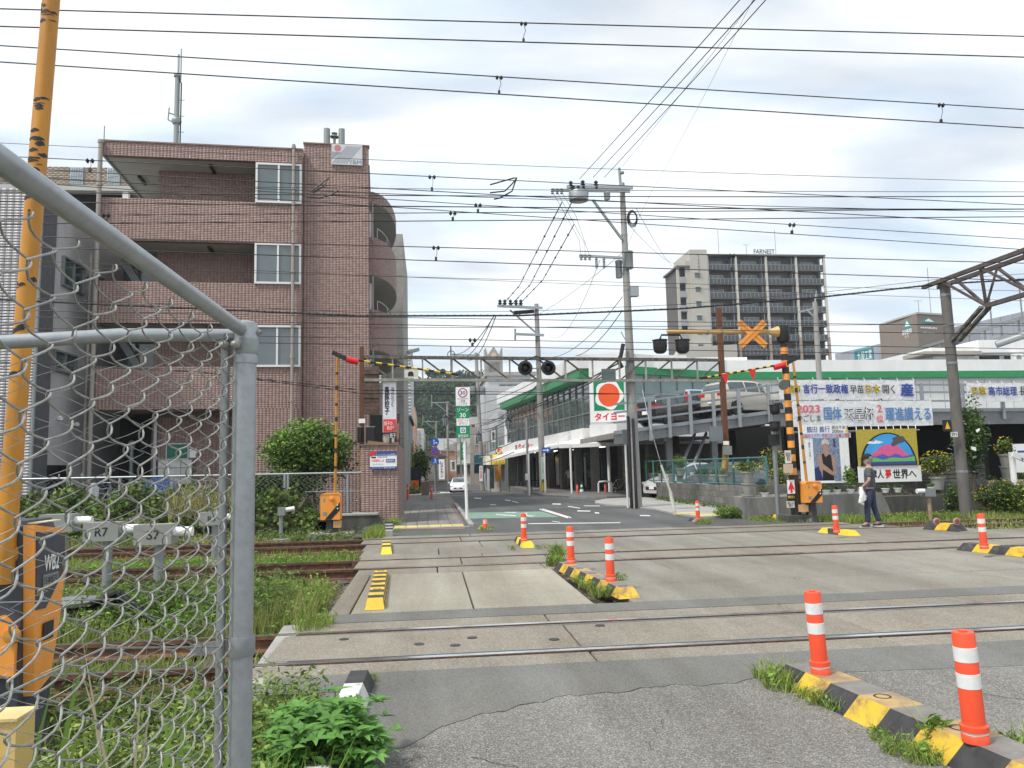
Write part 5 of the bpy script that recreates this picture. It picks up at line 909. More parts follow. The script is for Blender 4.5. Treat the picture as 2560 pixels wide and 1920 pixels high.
for i, (px, py) in enumerate(((1850, 1200), (2066, 1234), (2093, 1234), (2127, 1234), (2214, 1234), (2245, 1234), (1912, 1236), (2330, 1238))):
    p = Q(px, py, 19.8); pot((p.x, 19.8, .585 if i != 6 else .56), .1, .12, 'small white bowl of greenery on the retaining wall, %s' % ('by the brown pole', 'below the poster left side', 'below the poster centre', 'below the poster right side', 'below the painting left side', 'below the painting right side', 'left of the striped post', 'by the grey sensor box')[i], 110, (.16, .12, .07), pm=M_potw, size=.05) if i else None
p = Q(2335, 1165, 20.6); pot((p.x, 20.5, .6), .2, .36, 'wide bush of small yellow flowers in a pot right of the painting', 2300, (.46, .4, .36), 190, leafz=.12)
p = Q(2120, 1180, 20.3); pot((Q(2125, 1180, 20.2).x, 20.2, .6), .12, .2, 'bright green leafy plant between poster and painting', 400, (.2, .2, .36), mats=(M_leafb, M_leaf), size=.09)
p = Q(2512, 1130, 20.6); pot((p.x, 20.6, .55), .17, .33, 'yellow topped plant on three stacked pots near the right edge', 1100, (.27, .27, .3), 70, stack=3); p = Q(2476, 1210, 20.4); pot((p.x, 20.4, .55), .16, .28, 'grey pot of wilting greenery left of the stacked pots', 250, (.16, .16, .08))
p = Q(2556, 1210, 20.4); pot((p.x, 20.4, .55), .16, .28, 'pot with a white bloom at the right edge of the picture', 250, (.2, .2, .1))
p = Q(2436, 1250, 20.3); tree('rose_of_sharon', 'tall dark green shrub with white blossoms beside the concrete pole', 'shrub', (p.x, 20.3, .2), (p.x, 20.3, 2.15), (.52, .5, 1.15), 5200, .085, (M_leafd, M_leaf), .04, 34, .34)
co, f = leaves(ellip(26, (p.x, 20.3, 2.2), (.58, .55, 1.2), .95), .13, .95, 0, 1); npmesh('white_blossoms', co, f, M_flw, bpy.data.objects['rose_of_sharon'], kind='stuff')
p = Q(2505, 1250, 18.9); tree('yellow_hedge', 'broad low bush covered in yellow flowers at the right edge', 'bush', (p.x, 18.9, -.1), (p.x + .15, 18.9, .42), (.85, .6, .45), 6500, .07, (M_leafd, M_leaf), .03, 40, .4)
co, f = leaves(ellip(420, (p.x + .15, 18.9, .45), (.88, .62, .46), .9), .05, .9, 0, 1); npmesh('yellow_flowers', co, f, M_flow, bpy.data.objects['yellow_hedge'], kind='stuff')
p = Q(2390, 1255, 19.2); tree('ivy_shrub', 'dark ivy climbing at the foot of the concrete pole', 'shrub', (p.x, 19.3, -.1), (p.x, 19.3, .35), (.3, .25, .5), 1500, .06, (M_leafd, M_leaf), .03, 20, .4)
p = Q(1835, 1283, 20.5); tree('wall_weed', 'mound of white flecked weeds at the end of the block wall', 'weeds', (p.x, 20.3, 0), (p.x, 20.3, .12), (.75, .35, .22), 2200, .07, (M_leaf, M_grassl), .01, 24, .4)
# planked fence and white sign at far right
pf = thing('plank_fence', 'dark horizontal plank fence behind the pots at the right', 'fence', (15, 21, .6))
for i in range(6): box('plank', mat('plank_grey', (.14, .14, .13), .8, (5, .3), obr=.3), pf, 14.2, 16.2, 21.1, 21.14, .75 + i * .13, .86 + i * .13)
p0, p1 = Q(2533, 1110, 21.5), Q(2600, 1180, 21.5); ws = thing('white_board', 'white board with a blue stripe cut by the right edge', 'sign', ((p0.x + p1.x) / 2, 21.5, p1.z)); box('panel', M_wprint, ws, p0.x, p1.x, 21.5, 21.54, p1.z, p0.z); box('stripe', M_navy, ws, p0.x + .12, p1.x, 21.494, 21.5, p0.z - .26, p0.z - .2)
wp = thing('white_gate_post', 'white post with a slanted white bar marked 3, lower half dark, near the right edge', 'post', (Q(2535, 1200, 19).x, 19, 0)); x = Q(2535, 1200, 19).x; b = MB(); b.cyl((x, 19, .45), (x, 19, Q(2535, 1130, 19).z), .075, 12); b.build('upper_post', M_white, wp); MB().cyl((x, 19, -.1), (x, 19, .45), .08, 12).build('lower_post', M_dsteel, wp)
MB().bar((x - .1, 18.85, Q(2530, 1136, 19).z), (x + 1.6, 18.85, Q(2530, 1136, 19).z - .75), .05, .13).build('slanted_bar', M_white, wp); txt('3', M_ink, wp, x + .1, x + .17, Q(2535, 1152, 19).z, Q(2535, 1145, 19).z, None, 18.81, .03)
# ================================================================ GANTRY, POLES, CROSSING GEAR
Rx = Matrix.Rotation(math.radians(90), 3, 'X'); Ry = Matrix.Rotation(math.radians(90), 3, 'Y')
gA = Q(905, 893, 24.85); gB = Q(1805, 901, 26.25); gA.z = gB.z = 5.13; gd = (gB - gA); gn = 13
gt = thing('cable_gantry', 'weathered steel lattice gantry spanning the road between two rusty posts', 'gantry', (gA.x, gA.y, 0))
MB().bar(gA, gB, .12, .10).build('top_chord', M_truss, gt); dz = Vector((0, 0, -.74)); MB().bar(gA + dz, gB + dz, .10, .09).build('bottom_chord', mat('chord_grey', (.30, .29, .26), .7, (5, .3), dirt=(2, (.2, .1, .05), .55, .8, .6)), gt)
for i in range(gn):
    p, q = gA + gd * (i / gn), gA + gd * ((i + 1) / gn)
    if i: MB().bar(p, p + dz, .06, .05, up=(1, 0, 0)).build('vertical_bar', mat('bar_pale', (.33, .32, .29), .7, (5, .3), obr=.3), gt)
    if i < 8: MB().bar(p + Vector((0, .04, 0)), q + dz + Vector((0, .04, 0)), .05, .05).build('brace', M_truss, gt)
    else: MB().bar(p + dz + Vector((0, .04, 0)), q + Vector((0, .04, 0)), .05, .05).build('brace', M_truss, gt)
M_rp1 = mat('rust_post', (.15, .062, .03), .85, (3, .35), (40, .3), dirt=(2.2, (.10, .045, .03), .45, .65, .9), stretch=(1, 1, .5)); M_rp2 = mat('rust_post_yellow', (.46, .30, .06), .8, (5, .3), dirt=(3.5, (.15, .07, .03), .42, .62, .9), stretch=(1, 1, .5))
lp_ = thing('left_gantry_post', 'rusty brown post carrying the left end of the cable gantry', 'post', (gA.x, gA.y, 0)); zt = Q(905, 868, 24.85).z
MB().box(gA.x - .065, gA.x + .065, gA.y - .06, gA.y + .06, 2.2, zt).build('upper_post', M_rp1, lp_, smooth=False); MB().cyl((gA.x + .02, gA.y, -.1), (gA.x, gA.y, 2.2), .08, 12).build('lower_post', M_rp2, lp_); box('tag_plate', M_wprint, lp_, gA.x - .1, gA.x + .1, gA.y - .1, gA.y - .09, 3.0, 3.14)
rp_ = thing('right_gantry_post', 'rusty brown post with yellow foot carrying the right end of the gantry', 'post', (gB.x, gB.y, 0)); B0 = GP(1822, 1266); zt = Q(1793, 770, 26.2).z
MB().box(gB.x - .11, gB.x + .06, gB.y - .08, gB.y + .08, 2.2, zt).build('upper_post', M_rp1, rp_, smooth=False); MB().cyl((B0.x, gB.y, -.1), (gB.x, gB.y, 2.25), .12, 12).build('lower_post', M_rp2, rp_)
r = rect(1774, 1066, 1808, 1103, I4, 26.0); box('glazed_box', M_glassg, rp_, r[0], r[1], 26.0, 26.1, r[2], r[3]); r = rect(1809, 1115, 1828, 1137, I4, 26.0); box('junction_box', M_galvd, rp_, r[0], r[1], 25.9, 26.1, r[2], r[3]); r = rect(1807, 1103, 1821, 1112, I4, 26.0); box('tag_plate', M_wprint, rp_, r[0], r[1], 25.95, 25.96, r[2], r[3])
def lamp_pair(label, pts, r, b_, hood=True, loc=None, name='crossing_lamps', face=-1, down=False):
    t = thing(name, label, 'signal lamps', loc or pts[0])
    for p in pts:
        p = Vector(p)
        if down: MB().lathe([(r * .55, -r * 1.3), (r * .9, -r * 1.0), (r, -r * .4), (r, r * .5), (r * 1.12, r * .55), (r * 1.12, r * .65), (.02, r * .7)], p, 16).build('lamp_housing', M_black, t)
        else:
            MB().lathe([(r, 0), (r, .012), (r * .2, .014)], p, 24, R=Rx).build('backboard', M_black, t); MB().lathe([(r * .62, .005), (r * .62, .16), (r * .58, .16), (r * .58, .02)], p, 18, R=Rx).build('hood', M_ink, t); MB().lathe([(r * .55, .015), (r * .4, .04), (.01, .05)], p, 16, R=Rx).build('lens', mat('lens_dark_red', (.014, .006, .008), .3, spec=.5), t)
            b = MB(); b.lathe([(r * .3, -.12), (r * .45, -.02), (.02, 0)], p, 12, R=Rx); b.build('lamp_body', M_black, t)
    return t
pa, pb = Q(1313, 920, 25.3), Q(1371, 920, 25.35); t = lamp_pair('pair of round black signal lamps hung on the gantry above the road', [pa, pb], .25, 25); MB().tube([pa + Vector((0, .1, .25)), pa.lerp(pb, .5) + Vector((0, .12, .42)), pb + Vector((0, .1, .25))], .025, 6).build('bracket', M_black, t); MB().bar(pa + Vector((0, .1, 0)), pb + Vector((0, .1, 0)), .04).build('bracket', M_galvd, t)
r = rect(1504, 922, 1540, 951, I4, 25.4); tag(box('information_board', M_glassd, None, r[0], r[1], 25.4, 25.46, r[2], r[3]), 'small black panel fixed inside the gantry in front of the supermarket corner', 'board')
pa = Q(893, 1088, 24.6); t = thing('lamp_boxes', 'two black signal boxes side by side on the left gantry post', 'signal', pa)
for x0, x1 in ((893, 903), (914, 935)): r = rect(x0, 1068, x1, 1105, I4, 24.6); box('box', M_ink, t, r[0], r[1], 24.6, 24.85, r[2], r[3]); box('rim', M_galvd, t, r[0] - .02, r[1] + .02, 24.66, 24.86, r[2] - .03, r[2]); box('rim', M_galvd, t, r[0] - .02, r[1] + .02, 24.66, 24.86, r[3], r[3] + .03)
p = Q(1030, 890, 25); t = thing('floodlight', 'small floodlight perched on top of the gantry at the left', 'lamp', (p.x, gA.y + .1, 5.18)); b = MB(); b.bar((p.x, 25.2, 5.15), (p.x, 25.2, 5.35), .03); b.tube([(p.x - .25, 25.2, 5.15), (p.x - .15, 25.2, 5.35), (p.x, 25.2, 5.38)], .012, 5); b.build('bracket', M_black, t); MB().bar((p.x - .12, 25.15, 5.33), (p.x + .2, 25.25, 5.42), .28, .1).build('lamp_head', M_galvd, t)
# utility poles
def upole(base, top_z, r0_, r1_, label, name='utility_pole', lean=0, m=None, n=16):
    t = thing(name, label, 'pole', base); b = MB(); x, y, z = base; b.tube([(x, y, z - .3), (x + lean * .5, y, (z + top_z) / 2), (x + lean, y, top_z)], [r0_, (r0_ + r1_) / 2, r1_], n); b.build('shaft', m or M_utp, t)
    return t
def bands(t, base, top_z, r0_, r1_, zs, lean=0):
    for z in zs: f = (z - base[2]) / (top_z - base[2]); r = r0_ + (r1_ - r0_) * f + .008; MB().lathe([(r, z), (r, z + .06)], (base[0] + lean * f, base[1], 0), 14).build('strap', M_galvd, t)
def insul(b, p, s=1.0, R=None): b.lathe([(.02 * s, -.1 * s), (.055 * s, -.08 * s), (.03 * s, -.04 * s), (.06 * s, -.01 * s), (.03 * s, .03 * s), (.055 * s, .06 * s), (.02 * s, .1 * s)], p, 8, R=R)
B1 = GP(1592, 1271); T1 = Q(1555, 458, B1.y); ln_ = T1.x - B1.x
u1 = upole(B1, T1.z, .195, .09, 'tall concrete utility pole with crossarms and transformers beside the right pavement', lean=ln_); bands(u1, B1, T1.z, .195, .09, [1.4, 2.5, 3.6, 4.9, 6.2, 7.6, 8.2, 8.6, 9.0, 9.6, 10.6, 11.3, 11.9], ln_)
U = lambda px, py, dy=0: Q(px, py, B1.y + dy)
MB().cyl(U(1552, 470), U(1548, 420), .05, 8).build('top_pin', M_galvd, u1)
for (a, c, d_, e, w_) in ((1417, 467, 1582, 469, .11), (1380, 475, 1575, 478, .09), (1448, 639, 1560, 645, .08)): MB().bar(U(a, c, -.2), U(d_, e, -.2), .09, w_).build('crossarm', M_galv, u1)
MB().bar(U(1482, 500, -.1), U(1555, 598, -.1), .07, .08).build('arm_brace', M_galvd, u1)
def can(t, c, r, h, nm='transformer', m=None): c = Vector(c); o = MB().lathe([(r * .9, 0), (r, .03), (r, h - .05), (r * 1.08, h - .04), (r * 1.08, h), (r * .5, h + .04)], c, 16).build(nm, m or M_galv, t); return o
can(u1, U(1573, 672, -.25), .15, .62); can(u1, U(1548, 695, .1), .12, .62); can(u1, U(1518, 499, -.2), .11, .24, 'capacitor_can')
tb = MB(); c = U(1447, 505, -.25); tb.lathe([(.18, 0), (.34, .05), (.36, .3), (.34, .36), (.2, .4)], c, 18); o = tb.build('switchgear_tank', M_galv, u1); b = MB()
for dx in (-.18, 0, .18): insul(b, c + Vector((dx, 0, .48)), 1.2)
b.build('bushing', M_black, o, 'stuff')
r = rect(1575, 716, 1596, 741, I4, B1.y - .3); bx_ = box('meter_box', M_galv, u1, r[0], r[1], B1.y - .4, B1.y - .15, r[2], r[3])
for px in (1381, 1393, 1404, 1453, 1463, 1474): b = MB(); insul(b, U(px, 478 if px < 1410 else 643, -.25), 1.1); b.build('insulator', M_galvd, u1)
for px in (1491, 1510): b = MB(); q = U(px, 655, -.25); b.cyl(q, q + Vector((0, 0, -.22)), .045, 8); insul(b, q + Vector((0, 0, .1))); b.build('cutout_fuse', M_galvd, u1)
for px, py in ((1427, 463), (1457, 461), (1490, 462)): b = MB(); insul(b, U(px, py, -.2), 1.5); b.build('insulator', M_black, u1)
b = MB()
for k in range(5): c = U(1582, 545, -.3); rr = .16 + .02 * k; b.tube([c + Vector((rr * math.cos(a) * .8, .02 * k, rr * math.sin(a) * 1.3)) for a in np.linspace(0, 6.28, 14)], .012, 5)
b.build('cable_coil', M_black, u1)
for dx in (-.06, -.21): x = B1.x + dx; zt = 3.1 if dx < -.1 else 3.0; b = MB(); y = B1.y - .19 if dx > -.1 else B1.y - .1; b.tube([(x, y, 0.02), (x, y, zt), (x, y + .03, zt + .05)], .05, 8); b.build('cable_guard', M_ink, u1)
MB().tube([U(1558, 860, -.2), U(1552, 890, -.22), U(1545, 900, -.2), U(1556, 920, -.2)], .07, 6).build('cable_bundle', M_ink, u1)
# reverse side of road sign next to the pole
p = GP(1570, 1270); t = thing('white_sign_post', 'slim white post with the grey back of a sign in front of the utility pole', 'sign post', p); MB().cyl(p, (p.x + .0 + (Q(1562, 1080, p.y).x - p.x), p.y, Q(1562, 1080, p.y).z), .04, 8).build('post', M_white, t); r = rect(1555, 1074, 1570, 1111, I4, p.y - .05); box('sign_back', M_galvd, t, r[0], r[1], p.y - .06, p.y - .03, r[2], r[3])
B2 = GP(1358, 1237); T2 = Q(1341, 760, B2.y); u2 = upole(B2, T2.z, .20, .13, 'second concrete utility pole up the street carrying a blue one way arrow', lean=T2.x - B2.x); bands(u2, B2, T2.z, .2, .13, [2, 3.2, 4.5, 6, 7.5, 9, 10.2], T2.x - B2.x)
U2 = lambda px, py, dy=0: Q(px, py, B2.y + dy)
for (a, c, d_, e) in ((1243, 765, 1356, 770), (1287, 835, 1360, 838)): MB().bar(U2(a, c, -.2), U2(d_, e, -.2), .12, .14).build('crossarm', M_galv, u2)
MB().bar(U2(1275, 775), U2(1340, 832), .09).build('arm_brace', M_galvd, u2); b = MB()
for px in (1250, 1262, 1276, 1290, 1302): insul(b, U2(px, 758), 2.2)
b.build('insulator', M_black, u2, 'stuff'); MB().tube([U2(1285, 782), U2(1310, 780), U2(1335, 778)], .12, 8).build('cable_joint', M_black, u2); MB().bar(U2(1288, 822), U2(1288, 850), .1).build('antenna_frame', M_galvd, u2)
r = rect(1355, 1119, 1376, 1132, I4, B2.y - .3); s_ = box('arrow_sign', M_blue, u2, r[0], r[1], B2.y - .3, B2.y - .27, r[2], r[3]); cz = (r[2] + r[3]) / 2; w_ = r[1] - r[0]; MB().prism([(r[0] + w_ * .1, cz - .035), (r[0] + w_ * .6, cz - .035), (r[0] + w_ * .6, cz - .1), (r[1] - w_ * .1, cz), (r[0] + w_ * .6, cz + .1), (r[0] + w_ * .6, cz + .035), (r[0] + w_ * .1, cz + .035)], 'y', B2.y - .31, B2.y - .3).build('white_arrow', M_wprint, s_)
r = rect(1352, 1143, 1364, 1205, I4, B2.y - .24); s_ = box('clinic_board', mat('pale_green_board', (.55, .68, .62), .5), u2, r[0], r[1], B2.y - .25, B2.y - .22, r[2], r[3]); txt('クリニック', M_gpr, s_, r[0] + .04, r[1] - .04, r[2] + .5, r[3] - .3, None, B2.y - .252, .02, vertical=True); box('green_foot', M_gpr, s_, r[0], r[1], B2.y - .256, B2.y - .25, r[2], r[2] + .16)
b = MB()
for i in range(4): b.box(B2.x - .17 + i * .1, B2.x - .12 + i * .1, B2.y - .215, B2.y - .2, .1, .75)
b.build('yellow_black_guard', M_ylp, u2)
B3 = GP(1207, 1226); T3 = Q(1190, 882, B3.y); u3 = upole(B3, T3.z, .26, .18, 'third utility pole farther up the street on its right side', lean=T3.x - B3.x); MB().bar(Q(1130, 887, B3.y), Q(1200, 888, B3.y), .14).build('crossarm', M_galvd, u3); can(u3, Q(1180, 985, B3.y - .3), .35, .8); can(u3, Q(1206, 985, B3.y - .3), .3, .8)
r = rect(1198, 1165, 1207, 1203, I4, B3.y - .3); s_ = box('advert_board', M_wprint, u3, r[0], r[1], B3.y - .32, B3.y - .28, r[2], r[3]); txt('学習塾', M_red, s_, r[0] + .05, r[1] - .05, r[2] + .3, r[3] - .1, None, B3.y - .325, vertical=True)
t = thing('television_antenna', 'ring shaped antenna on a thin mast above the far end of the gantry', 'antenna', Q(1128, 950, 60)); c = Q(1128, 886, 60); b = MB(); b.cyl(Q(1128, 950, 60), Q(1127, 866, 60), .05, 6); b.tube([c + Vector((.28 * math.cos(a), 0, .28 * math.sin(a))) for a in np.linspace(0, 6.3, 16)], .035, 5); b.build('mast_and_ring', M_black, t)
# small poles further right
p = Q(2047, 940, 44); t = upole((p.x, 44, 3), Q(2037, 755, 44).z, .18, .14, 'slim grey pole with a side bracket in front of the tall apartment tower', lean=Q(2037, 755, 44).x - p.x); MB().bar(Q(2037, 770, 44), Q(1998, 780, 43.8), .1).build('bracket', M_galv, t); MB().bar(Q(2038, 795, 44), Q(2018, 775, 43.8), .08).build('bracket', M_galv, t); MB().cyl(Q(2037, 760, 44), Q(2041, 728, 44), .05, 6).build('top_pin', M_galv, t)
# catenary support mast and its lattice beam on the right
Bc = GP(2415, 1290); Tc = Q(2361, 706, Bc.y); uc = upole(Bc, Tc.z, .135, .125, 'thick dark concrete mast carrying the overhead line gantry at the right', 'catenary_mast', Tc.x - Bc.x, M_catp); bands(uc, Bc, Tc.z, .135, .125, [1.1, 3.9, 4.9, 5.7], Tc.x - Bc.x)
M_lat = mat('lattice_brown', (.085, .068, .062), .75, (6, .35)); x = Tc.x
def LB(y, top): return Vector((x + .02, y, 6.05 if top else 5.15))
for s in (-.22, .22): MB().bar(LB(Bc.y + .6, 1) + Vector((s, 0, .03)), LB(3, 1) + Vector((s, 0, .03)), .09, .1).build('top_chord', M_lat, uc)
MB().bar(LB(Bc.y - 1.4, 0), LB(3, 0), .1, .1).build('bottom_chord', M_lat, uc)
for k in range(8):
    y = Bc.y - .2 - k * 1.4
    for s in (-.22, .22): MB().bar(LB(y, 1) + Vector((s, 0, 0)), LB(y - 1.2, 0), .07, .05).build('lattice_bar', M_lat, uc); MB().bar(LB(y - 1.2, 0), LB(y - 1.4, 1) + Vector((s, 0, 0)), .07, .05).build('lattice_bar', M_lat, uc)
for s in (-.1, .1): MB().bar((x + s + .1, Bc.y - .1, 4.5), (x + s, Bc.y - 1.4, 5.12), .1, .07).build('knee_brace', M_truss, uc)
MB().lathe([(.16, Tc.z - .12), (.16, Tc.z - .04), (.13, Tc.z), (.05, Tc.z + .04)], (Tc.x, Tc.y, 0), 14).build('cap', M_catp, uc)
r = rect(2357, 1050, 2379, 1078, I4, Bc.y - .25); s_ = box('warning_plate', M_ink, uc, r[0], r[1], Bc.y - .26, Bc.y - .22, r[2], r[3]); w_ = r[1] - r[0]; MB().prism([(r[0] + w_ * .2, r[2] + .06), (r[1] - w_ * .2, r[2] + .06), ((r[0] + r[1]) / 2, r[3] - .04)], 'y', Bc.y - .268, Bc.y - .26).build('yellow_triangle', mat('sign_amber', (.8, .45, .02), .5), s_)
r = rect(2376, 1080, 2394, 1092, I4, Bc.y - .2); s_ = box('tag_plate', M_wprint, uc, r[0], r[1], Bc.y - .21, Bc.y - .2, r[2], r[3]); txt('293', M_ink, s_, r[0] + .02, r[1] - .02, r[2] + .03, r[3] - .02, None, Bc.y - .213, .02)
# striped warning post with diagonal cross, lamps, speaker
Bs = GP(1992, 1303); Ts = Q(1956, 817, Bs.y); wpst = thing('crossing_warning_post', 'yellow and black striped crossing post with diagonal cross boards on a long side arm', 'warning post', Bs); dxs = (Ts.x - Bs.x) / (Ts.z - Bs.z)
def SX(z): return Bs.x + dxs * z
MB().cyl((SX(0), Bs.y, -.1), (SX(1.15), Bs.y, 1.15), .125, 14).build('foot', M_black, wpst); zz = 1.15; k = 0
while zz < 4.25: h = .17; MB().cyl((SX(zz), Bs.y, zz), (SX(zz + h), Bs.y, zz + h), .086, 16).build('stripe', M_org if k % 2 == 0 else M_black, wpst); zz += h; k += 1
MB().cyl((SX(zz), Bs.y, zz), (SX(Ts.z), Bs.y, Ts.z), .09, 16).build('top_section', M_black, wpst); MB().lathe([(.13, -.1), (.16, -.05), (.16, .3), (.08, .36)], (SX(Ts.z) + .0, Bs.y, Ts.z - .3), 14).build('bell_housing', M_black, wpst)
za = Q(1900, 830, Bs.y).z; M_arm = mat('arm_cream_orange', (.62, .40, .16), .5, (4, .1)); xa = Q(1668, 831, Bs.y).x; b = MB(); b.tube([(xa, Bs.y, za + .02), (SX(za) - .35, Bs.y, za)], .058, 12); b.build('side_arm', M_arm, wpst); MB().tube([(SX(za) - .38, Bs.y, za), (SX(za) - .14, Bs.y, za)], [.06, .15], 14).build('arm_flare', M_arm, wpst)
c = Q(1881, 835, Bs.y - .12)
for sg in (1, -1): M = Matrix.Translation(c) @ Matrix.Rotation(sg * math.radians(42), 4, 'Y'); MB(M).box(-.46, .46, -.015 + sg * .008, sg * .008, -.085, .085).build('cross_board', M_org, wpst); MB(M).box(-.46, .46, -.019 + sg * .008, -.014 + sg * .008, -.012, .012).build('board_rib', M_pole, wpst)
for px in (1766, 1801, 1881): q = Q(px, 831, Bs.y).x; MB().cyl((q, Bs.y, za), (q + .05, Bs.y, za), .068, 12).build('clamp', M_galvd, wpst)
l1, l2 = Q(1650, 861, Bs.y), Q(1706, 861, Bs.y); t = lamp_pair('pair of black lamp housings hanging from the end of the crossing arm', [l1, l2], .175, Bs.y, down=True); MB().tube([l1 + Vector((0, 0, .12)), l1 + Vector((.05, 0, .24)), l2 + Vector((-.05, 0, .24)), l2 + Vector((0, 0, .12))], .025, 6).build('hanger', M_black, t)
sp = Q(1953, 957, Bs.y - .25); t = thing('horn_speaker', 'grey horn loudspeaker on the striped crossing post', 'speaker', sp); MB().lathe([(.14, .16), (.11, .06), (.05, -.04), (.05, -.16)], sp, 16, R=Matrix.Rotation(math.radians(115), 3, 'X')).build('horn', M_galvd, t); MB().lathe([(.12, .15), (.02, .1)], sp, 16, R=Matrix.Rotation(math.radians(115), 3, 'X')).build('horn_mouth', M_black, t)
t = lamp_pair('two stacked dark signal lamps on the back post behind the striped post', [Q(1937, 1020, Bs.y + .3), Q(1937, 1062, Bs.y + .3)], .13, Bs.y, down=True, loc=Q(1937, 1100, Bs.y + .3)); q = Q(1946, 1290, Bs.y + .5); MB().cyl((q.x, q.y, 0), (q.x, q.y, Q(1940, 1000, q.y).z), .06, 10).build('post', M_galvd, t); r = rect(1925, 1086, 1948, 1113, I4, q.y - .1); box('cabinet', M_black, t, r[0], r[1], q.y - .15, q.y, r[2], r[3])
def plate(px0, py0, px1, py1, nm, m, par, yy): r = rect(px0, py0, px1, py1, I4, yy); return box(nm, m, par, r[0], r[1], yy, yy + .02, r[2], r[3]), r
ys_ = Bs.y - .16; s_, r = plate(1968, 1200, 1988, 1234, 'arrow_board', M_wprint, wpst, ys_); cx_ = (r[0] + r[1]) / 2; h_ = r[3] - r[2]; w_ = r[1] - r[0]
MB().prism([(cx_ - w_ * .4, r[2] + h_ * .4), (cx_, r[3] - h_ * .08), (cx_ + w_ * .4, r[2] + h_ * .4), (cx_ + w_ * .4, r[2] + h_ * .2), (cx_ + w_ * .15, r[2] + h_ * .38), (cx_ + w_ * .15, r[2] + .02), (cx_ - w_ * .15, r[2] + .02), (cx_ - w_ * .15, r[2] + h_ * .38), (cx_ - w_ * .4, r[2] + h_ * .2)], 'y', ys_ - .004, ys_).build('red_arrow', M_red, s_)
s_, r = plate(1968, 1236, 1988, 1252, 'button_board', M_ink, wpst, ys_); txt('非常ボタン', M_ylp, s_, r[0] + .01, r[1] - .01, r[2] + .06, r[3] - .03, None, ys_ - .003, .03)
s_, r = plate(1967, 1253, 1987, 1269, 'instruction_board', mat('aged_white', (.62, .60, .52), .6, (9, .1)), wpst, ys_); txt('線路に入るな\n危険です', M_ink, s_, r[0] + .015, r[1] - .015, r[2] + .02, r[3] - .02, None, ys_ - .003, .01)
s_, r = plate(1962, 1126, 1979, 1158, 'notice_plate', mat('aged_white', (.62, .60, .52), .6, (9, .1)), wpst, ys_); txt('踏切名\n電話', M_ink, s_, r[0] + .02, r[1] - .02, r[2] + .06, r[3] - .05, None, ys_ - .003, .01)
r = rect(1961, 1160, 1981, 1182, I4, ys_ - .05); box('call_box', mat('call_box_beige', (.55, .42, .30), .5, (6, .1)), wpst, r[0], r[1], ys_ - .1, ys_ + .02, r[2], r[3]); r = rect(1997, 1262, 2017, 1279, I4, ys_); box('cable_box', mat('box_tan', (.62, .36, .16), .6), wpst, r[0], r[1], ys_ - .1, ys_ + .1, r[2], r[3]); box('base_plinth', M_cdark, wpst, Bs.x - .35, Bs.x + .3, Bs.y - .3, Bs.y + .3, -.1, .16)
def stripes_tube(parent, P0, P1, r, n, m0, m1):
    P0, P1 = Vector(P0), Vector(P1)
    for i in range(n): MB().cyl(P0.lerp(P1, i / n), P0.lerp(P1, (i + 1) / n), r, 8).build('stripe', m0 if i % 2 else m1, parent)
# barrier machine
M_ora = M_org
def machine(label, px0, py0, px1, py1, y, plinth=True, side=1):
    r = rect(px0, py0, px1, py1, I4, y); x0, x1, z0, z1 = r; t = thing('barrier_machine', label, 'barrier machine', ((x0 + x1) / 2, y, 0)); w_ = x1 - x0; h_ = z1 - z0
    b = MB(); k = .05; b.prism([(x0, z0), (x1, z0), (x1, z1 - k), (x1 - k, z1), (x0 + k, z1), (x0, z1 - k)], 'y', y, y + .4); b.build('housing', M_ora, t)
    MB().prism([(x0 + w_ * .22, z0 + .005), (x0 + w_ * .55, z0 + .005), (x1 - .005, z0 + h_ * .36), (x1 - .005, z0 + h_ * .66)], 'y', y - .006, y).build('black_stripe', M_ink, t); MB().lathe([(.055, 0), (.05, .05), (.01, .06)], (x0 + w_ * .58, y, z0 + h_ * .8), 12, R=Rx).build('boss', M_ora, t)
    for q in ((.88, .42), (.87, .55)): MB().lathe([(.018, 0), (.012, .012)], (x0 + w_ * q[0], y - .006, z0 + h_ * q[1]), 8, R=Rx).build('bolt', M_wprint, t)
    box('type_plate', M_galvd, t, x0 + w_ * .16, x0 + w_ * .24, y - .004, y, z0 + h_ * .68, z0 + h_ * .82); box('type_plate', M_galvd, t, x0 + w_ * .14, x0 + w_ * .34, y - .004, y, z0 + h_ * .16, z0 + h_ * .3); MB().prism([(x0 + .02, z1 - .02), (x1 - .02, z1 - .02), (x1 - .02, z1 - .032), (x0 + .02, z1 - .032)], 'y', y - .01, y).build('lid_seam', M_pole, t)
    cx_ = (x0 + x1) / 2; MB().lathe([(.22, 0.0), (.2, .04), (.13, .14), (.12, z0 - .0)], (cx_, y + .2, 0), 14).build('pedestal', M_black, t)
    return t, r
mL, r = machine('orange barrier machine with diagonal black stripe on a concrete slab left of the footway', 801, 1234, 850, 1299, 18.7); box('plinth', M_conc, mL, r[0] - .25, r[1] + .3, 18.5, 19.2, -.2, .06); q = rect(833, 1302, 852, 1319, I4, 18.75); box('small_box', mat('box_tan', (.62, .36, .16), .6), mL, q[0], q[1], 18.75, 18.95, q[2], q[3])
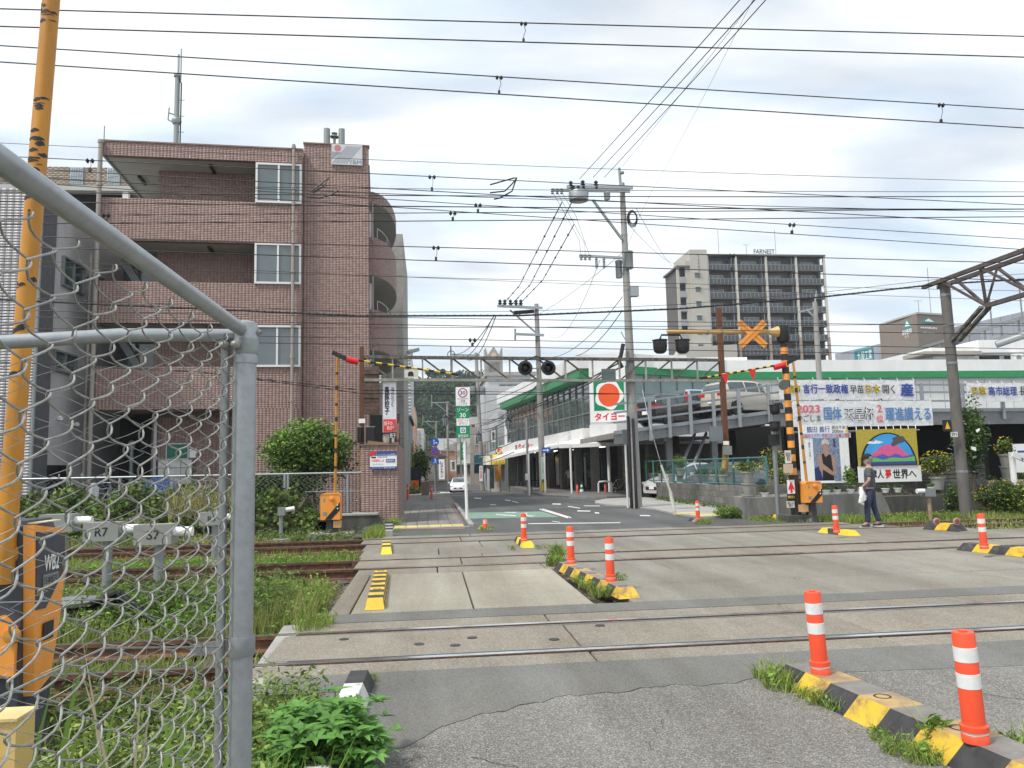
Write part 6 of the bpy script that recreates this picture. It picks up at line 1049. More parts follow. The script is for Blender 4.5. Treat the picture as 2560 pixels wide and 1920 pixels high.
def folded_arm(label, base, kpx, kpy, epx, epy, y, red=(848, 872, 897, 917), segs=14, yl=M_yel2, flags=()):
    k = Q(kpx, kpy, y); e = Q(epx, epy, y + (0.3 if epx < kpx else .6)); t = thing('crossing_barrier', label, 'barrier', base); MB().tube([base, k], [.034, .028], 10).build('upright_arm', M_pole, t)
    b = MB(); n = 24
    for i in range(7): z = base[2] + (k.z - base[2]) * (.18 + i * .115); f = (z - base[2]) / (k.z - base[2]); c = Vector(base).lerp(k, f); b.cyl(c, c + (k - Vector(base)).normalized() * (.06 + .05 * (i % 2)), .0345, 10)
    b.build('tape_scraps', M_black, t, 'stuff'); 
    d = (e - k).normalized(); MB().bar(k + Vector((-.12 * (1 if e.x > k.x else -1), 0, .12)), k + d * .25 + Vector((0, 0, -.02)), .07, .1).build('hinge', M_black, t)
    MB().cyl(k + d * .22 + Vector((0, -.02, -.02)), k + d * .50 + Vector((0, -.02, -.05)), .075, 12).build('red_cover', M_red, t); s0 = k + d * .5; stripes_tube(t, s0, e, .026, segs, yl, M_black); MB().cyl(e, e + d * .18, .032, 8).build('tip', M_black, t)
    for px, py in flags: q = Q(px, py, y); MB().prism([(q.x - .1, q.z), (q.x + .1, q.z + .04), (q.x + .02, q.z - .26)], 'y', y - .02, y - .012).build('red_flag', M_red, t)
    return t
a0 = Q(838, 1234, 18.75); folded_arm('raised orange barrier arm with folded striped tip beyond the third track', a0, 843, 893, 1128, 934, 18.75, segs=16)
sgn = thing('car_prohibited_sheet', 'weathered white sheet with a car pictogram hanging from the far left barrier arm', 'sign', Q(1030, 930, 18.8)); r = rect(1011, 924, 1046, 944, I4, 18.85); box('sheet', mat('aged_white', (.62, .60, .52), .6, (9, .1)), sgn, r[0], r[1], 18.85, 18.86, r[2], r[3]); w_ = r[1] - r[0]; h_ = r[3] - r[2]
MB().prism([(r[0] + w_ * .25, r[2] + h_ * .2), (r[0] + w_ * .65, r[2] + h_ * .2), (r[0] + w_ * .65, r[2] + h_ * .5), (r[0] + w_ * .57, r[2] + h_ * .75), (r[0] + w_ * .33, r[2] + h_ * .75), (r[0] + w_ * .25, r[2] + h_ * .5)], 'y', 18.842, 18.85).build('car_pictogram', M_ink, sgn)
mR, r = machine('orange barrier machine tilted beside the striped post in front of the poster', 2013, 1204, 2057, 1256, 18.2); a0 = Q(2018, 1215, 18.5); folded_arm('raised orange barrier arm on the right whose striped tip carries red pennants', a0, 1983, 906, 1768, 943, 18.5, segs=18, flags=((1812, 936), (1880, 926))); MB().bar((r[1] - .1, 18.3, r[3] - .02), (r[1] + .4, 18.3, r[3] - .02), .05).build('white_bar', M_wprint, mR)
# road signs
Bz = GP(1168, 1303); zs = thing('zone_thirty_sign', 'white post with 30 zone sign above a tall green zone 30 panel', 'road sign', Bz); MB().tube([(Bz.x, Bz.y, 0), (Bz.x + Q(1155, 970, Bz.y).x - Bz.x + .02, Bz.y, Q(1155, 975, Bz.y).z)], .045, 10).build('post', M_white, zs)
yy = Bz.y - .08; r = rect(1139, 968, 1175, 1014, I4, yy); s_ = box('white_panel', M_wprint, zs, r[0], r[1], yy, yy + .02, r[2], r[3]); cx_ = (r[0] + r[1]) / 2; w_ = r[1] - r[0]; h_ = r[3] - r[2]; cz = r[3] - h_ * .31
MB().disc(cx_, yy - .003, cz, w_ * .34, 28, .003).build('red_ring', mat('ring_red', (.5, .02, .04), .5), s_); MB().disc(cx_, yy - .006, cz, w_ * .26, 28, .003).build('white_disc', M_wprint, s_); txt('30', M_navy, s_, cx_ - w_ * .19, cx_ + w_ * .19, cz - w_ * .14, cz + w_ * .14, None, yy - .007, .03)
txt('区域\nここから', M_ink, s_, cx_ - w_ * .3, cx_ + w_ * .3, r[2] + h_ * .06, r[2] + h_ * .32, None, yy - .002, .01); b = MB(); b.box(r[0] + w_ * .1, r[1] - w_ * .1, yy - .003, yy, r[2] + h_ * .36, r[2] + h_ * .38); b.build('frame_line', M_ink, s_)
r = rect(1140, 1016, 1175, 1095, I4, yy); s_ = box('green_panel', M_gpr, zs, r[0], r[1], yy, yy + .02, r[2], r[3]); w_ = r[1] - r[0]; h_ = r[3] - r[2]; X_ = lambda f: r[0] + w_ * f; Z_ = lambda f: r[3] - h_ * f
txt('ゾーン', M_wprint, s_, X_(.08), X_(.92), Z_(.17), Z_(.04), None, yy - .002, .02); txt('30', M_wprint, s_, X_(.27), X_(.72), Z_(.35), Z_(.21), None, yy - .002, .03); bnd = box('white_band', M_wprint, s_, X_(.02), X_(.98), yy - .003, yy, Z_(.61), Z_(.38)); txt('スピード\nダウン', mat('print_maroon', (.4, .03, .06), .5), s_, X_(.08), X_(.92), Z_(.6), Z_(.39), None, yy - .004, .02)
box('white_square', M_wprint, s_, X_(.3), X_(.7), yy - .003, yy, Z_(.84), Z_(.67)); MB().disc(X_(.5), yy - .006, Z_(.755), w_ * .15, 24, .003).build('crest_ring', M_navy, s_); b = MB(); b.box(X_(.38), X_(.62), yy - .009, yy - .006, Z_(.765), Z_(.745)); b.box(X_(.475), X_(.525), yy - .009, yy - .006, Z_(.81), Z_(.70)); b.build('crest_cross', M_wprint, s_); txt('鹿児島市', M_wprint, s_, X_(.12), X_(.88), Z_(.98), Z_(.88), None, yy - .002, .02)
Bb = GP(1089, 1241); bs = thing('blue_road_signs', 'grey post with two round blue signs and a pedestrian crossing sign on the left kerb', 'road sign', Bb); MB().cyl(Bb, (Bb.x - .05, Bb.y, Q(1087, 1095, Bb.y).z), .05, 8).build('post', M_galv, bs); yy = Bb.y - .1
c = Q(1087, 1105, yy); d1 = MB().disc(c.x, yy, c.z, .26, 24, .02).build('direction_sign', M_blue, bs); b = MB(); b.box(c.x - .07, c.x - .03, yy - .004, yy, c.z - .16, c.z + .1); b.prism([(c.x - .11, c.z + .08), (c.x + .01, c.z + .08), (c.x - .05, c.z + .17)], 'y', yy - .004, yy); b.box(c.x - .03, c.x + .09, yy - .004, yy, c.z - .07, c.z - .03); b.prism([(c.x + .08, c.z - .11), (c.x + .17, c.z - .05), (c.x + .08, c.z + .01)], 'y', yy - .004, yy); b.build('white_arrows', M_wprint, d1)
c = Q(1087, 1128, yy); d1 = MB().disc(c.x, yy, c.z, .26, 24, .02).build('no_parking_sign', mat('ring_red', (.5, .02, .04), .5), bs); MB().disc(c.x, yy - .004, c.z, .2, 24, .004).build('blue_disc', M_blue, d1); MB(Matrix.Translation((c.x, 0, c.z)) @ Matrix.Rotation(math.radians(45), 4, 'Y')).box(-.2, .2, yy - .008, yy - .004, -.025, .025).build('red_bar', mat('ring_red', (.5, .02, .04), .5), d1)
c = Q(1088, 1152, yy); d1 = MB().prism([(c.x - .27, c.z - .2), (c.x + .27, c.z - .2), (c.x + .2, c.z + .05), (c.x, c.z + .25), (c.x - .2, c.z + .05)], 'y', yy, yy + .02).build('pedestrian_sign', M_blue, bs); b = MB(); b.disc(c.x, yy - .004, c.z + .1, .035, 10, .004); b.bar((c.x, yy - .004, c.z + .07), (c.x, yy - .004, c.z - .04), .05); b.bar((c.x, yy - .004, c.z - .04), (c.x - .1, yy - .004, c.z - .16), .035); b.bar((c.x, yy - .004, c.z - .04), (c.x + .09, yy - .004, c.z - .16), .035); b.bar((c.x, yy - .004, c.z + .05), (c.x + .1, yy - .004, c.z - .03), .03); b.build('walking_figure', M_wprint, d1)
# leaning white pole
t = thing('leaning_pole', 'thin whitish pole leaning to the left over the right pavement', 'pole', GP(1688, 1287)); p = GP(1688, 1287); MB().tube([p, Q(1676, 1230, p.y)], .055, 8).build('lower_sleeve', M_whp, t); MB().tube([Q(1677, 1232, p.y), Q(1653, 1163, p.y)], .035, 8).build('middle_tube', mat('pole_cream', (.6, .58, .5), .6), t); MB().tube([Q(1653, 1163, p.y), Q(1628, 1075, p.y), Q(1606, 975, p.y + 1.5)], .012, 6).build('stay_wire', M_galv, t)
# sensor posts by the track
def sensor(label, px, py, y, zbase, txt_=None, flip=1, s=1.0):
    c = Q(px, py, y); t = thing('obstacle_detector', label, 'detector', (c.x, y, zbase)); w_, h_ = .40 * s, .22 * s; box('head', mat('detector_grey', (.27, .275, .255), .5, (6, .08)), t, c.x - w_ / 2, c.x + w_ / 2, y - .12, y + .12, c.z - h_ / 2, c.z + h_ / 2)
    MB().cyl((c.x + flip * w_ * .5, y - .02, c.z + .02), (c.x + flip * (w_ * .5 + .2 * s), y - .02, c.z + .02), .055 * s, 14).build('lens_tube', M_white, t); MB().cyl((c.x + w_ * .1, y, zbase), (c.x + w_ * .1, y, c.z - h_ / 2), .055 * s, 10).build('post', M_galvd, t); box('base', M_conc, t, c.x - .15, c.x + .22, y - .15, y + .15, zbase - .05, zbase + .1)
    if txt_: txt(txt_, M_ink, t, c.x - .06, c.x + .08, c.z - .05, c.z + .05, None, y - .123, .02)
    return t
sensor('grey obstacle detector marked S7 with white tube, nearest the fence corner', 390, 1335, 9.1, -.2, 'S7'); sensor('grey obstacle detector with white tube left of the one marked S7', 262, 1328, 9.4, -.2, 'R7', s=.95); sensor('grey obstacle detector at the far left beside the orange machine', 150, 1307, 10, -.2, None, s=.95); sensor('small grey obstacle detector marked R3 seen through the fence by the ivy bank', 532, 1296, 15.2, -.2, 'R3', s=1.1)
p = Q(703, 1275, 18.2); t = thing('camera_post', 'slim grey post with a small white camera in front of the ivy bank', 'camera', (p.x, 18.2, -.1)); MB().cyl((p.x, 18.2, -.1), (p.x, 18.2, p.z + .05), .045, 8).build('post', M_galvd, t); box('head', M_galvd, t, p.x - .06, p.x + .1, 18.1, 18.3, p.z - .12, p.z + .06); MB().cyl((p.x + .1, 18.18, p.z), (p.x + .3, 18.18, p.z + .03), .05, 10).build('camera_tube', M_white, t); box('base', M_conc, t, p.x - .2, p.x + .2, 18.0, 18.4, -.2, 0)
p = Q(2320, 1230, 18.3); t = thing('sensor_box', 'grey sensor box with a white tube on a tan post before the retaining wall', 'detector', (p.x, 18.3, -.1)); box('head', M_galvd, t, p.x - .14, p.x + .14, 18.2, 18.4, p.z - .11, p.z + .08); MB().cyl((p.x - .33, 18.25, p.z + .03), (p.x - .14, 18.25, p.z + .03), .06, 12).build('lens_tube', M_white, t); MB().cyl((p.x + .02, 18.3, -.15), (p.x, 18.3, p.z - .1), .05, 8).build('post', mat('post_tan', (.33, .25, .15), .8, (6, .3)), t)
# ================================================================ OVERHEAD WIRES
def sagline(P0, P1, sag, n=10): P0, P1 = Vector(P0), Vector(P1); return [P0.lerp(P1, i / n) + Vector((0, 0, -sag * 4 * (i / n) * (1 - i / n))) for i in range(n + 1)]
def ext(P0, P1, e0, e1): d = (P1 - P0); return P0 - d * e0, P1 + d * e1
WG = 'overhead wires crossing the sky above the tracks'; wn = 0
def wire(pts, r, label=None, m=None, group=WG, name='overhead_wire', parent=None):
    o = MB().tube(pts, r, 5).build(name, m or M_wire, parent)
    if not parent: tag(o, label, 'wire', group)
    return o
def W2(x0, y0, b0, x1, y1, b1, sag=0, e0=.6, e1=.6): a, c = ext(Q(x0, y0, b0), Q(x1, y1, b1), e0, e1); return sagline(a, c, sag, 12)
def catenary(label, a, c, b0, b1, r, drops, e=.6):
    t = thing('catenary_line', label, 'overhead line', Q(a[0], a[1], b0), 'railway overhead lines'); wire(W2(*a[:2], b0, *a[2:], b1, 0, e, e), r, parent=t, name='messenger_wire'); wire(W2(*c[:2], b0, *c[2:], b1, 0, e, e), r * 1.05, parent=t, name='contact_wire')
    for px in drops:
        f = px / 2560; ya = a[1] + (a[3] - a[1]) * f; yc_ = c[1] + (c[3] - c[1]) * f; bb_ = 1 / ((1 - f) / b0 + f / b1) if b0 != b1 else b0; p, q = Q(px, ya, bb_), Q(px, yc_, bb_); b = MB(); b.tube([p, p.lerp(q, .4) + Vector((.02, 0, 0)), p.lerp(q, .7), q], r * .5, 5); s = bb_ / 10
        for dx in (-.03, .03): b.lathe([(.012 * s, -.02 * s), (.035 * s, 0), (.012 * s, .02 * s)], p + Vector((dx * s, 0, -.01)), 8, R=Ry)
        b.bar(q + Vector((0, 0, .05 * s)), q, .03 * s); b.build('dropper', M_black, t)
    return t
catenary('topmost pair of overhead line wires, closest to the top edge of the photo', (0, 22, 2560, 91), (0, 66, 2560, 143), 7.0, 7.4, .0065, (1309,)); catenary('second pair of overhead line wires from the top, running down to the right', (0, 114, 2560, 274), (0, 155, 2560, 320), 7.4, 8.2, .0065, (1248, 2353))
catenary('pair of wires with white clamps crossing the brick tower below its logo', (0, 390, 2560, 512), (0, 418, 2560, 560), 12.5, 12.9, .0075, (225, 1080), .4); catenary('pair of nearly level wires crossing at the height of the top balcony wall', (0, 539, 2560, 523), (0, 560, 2560, 542), 12.8, 12.8, .008, (265, 1132), .4)
catenary('pair of wires just above the middle of the tall utility pole', (0, 589, 2560, 658), (0, 615, 2560, 702), 13.0, 13.0, .008, (1090, 2430 - 600), .4); catenary('lower pair of wires passing in front of the orange diagonal cross', (0, 830, 2560, 872), (0, 846, 2560, 890), 17.0, 17.0, .008, (1181,), .4)
catenary('pair of wires with small clamps behind the pole crossarms, falling right', (0, 437, 2560, 598), (0, 452, 2560, 624), 16.8, 17.4, .009, (1195, 1980), .3)
singles = [(0, 340, 2560, 440, 9, .0035, 'very thin wire crossing just above the roof of the brick block'), (0, 467, 2560, 480, 12.6, .009, 'dark level wire meeting the top crossarm of the tall utility pole'), (0, 491, 2560, 512, 12.7, .010, 'thick dark level wire just below the top crossarm of the tall pole'), (0, 640, 2560, 745, 20, .006, 'faint thin wire passing below the transformers of the tall pole'), (0, 655, 2560, 720, 19, .006, 'faint thin wire nearly level over the apartment tower roof'), (0, 765, 2560, 806, 17.2, .008, 'thin wire running just below the heavy black cable on the left'), (0, 781, 2560, 827, 17.1, .009, 'pale wire under the heavy black cable'), (0, 812, 2560, 800, 18, .007, 'thin level wire just above the orange diagonal cross'), (0, 448, 2560, 470, 14, .006, 'thin wire crossing the upper balcony opening of the brick block'), (900, 471, 2560, 520, 14.2, .007, 'thin wire meeting the coil on the tall utility pole')]
for x0, y0, x1, y1, b_, r, lab in singles: wire(W2(x0, y0, b_, x1, y1, b_ + .1, .12, .4, .4), r, lab)
for y0, y1, lab in ((1063, 1072, 'upper'), (1071, 1080, 'lower')): wire([Q(0, 905, 22), Q(500, 930, 22), Q(900, 975 + (y0 - 1063), 24), Q(1150, 978 + (y0 - 1063), 26), Q(1580, 985, 26)], .012, '%s of two dark cables passing behind the 30 zone sign' % lab)
hv = [Q(-200, 742, 17.5), Q(0, 749, 17.5), Q(450, 770, 17.6), Q(900, 790, 17.8), Q(1298, 789, 18), Q(1700, 772, 18.2), Q(2061, 742, 18.5), Q(2341, 711, 18.7), Q(2700, 690, 17)]
t = thing('signal_cable', 'heavy black twisted cable sweeping across the middle of the photo to the concrete mast', 'cable', hv[1]); MB().tube(hv, .022, 7).build('cable', M_black, t); b = MB()
for i in range(len(hv) - 1):
    n_ = 24
    for k in range(n_): p = hv[i].lerp(hv[i + 1], k / n_); q = hv[i].lerp(hv[i + 1], (k + .5) / n_); b.bar(p + Vector((0, -.02, .025)), q + Vector((0, -.02, -.02)), .012)
b.build('lashing_wire', M_black, t, 'stuff'); wire([v_ + Vector((0, 0, .05 + .012 * i)) for i, v_ in enumerate(hv)], .006, 'thin suspension strand just above the heavy black cable')
# jumper loops hanging from the wires
for nm_, pts in (('black jumper loop on the wires left of the tall utility pole', [(1225, 462), (1285, 445), (1292, 444), (1280, 478), (1250, 495), (1235, 498)]), ('second jumper cable inside the black loop by the tall pole', [(1225, 482), (1262, 478), (1280, 460), (1291, 446)]), ('curved jumper in front of the brick tower under the logo', [(776, 480), (800, 462), (823, 444), (810, 465), (782, 482)]), ('lower curved jumper in front of the brick tower', [(764, 492), (800, 495), (826, 488), (846, 476)])):
    b_ = 12.6; wire([Q(x, y, b_) for x, y in pts], .013, nm_, name='jumper_cable')
# power lines
PG = 'power lines between the utility poles'
for k, (x0, x1, y1) in enumerate(((1844, 1449, 447), (1882, 1483, 443), (1909, 1511, 443))):
    wire(sagline(Q(x0, 0, 13.5) + (Q(x0, 0, 13.5) - U(x1, y1)) * .5, U(x1, y1), .05), .011, '%s of the three thick power lines from the top edge to the tall pole' % ('leftmost', 'middle one', 'rightmost')[k], group=PG, name='power_line')
wire(sagline(Q(1876, 0, 14) + (Q(1876, 0, 14) - U(1555, 417)) * .5, U(1555, 417), .1), .005, 'hair thin wire ending at the top pin of the tall utility pole', group=PG, name='power_line'); wire(sagline(Q(1882, 0, 15), Q(1630, 477, 27), .1), .004, 'hair thin wire falling steeply from the top edge right of the tall pole', group=PG, name='power_line')
wire([Q(1630, 477, 27), Q(1600, 537, 27), Q(1560, 640, 27.5)], .005, 'thin stay wire slanting behind the coil of the tall pole', group=PG, name='power_line')
for k, pts in enumerate((((1405, 505), (1298, 715), (1254, 765)), ((1428, 508), (1326, 711), (1276, 765)), ((1435, 561), (1357, 700), (1294, 765)))):
    P_ = [U(*pts[0]), Q(pts[1][0], pts[1][1], 40), U2(*pts[2])]; o = MB(); o.tube(P_, .02, 5)
    for f in np.linspace(.08, .95, 9): i = 0 if f < .6 else 1; g = f / .6 if i == 0 else (f - .6) / .4; q = P_[i].lerp(P_[i + 1], g); dd = (P_[i + 1] - P_[i]).normalized() * .16; o.tube([q - dd, q, q + dd], [.012, .05, .012], 6)
    tag(o.build('power_line', M_wire), '%s beaded power line from the tall pole down to the second pole' % ('left', 'middle', 'right')[k], 'power line', PG)
for k, (a, c, d_, e) in enumerate(((1236, 789, 1131, 884), (1231, 795, 1140, 889), (1240, 789, 1158, 889))): wire(sagline(U2(a, c), Q(d_, e, B3.y), .8 + k * .3), .03, '%s of three power lines between the second and third poles' % ('uppermost', 'middle', 'lowest')[k], group=PG, name='power_line')
for k, (a, c, ba, d_, e, bb_, sg, rr) in enumerate(((1565, 625, 26.3, 1320, 800, 47, .2, .01), (1500, 650, 26.3, 1372, 837, 60, 1.2, .01), (1556, 742, 26.3, 1370, 893, 47, .6, .014), (1553, 780, 26.3, 1440, 890, 40, .3, .016), (1552, 905, 26.4, 1200, 1065, 75, .3, .03), (1552, 918, 26.4, 1205, 1050, 75, .5, .03), (1345, 960, 47.8, 1207, 1060, 76, .5, .035), (1345, 985, 47.8, 1207, 1075, 76, .5, .035), (1345, 1000, 47.8, 1250, 1040, 60, .3, .02), (1570, 560, 26.6, 1690, 660, 60, .3, .01), (1590, 520, 27, 1700, 680, 70, .5, .01), (1553, 830, 26.4, 1600, 905, 44, .1, .014))):
    wire(sagline(Q(a, c, ba), Q(d_, e, bb_), sg), rr, 'thin service cable number %s slanting from the utility poles over the shop fronts' % ['one', 'two', 'three', 'four', 'five', 'six', 'seven', 'eight', 'nine', 'ten', 'eleven', 'twelve'][k] if False else ['longest slanting cable from the tall pole transformer to the second pole', 'sagging cable from the fuse arm to beyond the second pole', 'zigzag dark cable from below the meter box towards the street', 'shorter dark cable looping from the pole to the left', 'upper telephone cable over the supermarket sign to the third pole', 'lower telephone cable over the supermarket sign to the third pole', 'upper telephone cable from the second to the third pole', 'lower telephone cable from the second to the third pole', 'short cable from the second pole to the supermarket end wall', 'thin wire from the tall pole down to the apartment tower', 'steeper thin wire from the tall pole towards the apartment tower', 'short cable from the tall pole to the supermarket roof'][k], group='service cables by the shops', name='service_cable', m=M_wireg if rr < .012 else M_wire)
wire([U(1382, 480), U(1448, 600), U(1453, 640)], .008, 'left thin drop wire between the two crossarms of the tall pole', M_wireg, PG, 'drop_wire'); wire([U(1393, 480), U(1462, 610), U(1463, 640)], .008, 'middle thin drop wire between the two crossarms of the tall pole', M_wireg, PG, 'drop_wire'); wire([U(1404, 480), U(1440, 540), U(1474, 640)], .008, 'right thin drop wire between the two crossarms of the tall pole', M_wireg, PG, 'drop_wire')
# ================================================================ THE STREET BEYOND
def bldg(label, x0, x1, y0, y1, z1, m, name='shop_building', z0=-1.1): t = thing(name, label, 'building', ((x0 + x1) / 2, y0, z0)); box('wall', m, t, x0, x1, y0, y1, z0, z1); return t
M_clad = mat('cladding_pale', (.50, .51, .52), .7, (1, .08), dirt=(.5, (.34, .34, .34), .5, .8, .5)); M_clad2 = mat('cladding_beige', (.36, .33, .28), .75, (1, .1)); M_win = mat('far_window', (.10, .12, .13), .15, spec=.8)
def rib(t, M, x0, x1, y, z0, z1, step, m, name='cladding_board', horiz=True):
    b = MB(M); z = z0
    while z < z1 - .02: b.box(x0, x1, y - .03, y, z + .02, min(z + step - .02, z1)); z += step
    return b.build(name, m, t, 'stuff')
def SM(x): return Matrix.Translation((x, 0, 0)) @ Matrix.Rotation(-math.pi / 2, 4, 'Z')   # wall facing -x : local x = -y
t = bldg('grey clad shop next up the street from the supermarket with a yellow awning', 6.3, 13, 70, 81, 6.6, M_clad2); rib(t, None, 6.3, 13, 70, 2.8, 6.6, .35, M_clad); rib(t, SM(6.3), -81, -70, 0, 2.8, 6.6, .35, M_clad)
for k in range(3): window(t, SM(6.26), -79.5 + k * 3.4, -77.5 + k * 3.4, 3.3, 5.4, 0, 2, .1, M_galvd, M_win)
MB(SM(6.2)).prism([(-.0, 0)] * 0 or [(-77, 2.6), (-71, 2.6), (-71, 2.5), (-77, 2.5)], 'y', -1.3, .1).build('canopy', M_galvd, t)
p0, p1 = Q(1229, 1137, 67), Q(1259, 1161, 67); aw = thing('yellow_awning', 'rounded yellow awning with blue lettering over the chemist shop', 'awning', p0); b = MB(); n = 10
pr = [(66 - 1.0 * math.sin(i / n * 1.57), p1.z + (p0.z - p1.z) * (math.cos(i / n * 1.57))) for i in range(n + 1)]; b.prism([(67, p1.z)] + [(q[0], q[1]) for q in reversed(pr)] + [(67, p0.z)], 'x', p0.x, p1.x + .2); b.build('cover', mat('awning_yellow', (.8, .55, .02), .6), aw)
txt('くすり', M_navy, aw, p0.x + .2, p1.x - .2, p1.z + .1, p1.z + .4, None, 64.95)
for (a, c, d_, e, nm_, m_) in ((1240, 1166, 1255, 1204, 'orange_panel', mat('shop_orange', (.7, .28, .03), .6)), (1226, 1170, 1238, 1222, 'shop_glass', M_glassd)): r_ = rect(a, c, d_, e, I4, 69); box(nm_, m_, t, r_[0], r_[1], 69.9, 69.98, r_[2], r_[3])
r_ = rect(1253, 1178, 1261, 1228, I4, 66.8); fl = thing('green_banner_flag', 'tall green banner flag standing under the yellow awning', 'banner', (r_[0], 66.8, -.6)); MB().cyl((r_[0], 66.8, -.7), (r_[0], 66.8, r_[3]), .03, 6).build('pole', M_galvd, fl); box('cloth', mat('flag_green', (.02, .22, .14), .8), fl, r_[0], r_[1], 66.78, 66.82, r_[2], r_[3]); p2 = Q(1211, 1150, 70); MB().prism([(72, p1.z), (68, p1.z), (68.6, p0.z - .1), (72, p0.z)], 'x', p2.x, p0.x).build('side_cover', mat('awning_cream', (.6, .55, .42), .6), aw)
q = rect(1239, 1117, 1257, 1136, I4, 66.5); sg = thing('small_store_sign', 'small square green and white sign with an orange disc above the yellow awning', 'sign', (q[0], 66.5, q[2])); box('panel', M_gpr, sg, q[0], q[1], 66.5, 66.6, q[2], q[3]); cx_, cz_ = (q[0] + q[1]) / 2, (q[2] + q[3]) / 2; MB().disc(cx_, 66.47, cz_, (q[1] - q[0]) * .44, 20, .03).build('white_disc', M_wprint, sg); MB().disc(cx_, 66.44, cz_, (q[1] - q[0]) * .31, 20, .03).build('red_disc', M_redr, sg)
t = bldg('white clad building with a blank boarded upper wall above the second shop', 6.2, 15, 82, 96, 10.2, M_clad); rib(t, None, 6.2, 15, 82, 6.6, 10.2, .4, M_clad); rib(t, SM(6.2), -96, -82, 0, 4.4, 10.2, .4, M_clad)
box('dark_storey', M_clad2, t, 6.1, 6.2, 82, 96, 2.6, 4.3)
for k in range(3): window(t, SM(6.12), -94 + k * 4, -91.5 + k * 4, 2.9, 4.1, 0, 2, .1, M_galvd, M_win)
MB().prism([(84, 1.9), (84, 2.9), (86, 2.9), (86, .9)], 'x', 4.9, 6.1).build('dark_awning', mat('awning_teal', (.02, .10, .13), .6), t)
t = bldg('long flat roofed office building with strip windows behind the shops', 7.5, 26, 98, 112, 13.2, M_clad); 
for k in range(4): window(t, None, 9 + k * 3.6, 11.8 + k * 3.6, 10.8, 12.2, 97.95, 3, .12, M_galvd, M_win)
box('roof_slab', M_conc, t, 7.2, 26.3, 97.6, 112, 13.2, 13.7)
g0, g1 = Q(1214, 990, 118), Q(1256, 866, 118); tw = thing('gabled_stair_tower', 'weathered concrete stair tower with a small gable and horned corners', 'tower', ((g0.x + g1.x) / 2, 118, 13)); xa, xb_ = g0.x, g1.x; zt = g1.z; w_ = xb_ - xa
MB().prism([(xa, 10), (xb_, 10), (xb_, zt - .3), (xb_ - .15, zt - .2), (xb_ - .45, zt - 1.3), (xb_ - .5, zt - 1.3), ((xa + xb_) / 2, zt), (xa + .5, zt - 1.3), (xa + .45, zt - 1.3), (xa + .15, zt - .2), (xa, zt - .3)], 'y', 118, 120).build('tower_wall', M_conc, tw)
MB().disc((xa + xb_) / 2, 117.95, zt - 1.35, .42, 16, .04).build('round_opening', mat('opening_pale', (.55, .45, .36), .7), tw); box('panel_recess', M_cgrey, tw, xa + .5, xb_ - .5, 117.96, 118, 10, zt - 2.4)
specs = [(6.0, 13, 114, 126, 7.5, (.40, .36, .32), 'beige three storey shop beyond the third utility pole'), (5.8, 12, 128, 140, 10, (.5, .5, .5), 'pale office block far up the street on the right'), (5.6, 12, 142, 160, 8, (.30, .28, .26), 'brown shop far up the street on the right'), (-9, -1.6, 62, 70, 3.2, (.06, .065, .08), 'low dark fenced yard building beyond the footway bushes'), (-10, -1.9, 84, 97, 6.5, (.33, .31, .29), 'grey shop on the left side of the far street'), (-10, -1.8, 100, 116, 9.5, (.62, .30, .18), 'orange tiled building on the left of the far street'), (-9, -1.5, 120, 140, 7.5, (.42, .40, .38), 'grey building beyond the orange tiled one'), (-8, -1.0, 143, 165, 9, (.5, .5, .48), 'pale building near the far end of the street on the left')]
for i, (x0, x1, y0, y1, z1, c, lab) in enumerate(specs):
    m = mat('far_wall_%d' % i, c, .8, (1, .12)); t = bldg(lab, x0, x1, y0, y1, z1, m); Ms = SM(x0 - .02) if x0 > 0 else Matrix.Translation((x1 + .02, 0, 0)) @ Matrix.Rotation(math.pi / 2, 4, 'Z')
    for z in np.arange(2.3, z1 - 1.4, 2.6):
        for k in range(3):
            yy = y0 + 1 + k * (y1 - y0 - 2) / 3; a, c_ = (-(yy + 2.2), -yy) if x0 > 0 else (yy, yy + 2.2); window(t, Ms, a, c_, z, z + 1.3, 0, 2, .1, M_wframe, M_win)
        if z1 > 4: window(t, None, (x0 + x1) / 2 + (2 if x0 < 0 else -2) - .8, (x0 + x1) / 2 + (2 if x0 < 0 else -2) + .8, z, z + 1.3, y0 - .03, 2, .1, M_wframe, M_win)
    MB().box(x0 - (1.0 if x0 > 0 else 0), x1 + (1.0 if x0 < 0 else 0), y0 + .5, y1 - .5, 2.0, 2.12).build('canopy', [M_galvd, M_gpr, M_clad2, M_conc][i % 4], t)
t = bldg('white block of flats closing the far end of the street', 1, 16, 205, 215, 9.5, mat('end_white', (.6, .6, .6), .7)); 
for k in range(5):
    for z in (2, 5): window(t, None, 2 + k * 2.8, 4 + k * 2.8, z, z + 1.6, 204.9, 2, .12, M_wframe, M_win)
t = bldg('orange brown gabled house at the far end of the street', 3, 9, 178, 186, 5.5, mat('end_orange', (.55, .28, .16), .7)); MB().prism([(2.6, 5.5), (9.4, 5.5), (6, 7.6)], 'y', 177.6, 186.4).build('roof', M_clad2, t)
t = bldg('dark roofed low house closing the far street', -2, 3.5, 168, 176, 4, M_clad2); MB().prism([(-2.4, 4), (4, 4), (.8, 5.6)], 'y', 167.5, 176.5).build('roof', mat('roof_slate', (.10, .10, .11), .7), t)
